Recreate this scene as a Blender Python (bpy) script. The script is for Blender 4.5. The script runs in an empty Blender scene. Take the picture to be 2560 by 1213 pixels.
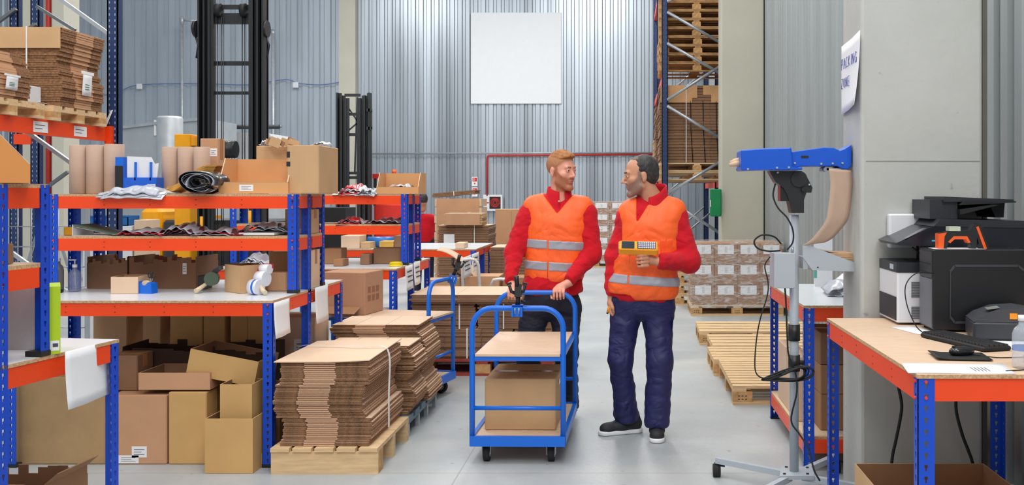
import bpy, math, random
import numpy as np
from mathutils import Vector, Matrix, noise as mnoise
random.seed(7)
sc = bpy.context.scene
COL = sc.collection
VX, VY, FP, CH = 1570.0, 485.0, 2500.0, 1.57
R = math.radians

def W(px, py, Y):
    return Vector(((px - VX) / FP * Y, Y, CH - (py - VY) / FP * Y))

def G(px, py, z=0.0):
    return W(px, py, (CH - z) * FP / (py - VY))

# ------------------------------------------------------------------ materials
def lin(c):
    o = []
    for v in c:
        v = v / 255.0
        o.append(v / 12.92 if v <= 0.04045 else ((v + 0.055) / 1.055) ** 2.4)
    return tuple(o) + (1.0,)

MATS = {}
def mat(name, col, rough=0.6, metal=0.0, var=0.08, scale=6.0, bump=0.0, bscale=80.0, stretch=(1, 1, 1), col2=None,
        alpha=None, trans=0.0, emit=None, spec=0.5, coat=0.0, rvar=0.0, sheen=0.0):
    if name in MATS:
        return MATS[name]
    m = bpy.data.materials.new(name)
    m.use_nodes = True
    nt = m.node_tree
    b = nt.nodes['Principled BSDF']
    b.inputs['Roughness'].default_value = rough
    b.inputs['Metallic'].default_value = metal
    b.inputs['Specular IOR Level'].default_value = spec
    b.inputs['Coat Weight'].default_value = coat
    if sheen:
        b.inputs['Sheen Weight'].default_value = sheen
        b.inputs['Sheen Roughness'].default_value = 0.5
    if trans:
        b.inputs['Transmission Weight'].default_value = trans
    if alpha is not None:
        b.inputs['Alpha'].default_value = alpha
    c = lin(col)
    tc = nt.nodes.new('ShaderNodeTexCoord')
    mp = nt.nodes.new('ShaderNodeMapping')
    mp.inputs['Scale'].default_value = stretch
    nt.links.new(tc.outputs['Object'], mp.inputs['Vector'])
    nz = nt.nodes.new('ShaderNodeTexNoise')
    nz.inputs['Scale'].default_value = scale
    nz.inputs['Detail'].default_value = 5.0
    nt.links.new(mp.outputs['Vector'], nz.inputs['Vector'])
    rp = nt.nodes.new('ShaderNodeValToRGB')
    rp.color_ramp.elements[0].position = 0.3
    rp.color_ramp.elements[1].position = 0.7
    if col2 is None:
        lo = tuple(max(0, v * (1 - var)) for v in c[:3]) + (1,)
        hi = tuple(min(1, v * (1 + var)) for v in c[:3]) + (1,)
    else:
        lo, hi = c, lin(col2)
    rp.color_ramp.elements[0].color = lo
    rp.color_ramp.elements[1].color = hi
    nt.links.new(nz.outputs['Fac'], rp.inputs['Fac'])
    nt.links.new(rp.outputs['Color'], b.inputs['Base Color'])
    if rvar:
        mr = nt.nodes.new('ShaderNodeMapRange')
        mr.inputs['To Min'].default_value = max(0.02, rough - rvar)
        mr.inputs['To Max'].default_value = min(1, rough + rvar)
        nt.links.new(nz.outputs['Fac'], mr.inputs['Value'])
        nt.links.new(mr.outputs['Result'], b.inputs['Roughness'])
    if bump:
        n2 = nt.nodes.new('ShaderNodeTexNoise')
        n2.inputs['Scale'].default_value = bscale
        n2.inputs['Detail'].default_value = 3.0
        nt.links.new(mp.outputs['Vector'], n2.inputs['Vector'])
        bp = nt.nodes.new('ShaderNodeBump')
        bp.inputs['Strength'].default_value = bump
        bp.inputs['Distance'].default_value = 0.01
        nt.links.new(n2.outputs['Fac'], bp.inputs['Height'])
        nt.links.new(bp.outputs['Normal'], b.inputs['Normal'])
    if emit is not None:
        b.inputs['Emission Color'].default_value = lin(emit[0])
        b.inputs['Emission Strength'].default_value = emit[1]
    MATS[name] = m
    return m

ORANGE = mat('orange_paint', (240, 70, 12), 0.42, var=0.05, scale=3, bump=0.03, bscale=30)
BLUE = mat('blue_paint', (0, 70, 196), 0.4, var=0.06, scale=4)
CBLUE = mat('cart_blue_paint', (8, 104, 214), 0.32, var=0.06, scale=4)
NAVY = mat('dark_blue_paint', (28, 52, 98), 0.5, var=0.08, scale=4)
RIVET = mat('red_rivet', (220, 60, 60), 0.4)
STEEL = mat('galvanised_steel', (176, 182, 188), 0.38, metal=0.55, var=0.1, scale=12)
GREYP = mat('grey_paint', (172, 180, 188), 0.4, var=0.04, scale=4)
LAM = mat('white_laminate', (226, 231, 236), 0.25, var=0.02, scale=3)
OSB = mat('chipboard', (196, 158, 118), 0.85, var=0.3, scale=120, bump=0.3, bscale=150)
OSBT = mat('chipboard_face', (214, 188, 156), 0.65, var=0.08, scale=6, stretch=(1, 3, 1))
PLY = mat('beech_ply', (214, 184, 156), 0.55, var=0.08, scale=5, stretch=(2, 12, 2))
KRAFT = mat('kraft_card', (198, 160, 118), 0.8, var=0.07, scale=3.5, bump=0.05, bscale=40)
KRAFTP = mat('kraft_card_pink', (196, 150, 114), 0.8, var=0.07, scale=3.5, bump=0.05, bscale=40)
KRAFTY = mat('kraft_card_ochre', (204, 163, 104), 0.75, var=0.07, scale=3.5, bump=0.04, bscale=40)
KRAFTL = mat('kraft_card_light', (220, 190, 162), 0.8, var=0.05, scale=3.5)
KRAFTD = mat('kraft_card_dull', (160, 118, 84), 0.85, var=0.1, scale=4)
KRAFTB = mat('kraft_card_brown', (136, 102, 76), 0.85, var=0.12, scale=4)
FLUTE = mat('fluted_card_edge', (146, 106, 74), 0.95, var=0.4, scale=60, bump=0.6, bscale=160)
TAPEB = mat('brown_tape', (176, 124, 78), 0.25, var=0.04)
TAPEC = mat('clear_tape', (222, 196, 160), 0.18, var=0.05)
WOOD = mat('pallet_wood', (216, 184, 140), 0.8, var=0.16, scale=9, stretch=(0.6, 6, 6), bump=0.1, bscale=50)
WOODE = mat('pallet_wood_end', (196, 152, 100), 0.85, var=0.25, scale=25)
WOODG = mat('pallet_wood_grey', (170, 146, 120), 0.85, var=0.2, scale=9, stretch=(0.6, 6, 6))
WOODR = mat('pallet_wood_red', (150, 62, 50), 0.8, var=0.15, scale=8)
PAPER = mat('white_paper', (236, 237, 240), 0.7, var=0.01)
INK = mat('dark_print', (70, 72, 80), 0.7)
BLACK = mat('black_plastic', (26, 27, 30), 0.42, var=0.1, scale=10)
BLACKM = mat('black_matt', (20, 21, 23), 0.65, var=0.1, scale=10)
DGREY = mat('dark_grey_plastic', (52, 54, 60), 0.45, var=0.06)
RUBBER = mat('black_rubber', (28, 28, 30), 0.8)
MASTM = mat('mast_black_steel', (44, 46, 48), 0.5, metal=0.3, var=0.2, scale=6, stretch=(4, 4, .5))
YEL = mat('yellow_paint', (250, 170, 10), 0.4, var=0.05)
WHITEP = mat('white_plastic', (226, 228, 232), 0.4, var=0.02)
STRAP = mat('white_strap', (226, 224, 222), 0.35)
CREAM = mat('cream_column_paint', (196, 194, 180), 0.8, var=0.04, scale=1.5, bump=0.04)
REDP = mat('red_pipe_paint', (186, 44, 40), 0.45)
WHITE_S = mat('sign_white', (236, 240, 243), 0.6, var=0.01)

# ------------------------------------------------------------------ mesh collector
class M:
    def __init__(s):
        s.v = []; s.f = []; s.m = []; s.s = []
    def add(s, vs, fs, m=0, smooth=False):
        o = len(s.v)
        s.v.extend([Vector(v) for v in vs])
        for f in fs:
            s.f.append(tuple(i + o for i in f)); s.m.append(m); s.s.append(smooth)
        return s
    def box(s, x0, x1, y0, y1, z0, z1, m=0, mt=None, mtop=None):
        if x0 > x1: x0, x1 = x1, x0
        if y0 > y1: y0, y1 = y1, y0
        if z0 > z1: z0, z1 = z1, z0
        vs = [(x0, y0, z0), (x1, y0, z0), (x1, y1, z0), (x0, y1, z0), (x0, y0, z1), (x1, y0, z1), (x1, y1, z1), (x0, y1, z1)]
        if mt is not None:
            vs = [mt @ Vector(v) for v in vs]
        s.add(vs, [(0, 3, 2, 1)], m)
        o = len(s.v) - 8
        for k, f in enumerate([(4, 5, 6, 7), (0, 1, 5, 4), (1, 2, 6, 5), (2, 3, 7, 6), (3, 0, 4, 7)]):
            s.f.append(tuple(i + o for i in f)); s.m.append(mtop if (k == 0 and mtop is not None) else m); s.s.append(False)
        return s
    def cbox(s, c, d, m=0, rx=0, ry=0, rz=0, mtop=None):
        mt = Matrix.Translation(c) @ Matrix.Rotation(rz, 4, 'Z') @ Matrix.Rotation(ry, 4, 'Y') @ Matrix.Rotation(rx, 4, 'X')
        return s.box(-d[0] / 2, d[0] / 2, -d[1] / 2, d[1] / 2, -d[2] / 2, d[2] / 2, m, mt, mtop)
    def rbox(s, x0, x1, y0, y1, z0, z1, r=0.01, m=0, n=3, mt=None):
        """box with rounded vertical edges and a small chamfer on top and bottom"""
        pts = []
        for cx, cy, a0 in ((x1 - r, y0 + r, -90), (x1 - r, y1 - r, 0), (x0 + r, y1 - r, 90), (x0 + r, y0 + r, 180)):
            for k in range(n + 1):
                a = R(a0 + 90 * k / n)
                pts.append((cx, cy, math.cos(a), math.sin(a)))
        c = min(r * 0.6, (z1 - z0) * 0.3)
        lv = [(z0, r - c), (z0 + c, r), (z1 - c, r), (z1, r - c)]
        vs = []
        for z, rr in lv:
            for cx, cy, ca, sa in pts:
                vs.append((cx + ca * rr, cy + sa * rr, z))
        if mt is not None: vs = [mt @ Vector(v) for v in vs]
        N = len(pts); fs = []
        for l in range(3):
            for k in range(N):
                k2 = (k + 1) % N
                fs.append((l * N + k, l * N + k2, (l + 1) * N + k2, (l + 1) * N + k))
        s.add(vs, fs, m, False)
        o = len(s.v) - len(vs)
        s.f.append(tuple(o + i for i in range(N - 1, -1, -1))); s.m.append(m); s.s.append(False)
        s.f.append(tuple(o + 3 * N + i for i in range(N))); s.m.append(m); s.s.append(False)
        return s
    def bar(s, p, q, w, h, m=0, up=(0, 0, 1)):
        p, q = Vector(p), Vector(q); d = (q - p); L = d.length; d.normalize()
        u = Vector(up)
        if abs(d.dot(u)) > 0.98: u = Vector((0, 1, 0))
        a = d.cross(u).normalized(); b = a.cross(d).normalized()
        vs = []
        for t in (p, q):
            for sa, sb in ((-1, -1), (1, -1), (1, 1), (-1, 1)):
                vs.append(t + a * sa * w / 2 + b * sb * h / 2)
        s.add(vs, [(3, 2, 1, 0), (4, 5, 6, 7), (0, 1, 5, 4), (1, 2, 6, 5), (2, 3, 7, 6), (3, 0, 4, 7)], m)
        return s
    def cyl(s, p, q, r, r2=None, n=16, m=0, caps=True):
        r2 = r if r2 is None else r2
        p, q = Vector(p), Vector(q); d = (q - p).normalized()
        u = Vector((0, 0, 1)) if abs(d.z) < 0.9 else Vector((0, 1, 0))
        a = d.cross(u).normalized(); b = d.cross(a).normalized()
        vs = []
        for t, rr in ((p, r), (q, r2)):
            for k in range(n):
                an = 2 * math.pi * k / n
                vs.append(t + a * math.cos(an) * rr + b * math.sin(an) * rr)
        s.add(vs, [(k, k + n, (k + 1) % n + n, (k + 1) % n) for k in range(n)], m, True)
        if caps:
            o = len(s.v) - 2 * n
            s.f.append(tuple(o + k for k in range(n))); s.m.append(m); s.s.append(False)
            s.f.append(tuple(o + n + k for k in range(n - 1, -1, -1))); s.m.append(m); s.s.append(False)
        return s
    def tube(s, pts, r, n=10, m=0, caps=True, flat=None):
        pts = [Vector(p) for p in pts]
        N = len(pts); rings = []
        prev = None
        for i, p in enumerate(pts):
            d = (pts[min(i + 1, N - 1)] - pts[max(i - 1, 0)]).normalized()
            if prev is None:
                u = Vector((0, 0, 1)) if abs(d.z) < 0.9 else Vector((0, 1, 0))
                a = d.cross(u).normalized()
            else:
                a = (prev - d * prev.dot(d)).normalized()
            prev = a
            b = d.cross(a).normalized()
            rr = r[i] if isinstance(r, (list, tuple)) else r
            for k in range(n):
                an = 2 * math.pi * k / n
                rings.append(p + a * math.cos(an) * rr + b * math.sin(an) * rr * (flat or 1))
        fs = []
        for i in range(N - 1):
            for k in range(n):
                k2 = (k + 1) % n
                fs.append((i * n + k, i * n + k2, (i + 1) * n + k2, (i + 1) * n + k))
        s.add(rings, fs, m, True)
        if caps:
            o = len(s.v) - N * n
            s.f.append(tuple(o + k for k in range(n - 1, -1, -1))); s.m.append(m); s.s.append(False)
            s.f.append(tuple(o + (N - 1) * n + k for k in range(n))); s.m.append(m); s.s.append(False)
        return s
    def lathe(s, prof, c=(0, 0, 0), n=20, m=0, mt=None):
        c = Vector(c); vs = []
        for r, z in prof:
            for k in range(n):
                an = 2 * math.pi * k / n
                v = Vector((math.cos(an) * r, math.sin(an) * r, z))
                if mt is not None: v = mt @ v
                vs.append(c + v)
        fs = []
        for i in range(len(prof) - 1):
            for k in range(n):
                k2 = (k + 1) % n
                fs.append((i * n + k, i * n + k2, (i + 1) * n + k2, (i + 1) * n + k))
        s.add(vs, fs, m, True)
        o = len(s.v) - len(vs)
        s.f.append(tuple(o + k for k in range(n - 1, -1, -1))); s.m.append(m); s.s.append(False)
        s.f.append(tuple(o + (len(prof) - 1) * n + k for k in range(n))); s.m.append(m); s.s.append(False)
        return s
    def prism(s, poly, a0, a1, axis='y', m=0, mt=None):
        """poly of 2d points; axis y -> (x,z) extruded along y; x -> (y,z); z -> (x,y)"""
        def P(u, v, t):
            if axis == 'y': return (u, t, v)
            if axis == 'x': return (t, u, v)
            return (u, v, t)
        n = len(poly)
        vs = [P(u, v, a0) for u, v in poly] + [P(u, v, a1) for u, v in poly]
        if mt is not None: vs = [mt @ Vector(v) for v in vs]
        s.add(vs, [tuple(range(n)), tuple(range(2 * n - 1, n - 1, -1))] + [(k, k + n, (k + 1) % n + n, (k + 1) % n) for k in range(n)], m)
        return s
    def sheet(s, pts_fn, nu, nv, th=0.002, m=0, smooth=True):
        """thick sheet from fn(u,v)->point, u,v in 0..1"""
        P = [[Vector(pts_fn(i / nu, j / nv)) for j in range(nv + 1)] for i in range(nu + 1)]
        top = []; bot = []
        for i in range(nu + 1):
            for j in range(nv + 1):
                a = P[min(i + 1, nu)][j] - P[max(i - 1, 0)][j]
                b = P[i][min(j + 1, nv)] - P[i][max(j - 1, 0)]
                nn = a.cross(b)
                nn = nn.normalized() if nn.length > 1e-12 else Vector((0, 0, 1))
                top.append(P[i][j] + nn * th / 2); bot.append(P[i][j] - nn * th / 2)
        K = (nu + 1) * (nv + 1)
        idx = lambda i, j: i * (nv + 1) + j
        fs = []
        for i in range(nu):
            for j in range(nv):
                q = (idx(i, j), idx(i + 1, j), idx(i + 1, j + 1), idx(i, j + 1))
                fs.append(q); fs.append(tuple(K + t for t in reversed(q)))
        s.add(top + bot, fs, m, smooth)
        o = len(s.v) - 2 * K
        ring = [idx(i, 0) for i in range(nu + 1)] + [idx(nu, j) for j in range(1, nv + 1)] + [idx(i, nv) for i in range(nu - 1, -1, -1)] + [idx(0, j) for j in range(nv - 1, 0, -1)]
        for k in range(len(ring)):
            a, b = ring[k], ring[(k + 1) % len(ring)]
            s.f.append((o + a, o + K + a, o + K + b, o + b)); s.m.append(m); s.s.append(False)
        return s
    def ell(s, c, r, m=0, n=12, rz=0, mt=None):
        vs = []; L = n // 2 + 2
        for i in range(L + 1):
            th = math.pi * i / L
            for k in range(n):
                an = 2 * math.pi * k / n
                v = Vector((math.sin(th) * math.cos(an) * r[0], math.sin(th) * math.sin(an) * r[1], math.cos(th) * r[2]))
                if mt is not None: v = mt @ v
                vs.append(Vector(c) + v)
        s.add(vs, [(i * n + k, (i + 1) * n + k, (i + 1) * n + (k + 1) % n, i * n + (k + 1) % n) for i in range(L) for k in range(n)], m, True)
        return s
    def build(s, name, mats, parent=None, loc=(0, 0, 0), rz=0.0, world=False, bevel=0.0, jit=0.0):
        mats = mats if isinstance(mats, (list, tuple)) else [mats]
        me = bpy.data.meshes.new(name)
        vs = s.v
        org = Vector(loc)
        if world:
            if parent is not None:
                pl, pr = WLD.get(parent.name, (Vector((0, 0, 0)), 0.0))
                inv = Matrix.Rotation(-pr, 4, 'Z')
                vs = [inv @ (v - pl) for v in vs]
            else:
                vs = [v - org for v in vs]
        if jit:
            vs = [v + Vector((random.uniform(-jit, jit), random.uniform(-jit, jit), random.uniform(-jit, jit))) for v in vs]
        me.from_pydata([tuple(v) for v in vs], [], s.f)
        for mm in mats: me.materials.append(mm)
        me.polygons.foreach_set('material_index', s.m)
        me.polygons.foreach_set('use_smooth', s.s)
        me.update()
        me.validate()
        o = bpy.data.objects.new(name, me)
        COL.objects.link(o)
        if parent is not None:
            o.parent = parent
            if not world: o.location = org; o.rotation_euler = (0, 0, rz)
            WLD[o.name] = WLD.get(parent.name, (Vector((0, 0, 0)), 0.0))
        else:
            o.location = org; o.rotation_euler = (0, 0, rz)
            WLD[o.name] = (org.copy(), rz)
        if bevel:
            b = o.modifiers.new('bevel', 'BEVEL'); b.width = bevel; b.segments = 2; b.limit_method = 'ANGLE'; b.angle_limit = R(40)
        return o
WLD = {}

def tag(o, label, cat, group=None, kind=None):
    o['label'] = label; o['category'] = cat
    if group: o['group'] = group
    if kind: o['kind'] = kind
    return o

def struct(o):
    o['kind'] = 'structure'
    return o

def thing(name, label, cat, loc=(0, 0, 0), rz=0.0, group=None):
    o = bpy.data.objects.new(name, None)
    o.empty_display_size = 0.05
    COL.objects.link(o)
    o.location = loc; o.rotation_euler = (0, 0, rz)
    WLD[o.name] = (Vector(loc), rz)
    return tag(o, label, cat, group)

def kids(o):
    return [c for c in list(COL.objects) if c.parent == o]

def dup(root, loc, rz, label=None, group=None):
    r = root.copy(); COL.objects.link(r); r.location = loc; r.rotation_euler = (0, 0, rz)
    WLD[r.name] = (Vector(loc), rz)
    if label: r['label'] = label
    if group: r['group'] = group
    for ch in root.children:
        c = ch.copy(); COL.objects.link(c); c.parent = r
        for g in ch.children:
            d = g.copy(); COL.objects.link(d); d.parent = c
    return r

def curve_pts(ctrl, n=8):
    """Catmull-Rom through control points"""
    c = [Vector(p) for p in ctrl]
    c = [2 * c[0] - c[1]] + c + [2 * c[-1] - c[-2]]
    out = []
    for i in range(1, len(c) - 2):
        p0, p1, p2, p3 = c[i - 1], c[i], c[i + 1], c[i + 2]
        for k in range(n):
            t = k / n
            out.append(0.5 * ((2 * p1) + (p2 - p0) * t + (2 * p0 - 5 * p1 + 4 * p2 - p3) * t * t + (3 * p1 - p0 - 3 * p2 + p3) * t ** 3))
    out.append(c[-2])
    return out

# ------------------------------------------------------------------ camera, light
cam = bpy.data.cameras.new('camera')
camo = bpy.data.objects.new('camera', cam); COL.objects.link(camo)
camo.location = (0, 0, CH); camo.rotation_euler = (R(90), 0, 0)
cam.sensor_width = 36.0; cam.sensor_fit = 'HORIZONTAL'
cam.lens = FP / 2560 * 36.0
cam.shift_x = (1280 - VX) / 2560
cam.shift_y = -(606.5 - VY) / 2560
cam.clip_end = 200
sc.camera = camo
sc.view_settings.view_transform = 'Standard'
sc.view_settings.look = 'None'
sc.view_settings.gamma = 1.0
sc.view_settings.exposure = 0.1
sc.view_settings.use_curve_mapping = False
w = bpy.data.worlds.new('world'); sc.world = w; w.use_nodes = True
bg = w.node_tree.nodes['Background']
bg.inputs['Color'].default_value = (0.93, 0.97, 1.0, 1)
bg.inputs['Strength'].default_value = 0.56
def area(name, loc, sx, sy, power, rot=(0, 0, 0), col=(1, 0.98, 0.95)):
    l = bpy.data.lights.new(name, 'AREA'); l.shape = 'RECTANGLE'; l.size = sx; l.size_y = sy; l.energy = power; l.color = col
    o = bpy.data.objects.new(name, l); COL.objects.link(o); o.location = loc; o.rotation_euler = rot
    return o
for i, (x, y) in enumerate([(-6, 5), (-1.2, 5.5), (1.0, 2.5), (-4, 12), (0.2, 12), (-7, 19), (-1, 20), (3, 8), (-3, -1.5), (2, -2), (-1, -5), (3, -6)]):
    area('ceiling_and_fill_lamp', (x, y, 8.5), 1.6, 4.0, (150 if y > 0 else 150) if y < 15 else 460, rot=(R(38) if y < 0 else 0, 0, 0))  # unseen overhead lamps; tilted ones behind the camera are fill added for front faces

# ------------------------------------------------------------------ setting
def concrete(name, col, col2, joints=False, rough=0.55, spots=True, sc1=0.9):
    m = bpy.data.materials.new(name); m.use_nodes = True; nt = m.node_tree; b = nt.nodes['Principled BSDF']
    tc = nt.nodes.new('ShaderNodeTexCoord')
    n1 = nt.nodes.new('ShaderNodeTexNoise'); n1.inputs['Scale'].default_value = sc1; n1.inputs['Detail'].default_value = 9; n1.inputs['Roughness'].default_value = 0.65
    nt.links.new(tc.outputs['Object'], n1.inputs['Vector'])
    rp = nt.nodes.new('ShaderNodeValToRGB'); rp.color_ramp.elements[0].position = 0.35; rp.color_ramp.elements[1].position = 0.68
    rp.color_ramp.elements[0].color = lin(col); rp.color_ramp.elements[1].color = lin(col2)
    nt.links.new(n1.outputs['Fac'], rp.inputs['Fac'])
    last = rp.outputs['Color']
    def mul(last, fac, colr):
        mx = nt.nodes.new('ShaderNodeMix'); mx.data_type = 'RGBA'
        nt.links.new(fac, mx.inputs[0]); nt.links.new(last, mx.inputs[6]); mx.inputs[7].default_value = lin(colr)
        return mx.outputs[2]
    if spots:
        n2 = nt.nodes.new('ShaderNodeTexNoise'); n2.inputs['Scale'].default_value = 14; n2.inputs['Detail'].default_value = 2
        nt.links.new(tc.outputs['Object'], n2.inputs['Vector'])
        r2 = nt.nodes.new('ShaderNodeValToRGB'); r2.color_ramp.elements[0].position = 0.70; r2.color_ramp.elements[1].position = 0.76
        r2.color_ramp.elements[1].color = (0.45, 0.45, 0.45, 1)
        nt.links.new(n2.outputs['Fac'], r2.inputs['Fac'])
        last = mul(last, r2.outputs['Color'], (110, 106, 98))
        n3 = nt.nodes.new('ShaderNodeTexNoise'); n3.inputs['Scale'].default_value = 0.35; n3.inputs['Detail'].default_value = 6
        mp = nt.nodes.new('ShaderNodeMapping'); mp.inputs['Scale'].default_value = (1, 2.4, 1)
        nt.links.new(tc.outputs['Object'], mp.inputs['Vector']); nt.links.new(mp.outputs['Vector'], n3.inputs['Vector'])
        r3 = nt.nodes.new('ShaderNodeValToRGB'); r3.color_ramp.elements[0].position = 0.5; r3.color_ramp.elements[1].position = 0.75
        r3.color_ramp.elements[1].color = (0.35, 0.35, 0.35, 1)
        nt.links.new(n3.outputs['Fac'], r3.inputs['Fac'])
        last = mul(last, r3.outputs['Color'], (212, 205, 192))
    if joints:
        sp = nt.nodes.new('ShaderNodeSeparateXYZ'); nt.links.new(tc.outputs['Object'], sp.inputs[0])
        def line(sock, pos, hw):
            s1 = nt.nodes.new('ShaderNodeMath'); s1.operation = 'SUBTRACT'; nt.links.new(sock, s1.inputs[0]); s1.inputs[1].default_value = pos
            s2 = nt.nodes.new('ShaderNodeMath'); s2.operation = 'ABSOLUTE'; nt.links.new(s1.outputs[0], s2.inputs[0])
            s3 = nt.nodes.new('ShaderNodeMath'); s3.operation = 'LESS_THAN'; nt.links.new(s2.outputs[0], s3.inputs[0]); s3.inputs[1].default_value = hw
            return s3.outputs[0]
        for sock, pos in ((sp.outputs['Y'], 5.62), (sp.outputs['Y'], 9.6), (sp.outputs['Y'], 13.9), (sp.outputs['X'], -0.95)):
            s = line(sock, pos, 0.004)
            ms = nt.nodes.new('ShaderNodeMath'); ms.operation = 'MULTIPLY'; nt.links.new(s, ms.inputs[0]); ms.inputs[1].default_value = 0.55
            last = mul(last, ms.outputs[0], (120, 120, 118))
    nt.links.new(last, b.inputs['Base Color'])
    mr = nt.nodes.new('ShaderNodeMapRange'); mr.inputs['To Min'].default_value = rough - 0.12; mr.inputs['To Max'].default_value = rough + 0.1
    nt.links.new(n1.outputs['Fac'], mr.inputs['Value']); nt.links.new(mr.outputs['Result'], b.inputs['Roughness'])
    bp = nt.nodes.new('ShaderNodeBump'); bp.inputs['Strength'].default_value = 0.12; bp.inputs['Distance'].default_value = 0.01
    n4 = nt.nodes.new('ShaderNodeTexNoise'); n4.inputs['Scale'].default_value = 30; n4.inputs['Detail'].default_value = 5
    nt.links.new(tc.outputs['Object'], n4.inputs['Vector']); nt.links.new(n4.outputs['Fac'], bp.inputs['Height']); nt.links.new(bp.outputs['Normal'], b.inputs['Normal'])
    return m
FLOORM = concrete('polished_concrete_floor', (158, 164, 168), (182, 187, 188), joints=True, rough=0.42)
PILLARM = concrete('cast_concrete', (178, 179, 174), (192, 193, 189), rough=0.85)

f = M().box(-15, 8, -3, 31, -0.12, 0).build('floor', FLOORM); struct(f)

def corrugated(name, p0, p1, z0, z1, pitch, depth, m, top=0.55):
    """trapezoid sheet running p0->p1 on plan, ribs towards the left-hand normal"""
    p0, p1 = Vector((p0[0], p0[1], 0)), Vector((p1[0], p1[1], 0))
    d = (p1 - p0); L = d.length; d.normalize(); nrm = Vector((d.y, -d.x, 0))
    prof = []; n = int(L / pitch) + 1
    for k in range(n):
        b = k * pitch
        for t, h in ((0.0, 0), (0.30, 0), (0.40, 1), (0.90, 1)):
            x = b + t * pitch
            if x <= L: prof.append((x, h * depth))
    prof.append((L, 0))
    vs = []
    for x, h in prof:
        q = p0 + d * x + nrm * h
        vs.append((q.x, q.y, z0)); vs.append((q.x, q.y, z1))
    bo = len(vs)
    for x, h in prof:
        q = p0 + d * x - nrm * 0.06
        vs.append((q.x, q.y, z0)); vs.append((q.x, q.y, z1))
    fs = []
    for k in range(len(prof) - 1):
        fs.append((2 * k, 2 * k + 2, 2 * k + 3, 2 * k + 1))
    mm = M().add(vs, fs, 0)
    K = len(prof) - 1
    mm.add([], [], 0)
    mm.f.append((bo, bo + 1, bo + 2 * K + 1, bo + 2 * K)); mm.m.append(0); mm.s.append(False)
    return struct(mm.build(name, m))
WALLM = mat('galvanised_wall_sheet', (172, 181, 190), 0.34, metal=0.6, var=0.26, scale=1.0, stretch=(2.6, 2.6, 0.10), rvar=0.12)
WALLG = mat('grey_wall_sheet', (166, 173, 174), 0.45, metal=0.45, var=0.1, scale=1.5, stretch=(2, 2, 0.2))
WALLL = mat('light_wall_sheet', (178, 188, 198), 0.42, metal=0.4, var=0.1, scale=1.2, stretch=(2.2, 2.2, 0.25), rvar=0.1)
corrugated('wall_back', (-7.4, 27.0), (6.5, 27.0), 0, 8.6, 0.21, 0.032, WALLM)
corrugated('wall_back_left', (-17.0, 27.0), (-7.4, 27.0), 0, 8.6, 0.30, 0.045, WALLL)
corrugated('wall_left', (-16.4, 11.0), (-16.4, 27.0), 0, 8.6, 0.27, 0.04, WALLL)
corrugated('wall_right', (2.10, 27.0), (2.10, 3.2), 0, 8.6, 0.20, 0.045, WALLG)
struct(M().box(-7.72, -7.28, 26.70, 26.94, 0, 8.6).build('column', CREAM))
# cream columns on the left behind the racking
struct(M().box(-8.52, -8.22, 14.0, 14.4, 0, 8.6).build('column', CREAM))
struct(M().box(-8.06, -7.90, 14.0, 14.4, 0, 8.6).build('column', CREAM))
# far right column and near concrete pillar
c1 = M(); c1.rbox(1.40, 2.04, 15.0, 15.5, 0, 8.6, 0.02)
struct(c1.build('column', mat('column_beige', (188, 187, 172), 0.8, var=0.05, scale=1.2, bump=0.03)))
pl = M(); pl.rbox(1.163, 1.775, 5.0, 5.42, 0, 6.0, 0.018, n=2)
struct(pl.build('column', PILLARM))
struct(M().box(1.776, 1.80, 5.01, 5.06, 0, 6.0).build('trim_1', mat('seam_dark', (96, 94, 86), 0.9)))
# pour line and casting marks on the near pillar
struct(M().box(1.19, 1.76, 4.9985, 5.001, 1.732, 1.736).build('trim_2', mat('pour_line', (150, 148, 140), .9)))
# ------------------------------------------------------------------ racking
HOLE = 0.04
def flange(m, c, du, dn, w, z0, z1, holes=True, t=0.003, mi=0):
    """vertical strip from corner c=(x,y) along du (2d unit), thickness along dn, with punched slots"""
    c = Vector((c[0], c[1])); du = Vector(du); dn = Vector(dn)
    def piece(u0, u1, a0, a1):
        p = [c + du * u0, c + du * u1, c + du * u1 + dn * t, c + du * u0 + dn * t]
        vs = [(q.x, q.y, a0) for q in p] + [(q.x, q.y, a1) for q in p]
        m.add(vs, [(0, 3, 2, 1), (4, 5, 6, 7), (0, 1, 5, 4), (1, 2, 6, 5), (2, 3, 7, 6), (3, 0, 4, 7)], mi)
    if not holes:
        piece(0, w, z0, z1); return
    h0, h1 = w * 0.5 - 0.006, w * 0.5 + 0.006
    piece(0, h0, z0, z1); piece(h1, w, z0, z1)
    z = z0; k = math.ceil((z0 + 0.01) / HOLE)
    while z < z1 - 1e-6:
        hz = k * HOLE
        a = min(hz - 0.011, z1)
        if a > z: piece(h0, h1, z, a)
        if hz + 0.011 > z1: break
        # narrow lower half of the teardrop
        piece(h0, h0 + 0.003, hz - 0.011, hz); piece(h1 - 0.003, h1, hz - 0.011, hz)
        z = hz + 0.011; k += 1

def upright(root, x, y, sx, sy, z0, z1, mt, cap=True, plain=False, w=0.058):
    m = M()
    flange(m, (x, y), (sx, 0), (0, sy), w, z0, z1)
    flange(m, (x, y), (0, sy), (sx, 0), 0.045, z0, z1)
    if plain:
        m.box(x, x + sx * 0.045, y, y - sy * 0.012, z0, z1)
    o = m.build('upright', mt, root)
    if cap:
        k = M(); k.box(x - sx * 0.003, x + sx * (w + .004), y - sy * 0.003, y + sy * 0.05, z0, z0 + 0.02)
        k.build('foot_cap', BLACK, o)
    return o

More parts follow.
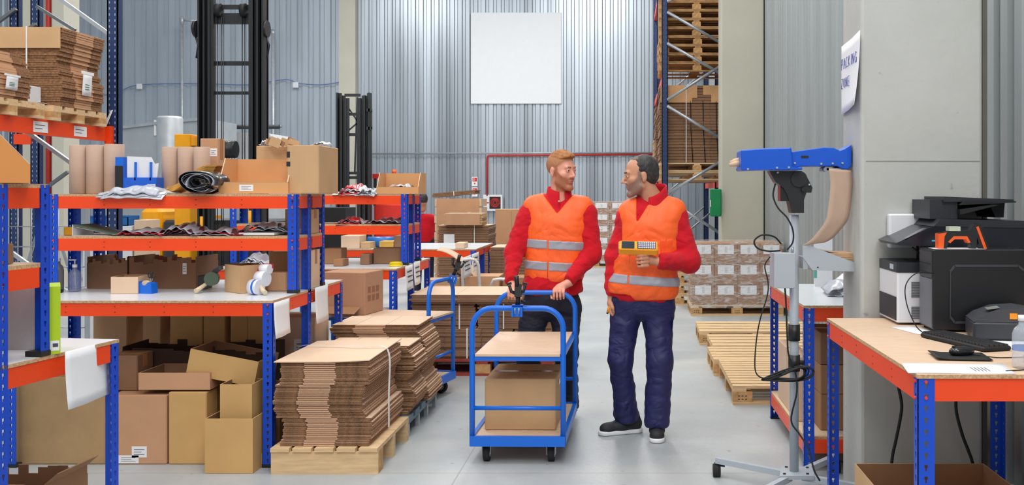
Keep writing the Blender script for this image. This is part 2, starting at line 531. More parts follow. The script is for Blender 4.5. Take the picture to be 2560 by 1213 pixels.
def beam(root, x0, x1, y0, y1, z0, z1, mt=ORANGE, axis='x'):
    """box beam with folded lip, rivets at its ends and small punched marks"""
    m = M()
    if axis == 'x':
        m.box(x0, x1, y0, y1, z0, z1)
        fy = y0 if abs(y0) <= abs(y1) else y1
        n = int((x1 - x0) / 0.32)
        s = -1 if y0 < y1 else 1
        yy = y0
        for k in range(1, n + 1):
            xx = x0 + (x1 - x0) * k / (n + 1)
            for zz in (z0 + (z1 - z0) * .3, z0 + (z1 - z0) * .72):
                m.cyl((xx, yy - .0008 * (-s), zz), (xx, yy + 0.0012 * s, zz), 0.0035, n=8, m=1)
        for xx in (x0 - 0.03, x1 + 0.03):
            for zz in (z0 + (z1 - z0) * .15, z0 + (z1 - z0) * .85):
                m.cyl((xx, yy + 0.004, zz), (xx, yy - 0.008, zz), 0.007, 0.005, n=10, m=2)
    else:
        m.box(x0, x1, y0, y1, z0, z1)
        xs = max(x0, x1)
        n = int((y1 - y0) / 0.3)
        for k in range(1, n + 1):
            yy = y0 + (y1 - y0) * k / (n + 1)
            for zz in (z0 + (z1 - z0) * .3, z0 + (z1 - z0) * .72):
                m.cyl((xs - .001, yy, zz), (xs + .001, yy, zz), 0.0035, n=8, m=1)
        for yy in (y0 - 0.02, y1 + 0.02):
            for zz in (z0 + (z1 - z0) * .15, z0 + (z1 - z0) * .85):
                m.cyl((xs - .004, yy, zz), (xs + .008, yy, zz), 0.006, 0.004, n=8, m=2)
    return m.build('beam', [mt, mat('dark_hole', (120, 40, 20), .8), RIVET], root)

def board(root, name, x0, x1, y0, y1, z0, z1, top):
    m = M()
    m.box(x0, x1, y0, y1, z0, z1, 1, mtop=0)
    return m.build(name, [top, OSB], root)

def bench_rack(label, loc, rz=0.0, w=1.53, group=None, levels=(1.25, 1.51), tops=True, H=1.568):
    """double-sided packing bench: origin at the front right foot, x to the left is negative"""
    r = thing('packing_bench', label, 'packing bench', loc, rz, group)
    D = 0.70
    if not tops: H = .944
    L = -w
    up = [(0.0, 1, 0.0), (2 * D, -1, 0.0)]
    for x, sx in ((0, -1), (L, 1)):
        upright(r, x, 0, sx, 1, 0, .944, BLUE)
        upright(r, x, 2 * D, sx, -1, 0, .944, BLUE)
        upright(r, x, D - .02, sx, -1, 0, H, BLUE, plain=True)
        if tops:
            upright(r, x, 0.42, sx, 1, .959, H, BLUE)
            upright(r, x, 2 * D - 0.42, sx, -1, .959, H, BLUE)
    for y in (0.003, 2 * D - .018):
        beam(r, L + .06, -.06, y, y + .015, .869, .944)
    for x in (-.018, L + .003):
        beam(r, x, x + .015, .05, D - .07, .869, .944, axis='y')
        beam(r, x, x + .015, D + .03, 2 * D - .05, .869, .944, axis='y')
    board(r, 'tabletop', L, 0.0, -.004, D - .005, .944, .958, LAM)
    board(r, 'tabletop', L, 0.0, D + .005, 2 * D + .004, .944, .958, LAM)
    if tops:
        for zt in levels:
            for y in (0.423, 2 * D - .438):
                beam(r, L + .06, -.06, y, y + .015, zt - .03, zt + .045)
            for x in (-.018, L + .003):
                beam(r, x, x + .015, .47, D - .07, zt - .03, zt + .045, axis='y')
                beam(r, x, x + .015, D + .03, 2 * D - .47, zt - .03, zt + .045, axis='y')
            board(r, 'shelf_board', L + .004, -.004, .424, 2 * D - .424, zt + .045, zt + .060, OSBT)
    return r

# ------------------------------------------------------------------ cardboard boxes
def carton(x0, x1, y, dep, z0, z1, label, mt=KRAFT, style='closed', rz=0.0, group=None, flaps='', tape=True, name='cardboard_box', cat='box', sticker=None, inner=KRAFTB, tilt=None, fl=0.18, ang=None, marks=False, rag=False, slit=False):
    """front face at depth y between x0..x1 (turned by rz about its centre)"""
    w_, h = x1 - x0, z1 - z0
    r = thing(name, label, cat, ((x0 + x1) / 2, y + dep / 2, z0 + .0015), rz, group)
    if tilt: r.rotation_euler = (tilt[0], tilt[1], rz)
    X, Y_ = w_ / 2, dep / 2
    t = 0.005
    if style == 'closed':
        m = M(); m.rbox(-X, X, -Y_, Y_, 0, h, 0.006, n=1)
        m.build('body', mt, r)
        if tape:
            k = M(); tw = min(.025, X * .4)
            k.box(-X * .97, X * .97, -tw, tw, h, h + .001)
            k.box(-X - .001, -X, -tw, tw, h * .62, h); k.box(X, X + .001, -tw, tw, h * .62, h)
            k.build('tape', TAPEB, r)
        if slit:
            k = M(); k.box(-.0015, .0015, -Y_ - .0008, -Y_, h * .02, h * .98)
            k.build('seam', KRAFTB, r)
    elif style == 'open':
        m = M(); n = 14
        def wall(ax, s):
            # wall with optional ragged upper edge
            if ax == 'y':
                for k in range(n if rag else 1):
                    N = n if rag else 1
                    a, b = -X + 2 * X * k / N, -X + 2 * X * (k + 1) / N
                    hh = h - (random.uniform(0, .05) if rag else 0)
                    y0_ = s * Y_ - (t if s > 0 else 0)
                    m.box(a, b, y0_, y0_ + t, 0, hh)
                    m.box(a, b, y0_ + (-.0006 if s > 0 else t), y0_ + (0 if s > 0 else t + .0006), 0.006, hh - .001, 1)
            else:
                x0_ = s * X - (t if s > 0 else 0)
                m.box(x0_, x0_ + t, -Y_ + t, Y_ - t, 0, h)
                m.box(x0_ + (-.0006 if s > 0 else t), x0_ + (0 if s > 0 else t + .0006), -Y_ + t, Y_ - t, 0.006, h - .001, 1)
        wall('y', -1); wall('y', 1); wall('x', -1); wall('x', 1)
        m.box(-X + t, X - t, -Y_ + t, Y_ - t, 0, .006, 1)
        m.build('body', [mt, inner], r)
        ang = ang or {}
        for ch in flaps:
            a = R(ang.get(ch, 35)); f_ = fl
            k = M()
            if ch == 'f': mtx = Matrix.Translation((0, -Y_, h)) @ Matrix.Rotation(a, 4, 'X'); k.box(-X + .004, X - .004, -.002, .002, 0, f_, 0, mtx)
            if ch == 'b': mtx = Matrix.Translation((0, Y_, h)) @ Matrix.Rotation(-a, 4, 'X'); k.box(-X + .004, X - .004, -.002, .002, 0, f_, 0, mtx)
            if ch == 'l': mtx = Matrix.Translation((-X, 0, h)) @ Matrix.Rotation(-a, 4, 'Y'); k.box(-.002, .002, -Y_ + .004, Y_ - .004, 0, f_, 0, mtx)
            if ch == 'r': mtx = Matrix.Translation((X, 0, h)) @ Matrix.Rotation(a, 4, 'Y'); k.box(-.002, .002, -Y_ + .004, Y_ - .004, 0, f_, 0, mtx)
            k.build('flap', mt, r)
        if tape:
            k = M(); k.box(-X - .0008, -X, -.02, .02, 0, h * .25); k.box(X, X + .0008, -.02, .02, 0, h * .25)
            k.build('tape', TAPEC, r)
    elif style == 'bin':
        # picking bin: low front, sides rising to a full height back
        m = M(); lf = 0.32 * h
        m.box(-X, X, -Y_, -Y_ + t, 0, lf); m.box(-X, X, Y_ - t, Y_, 0, h)
        m.box(-X + t, X - t, -Y_ + t, Y_ - t, 0, .005)
        for s in (-1, 1):
            a = s * X - (t if s > 0 else 0)
            m.prism([(-Y_ + t, 0), (Y_ - t, 0), (Y_ - t, h), (-Y_ * .35, h), (-Y_ + t, lf)], a, a + t, 'x')
        m.build('body', mt, r)
        k = M()
        for s in (-1, 1):
            a = s * (X - .004)
            k.bar((a, -Y_ + .002, lf), (a, -Y_ * .35, h + .001), .006, .002)
        k.bar((-X, -Y_ + .003, lf), (X, -Y_ + .003, lf), .006, .002)
        k.build('cut_edge', KRAFTL, r)
    if sticker:
        for (a, b, c, d) in (sticker if isinstance(sticker, list) else [sticker]):
            k = M(); k.box(-X + w_ * a, -X + w_ * b, -Y_ - .0015, -Y_, h * c, h * d)
            ln = 3
            for q in range(ln):
                zz = h * (c + (d - c) * (.25 + .22 * q))
                k.box(-X + w_ * (a + (b - a) * .15), -X + w_ * (a + (b - a) * (.85 - .2 * (q % 2))), -Y_ - .0019, -Y_ - .0015, zz, zz + max(.0015, h * (d - c) * .05), 1)
            k.build('label_sticker', [PAPER, INK], r)
    return r

def pxcarton(p0, p1, pt, z0, Y, dep, label, **kw):
    c = Y / FP
    return carton((p0 - VX) * c, (p1 - VX) * c, Y, dep, z0, CH - (pt - VY) * c, label, **kw)

def pxfloat(p0, p1, pt, pb, Y, dep, label, **kw):
    c = Y / FP
    return carton((p0 - VX) * c, (p1 - VX) * c, Y, dep, CH - (pb - VY) * c, CH - (pt - VY) * c, label, **kw)

# flattened cartons lying in a stack: made once per size, then copied
def flat_proto(label, w_, d, t, loc, rz, group, mid=(0.27, 0.62), side_marks=True):
    r = thing('flattened_carton', label, 'flattened box', loc, rz, group)
    m = M(); X, Y_ = w_ / 2, d / 2
    g = t * 0.22
    # two plies of fluted board, printed kraft face on top
    a, b = -X + w_ * mid[0], -X + w_ * mid[1]
    for k in range(2):
        z0 = k * t / 2 + g * .5; z1 = z0 + t / 2 - g
        m.box(-X, a, -Y_, Y_, z0, z1, 1, mtop=0)
        m.box(b, X, -Y_, Y_, z0, z1, 1, mtop=0)
        m.box(a + .002, b - .002, -Y_ - .002, Y_ + .002, z0, z1, 1, mtop=0)
    o = m.build('folded_board', [KRAFTL, FLUTE], r)
    M().box(a, b, -Y_ - .006, -Y_ + .04, t * .15, t * .8).build('flap_fold', mat('fold_light', (206, 166, 134), .8), r)
    M().box(X - .03, X + .002, -Y_ + .01, Y_ - .01, t * .35, t * .62).build('side_fold', KRAFTP, r)
    return r

def flat_stack(cx, cy, z0, w_, d, t, n, label, group, rz=0.0, wob=0.006, profile=None, yprof=None):
    P = None; z = z0
    for k in range(n):
        f_ = k / max(1, n - 1)
        ox = (profile(f_) if profile else 0) + random.uniform(-wob, wob)
        oy = (yprof(f_) if yprof else 0) + random.uniform(-wob, wob)
        rr = rz + random.uniform(-.006, .006)
        if P is None: P = flat_proto(label, w_, d, t, (cx + ox, cy + oy, z), rr, group)
        else: dup(P, (cx + ox, cy + oy, z), rr)
        z += t
    return z

def bundle(x0, x1, y, dep, z0, z1, label, layers=30, mt=KRAFTB, straps=(0.5,), group=None, rz=0.0, face=None, wob=.008, splits=3, name='cardboard_bundle', topm=KRAFTL, slip=None):
    """strapped block of flattened boxes"""
    r = thing(name, label, 'cardboard bundle', ((x0 + x1) / 2, y + dep / 2, z0), rz, group)
    X, Y_, h = (x1 - x0) / 2, dep / 2, z1 - z0
    m = M(); t = h / layers
    for k in range(layers):
        ox, oy = random.uniform(-wob, wob), random.uniform(-wob, wob)
        if splits and (k % max(1, layers // splits)) == 0: ox += random.choice((-1, 1)) * wob
        a = -X
        cuts = [-X, -X * .35, X * .38, X]
        for q in range(3):
            off = 0 if q != 1 else -.006
            m.box(cuts[q] + ox + .001, cuts[q + 1] + ox - .001, -Y_ + oy + off, Y_ + oy, k * t + t * .08, (k + 1) * t - t * .05, 1 if q != 1 else 2, mtop=0)
    m.build('folded_boards', [topm, mt, mt], r)
    for s in straps:
        k = M(); x = -X + 2 * X * s; e = .018
        k.bar((x, -Y_ - wob - .008, -.0), (x, -Y_ - wob - .008, h + .004), .012, .003, up=(0, 1, 0))
        k.bar((x, -Y_ - wob - .009, h + .004), (x, Y_ + wob + .009, h + .004), .012, .003)
        k.build('strap', STRAP, r)
    if face:
        k = M(); k.box(-X * .9, X * .9, -Y_ - .02, -Y_ - .012, h * face[0], h * face[1]); k.build('cover_panel', KRAFTP, r)
    return r

def euro_pallet(x, y, z, label, w_=1.2, d=0.8, rz=0.0, group=None, mt=WOOD, slats=5, name='wooden_pallet', skirt=False, h=0.144, marks=False):
    """origin: centre of base; slats run along local x"""
    r = thing(name, label, 'pallet', (x, y, z), rz, group)
    X, Y_ = w_ / 2, d / 2
    wide = d / (slats + (slats - 1) * .35)
    for k in range(slats):
        y0 = -Y_ + k * (wide * 1.35)
        M().box(-X, X, y0, y0 + wide, h - .022, h).build('deck_board', mt, r)
    for xx in (-X + .05, 0, X - .05):
        M().box(xx - .05, xx + .05, -Y_, Y_, h - .044, h - .022).build('cross_board', mt, r)
    for yy in (-Y_ + .05, 0, Y_ - .05):
        M().box(-X, X, yy - .05, yy + .05, 0, .022).build('base_board', mt, r)
        for xx in (-X + .0725, 0, X - .0725):
            o = M().box(xx - .0725, xx + .0725, yy - .05, yy + .05, .022, h - .044).build('block', WOODE, r)
            if marks and yy < 0 and xx <= 0:
                k = M()
                for q in range(3):
                    for p in range(2):
                        k.box(xx - .035 + q * .026, xx - .02 + q * .026, yy - .051, yy - .05, .04 + p * .024, .048 + p * .024)
                k.build('branded_mark', INK, o)
    return r
# ================================================================== left benches
B1 = bench_rack('long packing bench with cartons stacked underneath and kraft paper rolls on top', (-2.035, 5.73, 0))
B2 = bench_rack('packing bench behind the first one, with red mailing bags on its shelves', (-1.895, 8.18, 0))
B3 = bench_rack('farthest low packing bench with an empty white top and two small notices', (-1.69, 11.1, 0), tops=False)
B0 = bench_rack('nearest packing bench at the left edge, with a lime green binder on its top', (-3.664, 4.39, 0), rz=math.pi - 0.118, levels=(1.25, 1.547), H=1.604)

T = 0.958; S2 = 1.31; S3 = 1.57

def side_sheet(px0, px1, ztop, zbot, X, label, lines=False, yaw=0.0, tiltz=0.0):
    c0, c1 = X / (px0 - VX), X / (px1 - VX)
    y0, y1 = c0 * FP, c1 * FP
    r = M()
    L = y1 - y0
    ang = yaw
    def fn(u, v):
        return (0.004 + 0.006 * math.sin(u * 5) * (1 - v) + .012 * (1 - v) * (1 - v), u * L, (1 - v) * (zbot - ztop) + tiltz * u)
    m = M(); m.sheet(fn, 8, 6, 0.0012)
    mats = [PAPER, INK]
    if lines:
        for k in range(3):
            m.box(.0165 - .004 * k, .0175 - .004 * k + .0006, L * .2, L * .8, (zbot - ztop) * (.62 - .2 * k) - .012, (zbot - ztop) * (.62 - .2 * k), 1)
    o = m.build('paper_sheet', mats, loc=(X, y0, ztop), rz=-yaw)
    return tag(o, label, 'notice')
side_sheet(683, 722, .95, .745, -2.019, 'blank white sheet hung on the end of the long bench, nearer of its two')
side_sheet(786, 818, .965, .735, -2.014, 'blank white sheet hung on the end of the long bench, further of its two')
side_sheet(1012, 1031, .96, .755, -1.875, 'printed notice hung on the end of the second bench, nearer one', True)
side_sheet(1033, 1049, .97, .77, -1.875, 'printed notice hung on the end of the second bench, further one', True)
side_sheet(1155, 1176, .925, .72, -1.67, 'printed notice on the far low bench, nearer the aisle', True)
side_sheet(1178, 1196, .925, .72, -1.67, 'printed notice on the far low bench, beside the blue leg', True)
side_sheet(160, 299, .972, .752, -2.135, 'large blank white sheet hanging off the nearest bench beside the blue leg', yaw=-0.118, tiltz=-.02)

# ---- nearest bench
carton(-2.55, -2.25, 3.42, .40, 1.608, 1.822, 'orange-brown picking bin on the top shelf at the left edge', mt=mat('bin_card', (206, 138, 74), .8, var=.06, scale=3), style='bin', rz=R(122), cat='picking bin', name='picking_bin')
carton(-2.62, -2.27, 3.48, .22, 1.311, 1.385, 'low flat brown carton on the middle shelf of the nearest bench', mt=KRAFTD)
carton(-2.62, -2.34, 3.40, .36, .959, 1.175, 'brown picking bin standing on the white top of the nearest bench', mt=mat('bin_card_brown', (172, 112, 66), .8, var=.06, scale=3), style='bin', rz=R(122), cat='picking bin', name='picking_bin')
m = M(); m.box(-.22, .14, -.004, .004, 0, .27)
tag(m.build('white_board_sheet', [mat('board_grey', (196, 198, 202), .6, var=.05)], loc=(-2.44, 3.93, .959)), 'pale grey sheet standing upright behind the brown picking bin', 'board sheet')
r = thing('ring_binder', 'lime green ring binder standing beside the near blue upright', 'binder', (-2.222, 3.87, .959), R(30))
M().box(-.022, .022, -.06, .14, 0, .257).build('cover', mat('lime_green', (176, 206, 16), .45, var=.03), r)
M().box(-.0225, -.019, -.0615, .14, 0.003, .254).build('page_edge', PAPER, r)
k = M(); k.box(-.012, .018, -.0615, -.06, .012, .05); k.box(-.004, .014, -.062, -.0615, .026, .04, 1); k.build('spine_label', [PAPER, INK], r)
carton(-3.15, -2.50, 4.31, .32, 0, .32, 'open carton low in the bottom left corner with its flap up', mt=KRAFTD, style='open', flaps='r', fl=.07, ang={'r': 50}, rz=R(-2), rag=True)

# ---- top shelf of the long bench
def roll(px0, px1, pt, Y, z0, label, group=None, mt=None, proto=[None]):
    c = Y / FP; rr = (px1 - px0) / 2 * c; h = CH - (pt - VY) * c - z0
    r = thing('kraft_paper_roll', label, 'paper roll', (((px0 + px1) / 2 - VX) * c, Y + rr, z0), 0, group)
    m = M(); m.lathe([(rr - .004, 0), (rr, .003), (rr, h - .003), (rr - .004, h)], n=32)
    m.build('wound_paper', mt or mat('kraft_roll_paper', (184, 156, 138), .7, var=.05, scale=2, stretch=(1, 1, 6)), r)
    M().lathe([(.022, h - .002), (.022, h + .001), (.016, h + .001), (.016, h - .0015)], n=16).build('core', KRAFTB, r)
    return r
roll(164, 206, 362, 6.5, S3, 'kraft paper roll standing on the top shelf, leftmost of the left trio')
roll(206, 250, 362, 6.5, S3, 'kraft paper roll standing on the top shelf, middle of the left trio')
roll(250, 297, 360, 6.5, S3, 'kraft paper roll standing on the top shelf, rightmost of the left trio')
roll(397, 436, 367, 6.55, S3, 'kraft paper roll right of the blue dispenser, leftmost of the right trio')
roll(436, 478, 367, 6.55, S3, 'kraft paper roll right of the blue dispenser, middle of the right trio')
roll(477, 516, 367, 6.52, S3, 'kraft paper roll right of the blue dispenser, under the labelled pinkish carton')
pxcarton(500, 545, 347, S3, 6.72, .12, 'pinkish carton with yellow and white labels behind the right paper rolls', mt=KRAFTP, sticker=[(.55, .95, .68, .82)])
r = thing('label_dispenser', 'blue plastic dispenser with white slips between the two trios of paper rolls', 'dispenser', (-3.12, 6.45, S3)); r.scale = (1.1, 1, 1.25)
M().box(-.17, -.125, 0, .2, 0, .19, 0).build('side_panel', CBLUE, r)
M().box(-.17, -.125, -.004, 0.0, 0.0, .145, 0).build('dark_slot', BLACK, r)
M().box(-.125, .07, .0, .2, .0, .085, 0).build('tray', mat('bright_blue_plastic', (24, 96, 214), .35), r)
M().prism([(-.11, .085), (.06, .05), (.075, .16), (.05, .155), (.03, .19), (-.11, .195)], .02, .03).build('backing_card', WHITEP, r)
for x in (-.055, .035): M().box(x - .004, x + .004, .0, .03, .07, .165).build('divider', CBLUE, r)
M().box(.03, .075, -.03, -.02, 0, .05).build('white_card', PAPER, r)

def flat_bag_pile(name, label, loc, w_, d, h, n, mts, cat, seed=0, droop=0.0, edge=.5, rz=0.0, curl=.02, group=None, dr_x=0.0):
    """loose pile of thin plastic mailers; every layer is a thin wavy sheet with its own fold"""
    rnd = random.Random(seed)
    r = thing(name, label, cat, loc, rz, group)
    for k in range(n):
        ox, oy, a = rnd.uniform(-.04, .04) * w_ / .3, rnd.uniform(-.02, .02), rnd.uniform(-.15, .15)
        ww, dd = w_ * rnd.uniform(.75, 1.0), d * rnd.uniform(.8, 1.0)
        ph, ph2 = rnd.uniform(0, 6), rnd.uniform(0, 6)
        zb = h * (k + .6) / n
        def fn(u, v, ox=ox, oy=oy, a=a, ww=ww, dd=dd, ph=ph, ph2=ph2, zb=zb):
            x = (u - .5) * ww; y = (v - .5) * dd
            amp = min(zb * .5, curl)
            z = zb * (1 - .75 * abs(2 * u - 1) ** 3) * (1 - .35 * (1 - v) ** 2) + amp * (.5 * math.sin(u * 9 + ph) * math.sin(v * 5 + ph2) + .3 * math.sin(u * 23 + ph2 + 4 * v))
            z = max(.002 + .0015 * k, z)
            yy = y * math.cos(a) + x * math.sin(a) + oy
            if droop and yy < -d / 2 * edge:
                q = (-d / 2 * edge - yy); z -= droop * (q / (d / 2 * (1 - edge) + .02)) ** 1.4; yy += q * .35
            return (x * math.cos(a) - y * math.sin(a) + ox, yy, z)
        M().sheet(fn, 22, 12, .0016).build('mailing_bag', mts[k % len(mts)], r)
    return r
GBAG = mat('grey_plastic_film', (176, 180, 190), .25, var=.1, scale=20)
WBAG = mat('white_plastic_film', (222, 224, 230), .3, var=.05, scale=20)
BBAG = mat('black_plastic_film', (50, 54, 62), .22, var=.3, scale=20)
MBAG = mat('maroon_plastic_film', (104, 40, 52), .28, var=.3, scale=20)
RBAG = mat('red_plastic_film', (196, 26, 40), .28, var=.15, scale=20)
flat_bag_pile('mailing_bag_pile', 'white and grey plastic mailers drooping over the top shelf edge by the rolls', (-3.06, 6.23, S3), .38, .30, .05, 7, [GBAG, WBAG, GBAG], 'mailing bags', 3, droop=.045, edge=.42)
# kraft envelopes leaning up to the right
r = thing('kraft_envelope_stack', 'stack of padded kraft envelopes sloping up beside the black plastic bags', 'envelopes', (-2.86, 6.32, S3))
for k in range(6):
    def fn(u, v, k=k):
        x = u * .31 - .05 + k * .004; q = min(1, max(0, (u - .02) / .8)); q = q * q * (3 - 2 * q)
        return (x, (v - .5) * .2 + .05, .006 + k * .0075 + .135 * q)
    M().sheet(fn, 14, 3, .0045).build('envelope', mat('kraft_envelope', (202, 148, 66), .6, var=.06), r)
r = thing('plastic_bag_bundle', 'bundle of folded black and silver plastic bags leaning on the open picking bin', 'plastic bags', (-2.615, 6.17, S3))
for k in range(7):
    def fn(u, v, k=k):
        a = u * math.pi * 1.85 - .3
        rr = .03 + .009 * k + .006 * math.sin(9 * v + k) + .005 * math.sin(u * 17 + k)
        return (rr * 1.35 * math.cos(a) + .004 * math.sin(k * 3), (v - .5) * .2, .074 + rr * .78 * math.sin(a + .15 * math.sin(k)))
    M().sheet(fn, 20, 8, .002).build('folded_bag', [BBAG, BBAG, GBAG][k % 3], r)
BINO = mat('bin_card_orange', (212, 158, 106), .8, var=.05, scale=3)
pxcarton(546, 720, 395, S3, 6.20, .30, 'wide open orange-brown picking bin with a white label on the top shelf', mt=BINO, style='bin', sticker=(.30, .50, .07, .25), inner=KRAFT)
o = pxcarton(640, 722, 366, S3, 6.50, .22, 'left box of the pair of tall plain cartons on the top shelf', mt=KRAFT, tape=False)
_big = pxcarton(717, 797, 364, S3, 6.23, .42, 'large plain carton at the right end of the top shelf, beside the picking bin', mt=KRAFT, tape=False)
k = M(); k.box(-.102, -.078, -.2112, -.2102, .17, .2); k.box(-.1, -.08, -.2112, -.2102, .225, .262); k.build('print_mark', mat('black_print', (34, 28, 26), .6), _big)
# scraps on top of the cartons
c_ = 6.4 / FP
scr = thing('cardboard_offcuts', 'loose cardboard offcuts standing up on top of the tall cartons', 'cardboard offcuts', W(735, 364, 6.45))
for k in range(7):
    a = random.uniform(-.5, .5)
    M().cbox((-.16 + k * .028, random.uniform(-.06, .06), .018), (.07, .004, .035 + .012 * (k % 3)), 0, ry=.35 + .1 * (k % 2), rz=a).build('offcut', KRAFTD if k % 2 else KRAFT, scr)
flat_bag_pile('bubble_wrap_scrap', 'small heap of clear bubble wrap on top of the tall carton', W(805, 364, 6.5), .11, .12, .025, 3, [WBAG], 'bubble wrap', 9)
flat_bag_pile('plastic_film_scrap', 'crumpled white film on top of the left tall carton', W(665, 366, 6.6), .07, .1, .04, 3, [WBAG], 'plastic film', 11)

# ---- middle shelf of the long bench
pxcarton(158, 183, 569, S2, 6.22, .10, 'small yellow-brown box beside the green and white folder', mt=mat('yellow_card', (206, 146, 20), .6), tape=False)
r = thing('lever_arch_file', 'white and dark green folder lying open on the middle shelf', 'folder', W(252, 590, 6.25) + Vector((0, .08, .0)))
def fn1(u, v): return ((u - .5) * .30, (v - .5) * .24, .003 + .068 * (1 - u) ** 1.3)
M().sheet(fn1, 12, 2, .004).build('cover', mat('folder_green', (92, 112, 98), .5), r)
M().box(-.155, .15, -.12, .12, 0, .004).build('back_cover', WHITEP, r)
M().box(-.158, -.152, -.12, .12, 0, .072).build('spine', WHITEP, r)
def fn2(u, v): return ((u - .5) * .28, (v - .5) * .21, .006 + .05 * (1 - u) ** 1.3 )
M().sheet(fn2, 10, 2, .003).build('paper_block', PAPER, r)
def bagrun(px0, px1, pt, Y, z, label, mts, seed, n=5, d=.26, droop=0.0, name='mailing_bag_pile'):
    c = Y / FP
    h = CH - (pt - VY) * c - z
    return flat_bag_pile(name, label, (((px0 + px1) / 2 - VX) * c, Y + d / 2 - .02, z), (px1 - px0) * c, d, h, n, mts, 'mailing bags', seed, droop=droop, edge=.6)
bagrun(270, 420, 572, 6.17, S2, 'flat red, white and blue mailers on the middle shelf beside the green folder', [MBAG, WBAG, RBAG, GBAG], 21, 4)
bagrun(400, 492, 560, 6.17, S2, 'thick rolled maroon mailers at the centre of the middle shelf', [MBAG, GBAG, MBAG], 22, 8)
bagrun(480, 600, 572, 6.17, S2, 'low pile of maroon and grey mailers right of the rolled ones on the middle shelf', [MBAG, GBAG, RBAG], 23, 5)
bagrun(598, 712, 558, 6.28, S2 + .018, 'grey film sheets with black bags bunched near the blue upright on the middle shelf', [GBAG, BBAG, GBAG], 24, 6)
m = M(); m.box(-.11, .11, -.08, .1, 0, .014); tag(m.build('foam_sheet', WHITEP, loc=W(641, 588, 6.2) + Vector((0, .08, .0))), 'thin white foam slab on the middle shelf edge under the grey film', 'foam sheet')
pxcarton(687, 764, 573, S2, 6.46, .18, 'low cream carton lid on the middle shelf behind the blue upright', mt=mat('cream_card', (214, 196, 170), .8), tape=False)
# ---- bench top
def bottle(label, px, Y, r_, h, z, mt, pump=False, name='bottle', cap=WHITEP):
    c = Y / FP
    r = thing(name, label, 'bottle', ((px - VX) * c, Y, z))
    M().lathe([(r_ * .9, 0), (r_, .006), (r_, h * .72), (r_ * .8, h * .84), (r_ * .38, h * .92), (r_ * .36, h)], n=20).build('body', mt, r)
    if pump:
        k = M(); k.cyl((0, 0, h), (0, 0, h + .02), r_ * .42, n=14); k.cyl((0, 0, h + .02), (0, 0, h + .045), .004, n=8)
        k.bar((.006, 0, h + .047), (-.035, 0, h + .047), .012, .008); k.build('pump', cap, r)
        M().tube([(0, 0, h), (.002, 0, h * .4), (.008, 0, .01)], .0025, 6).build('dip_tube', WHITEP, r)
    else:
        M().cyl((0, 0, h), (0, 0, h + .02), r_ * .42, n=14).build('cap', cap, r)
    return r
CLEAR = mat('clear_bottle', (150, 160, 190), .12, alpha=.45, var=.02)
bottle('grey cylindrical bottle at the left end of the white bench top', 146, 6.25, .031, .19, T, mat('grey_bottle', (120, 118, 118), .35, alpha=.9))
bottle('clear pump bottle with a white pump on the white bench top', 187, 6.28, .036, .15, T, CLEAR, pump=True)
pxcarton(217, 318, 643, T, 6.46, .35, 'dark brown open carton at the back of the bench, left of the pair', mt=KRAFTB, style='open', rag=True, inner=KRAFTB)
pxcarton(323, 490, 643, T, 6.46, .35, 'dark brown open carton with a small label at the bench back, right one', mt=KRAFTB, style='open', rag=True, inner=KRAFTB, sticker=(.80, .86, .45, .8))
pxcarton(276, 342, 693, T, 6.12, .17, 'small open carton beside the blue tape dispenser', mt=KRAFTL, style='open', inner=KRAFTD, rz=R(3))
r = thing('tape_dispenser', 'small blue desk tape dispenser with scissors standing in it', 'tape dispenser', (-2.965, 6.16, T), R(-10))
M().prism([(-.05, 0), (.055, 0), (.05, .062), (.03, .07), (.01, .05), (-.015, .05), (-.03, .075), (-.05, .07)], -.03, .03).build('body', CBLUE, r)
M().cyl((0, -.015, .055), (0, .015, .055), .025, n=20).build('tape_roll', TAPEC, r)
r = thing('scissors', 'black-handled scissors standing in the blue tape dispenser', 'scissors', (-2.945, 6.17, T + .06), R(-10))
k = M(); k.bar((-.006, 0, -.05), (.012, 0, .03), .006, .002); k.bar((.008, .002, -.05), (-.004, .002, .03), .006, .002); k.build('blade', STEEL, r)
for s in (-1, 1):
    k = M(); cx = .008 + s * .014
    k.tube([(cx + .012 * math.cos(a) , 0, .052 + .018 * math.sin(a)) for a in [2 * math.pi * i / 12 for i in range(13)]], .0035, 6); k.build('handle', BLACK, r)
def tape_gun(label, px, Y, z, body, rollm, rz=0.0, s=1.0, name='tape_gun'):
    r = thing(name, label, 'tape gun', ((px - VX) * Y / FP, Y, z), rz)
    R_ = .042 * s
    M().cyl((0, -.028 * s, .085 * s), (0, .028 * s, .085 * s), R_, n=26).build('tape_roll', rollm, r)
    k = M(); k.prism([(-.06 * s, .02 * s), (-.02 * s, .03 * s), (.03 * s, .12 * s), (.06 * s, .15 * s), (.05 * s, .165 * s), (0, .14 * s), (-.05 * s, .05 * s)], .029 * s, .033 * s)
    k.box(.045 * s, .06 * s, -.03 * s, .033 * s, .14 * s, .165 * s); k.build('frame', body, r)
    k = M(); k.tube([(-.03 * s, -.01, .055 * s), (-.06 * s, -.05, .03 * s), (-.075 * s, -.085, .018)], [.011, .013, .014], 12); k.build('handle', mat('tape_gun_grip', (220, 200, 168), .5), r)
    return r
tape_gun('brown and black tape gun with a cream grip beside the carton on the bench', 530, 6.22, T, DGREY, mat('green_grey_tape', (70, 86, 70), .35), R(10), 1.0)
pxfloat(494, 518, 690, 724, 6.33, .08, 'small black device beside the tape gun', mt=BLACK, name='barcode_reader', cat='device', tape=False)
pxcarton(560, 640, 664, T, 6.17, .17, 'open carton turned cornerwise in the middle of the white bench top', mt=KRAFT, style='open', inner=KRAFTD, rz=R(-42))
WT = mat('white_tape', (226, 228, 234), .3)
r = tape_gun('white, red and blue roll dispenser on the bench by the blue upright', 656, 6.12, T, mat('tape_gun_red', (180, 40, 66), .4), WT, R(72), 1.1)
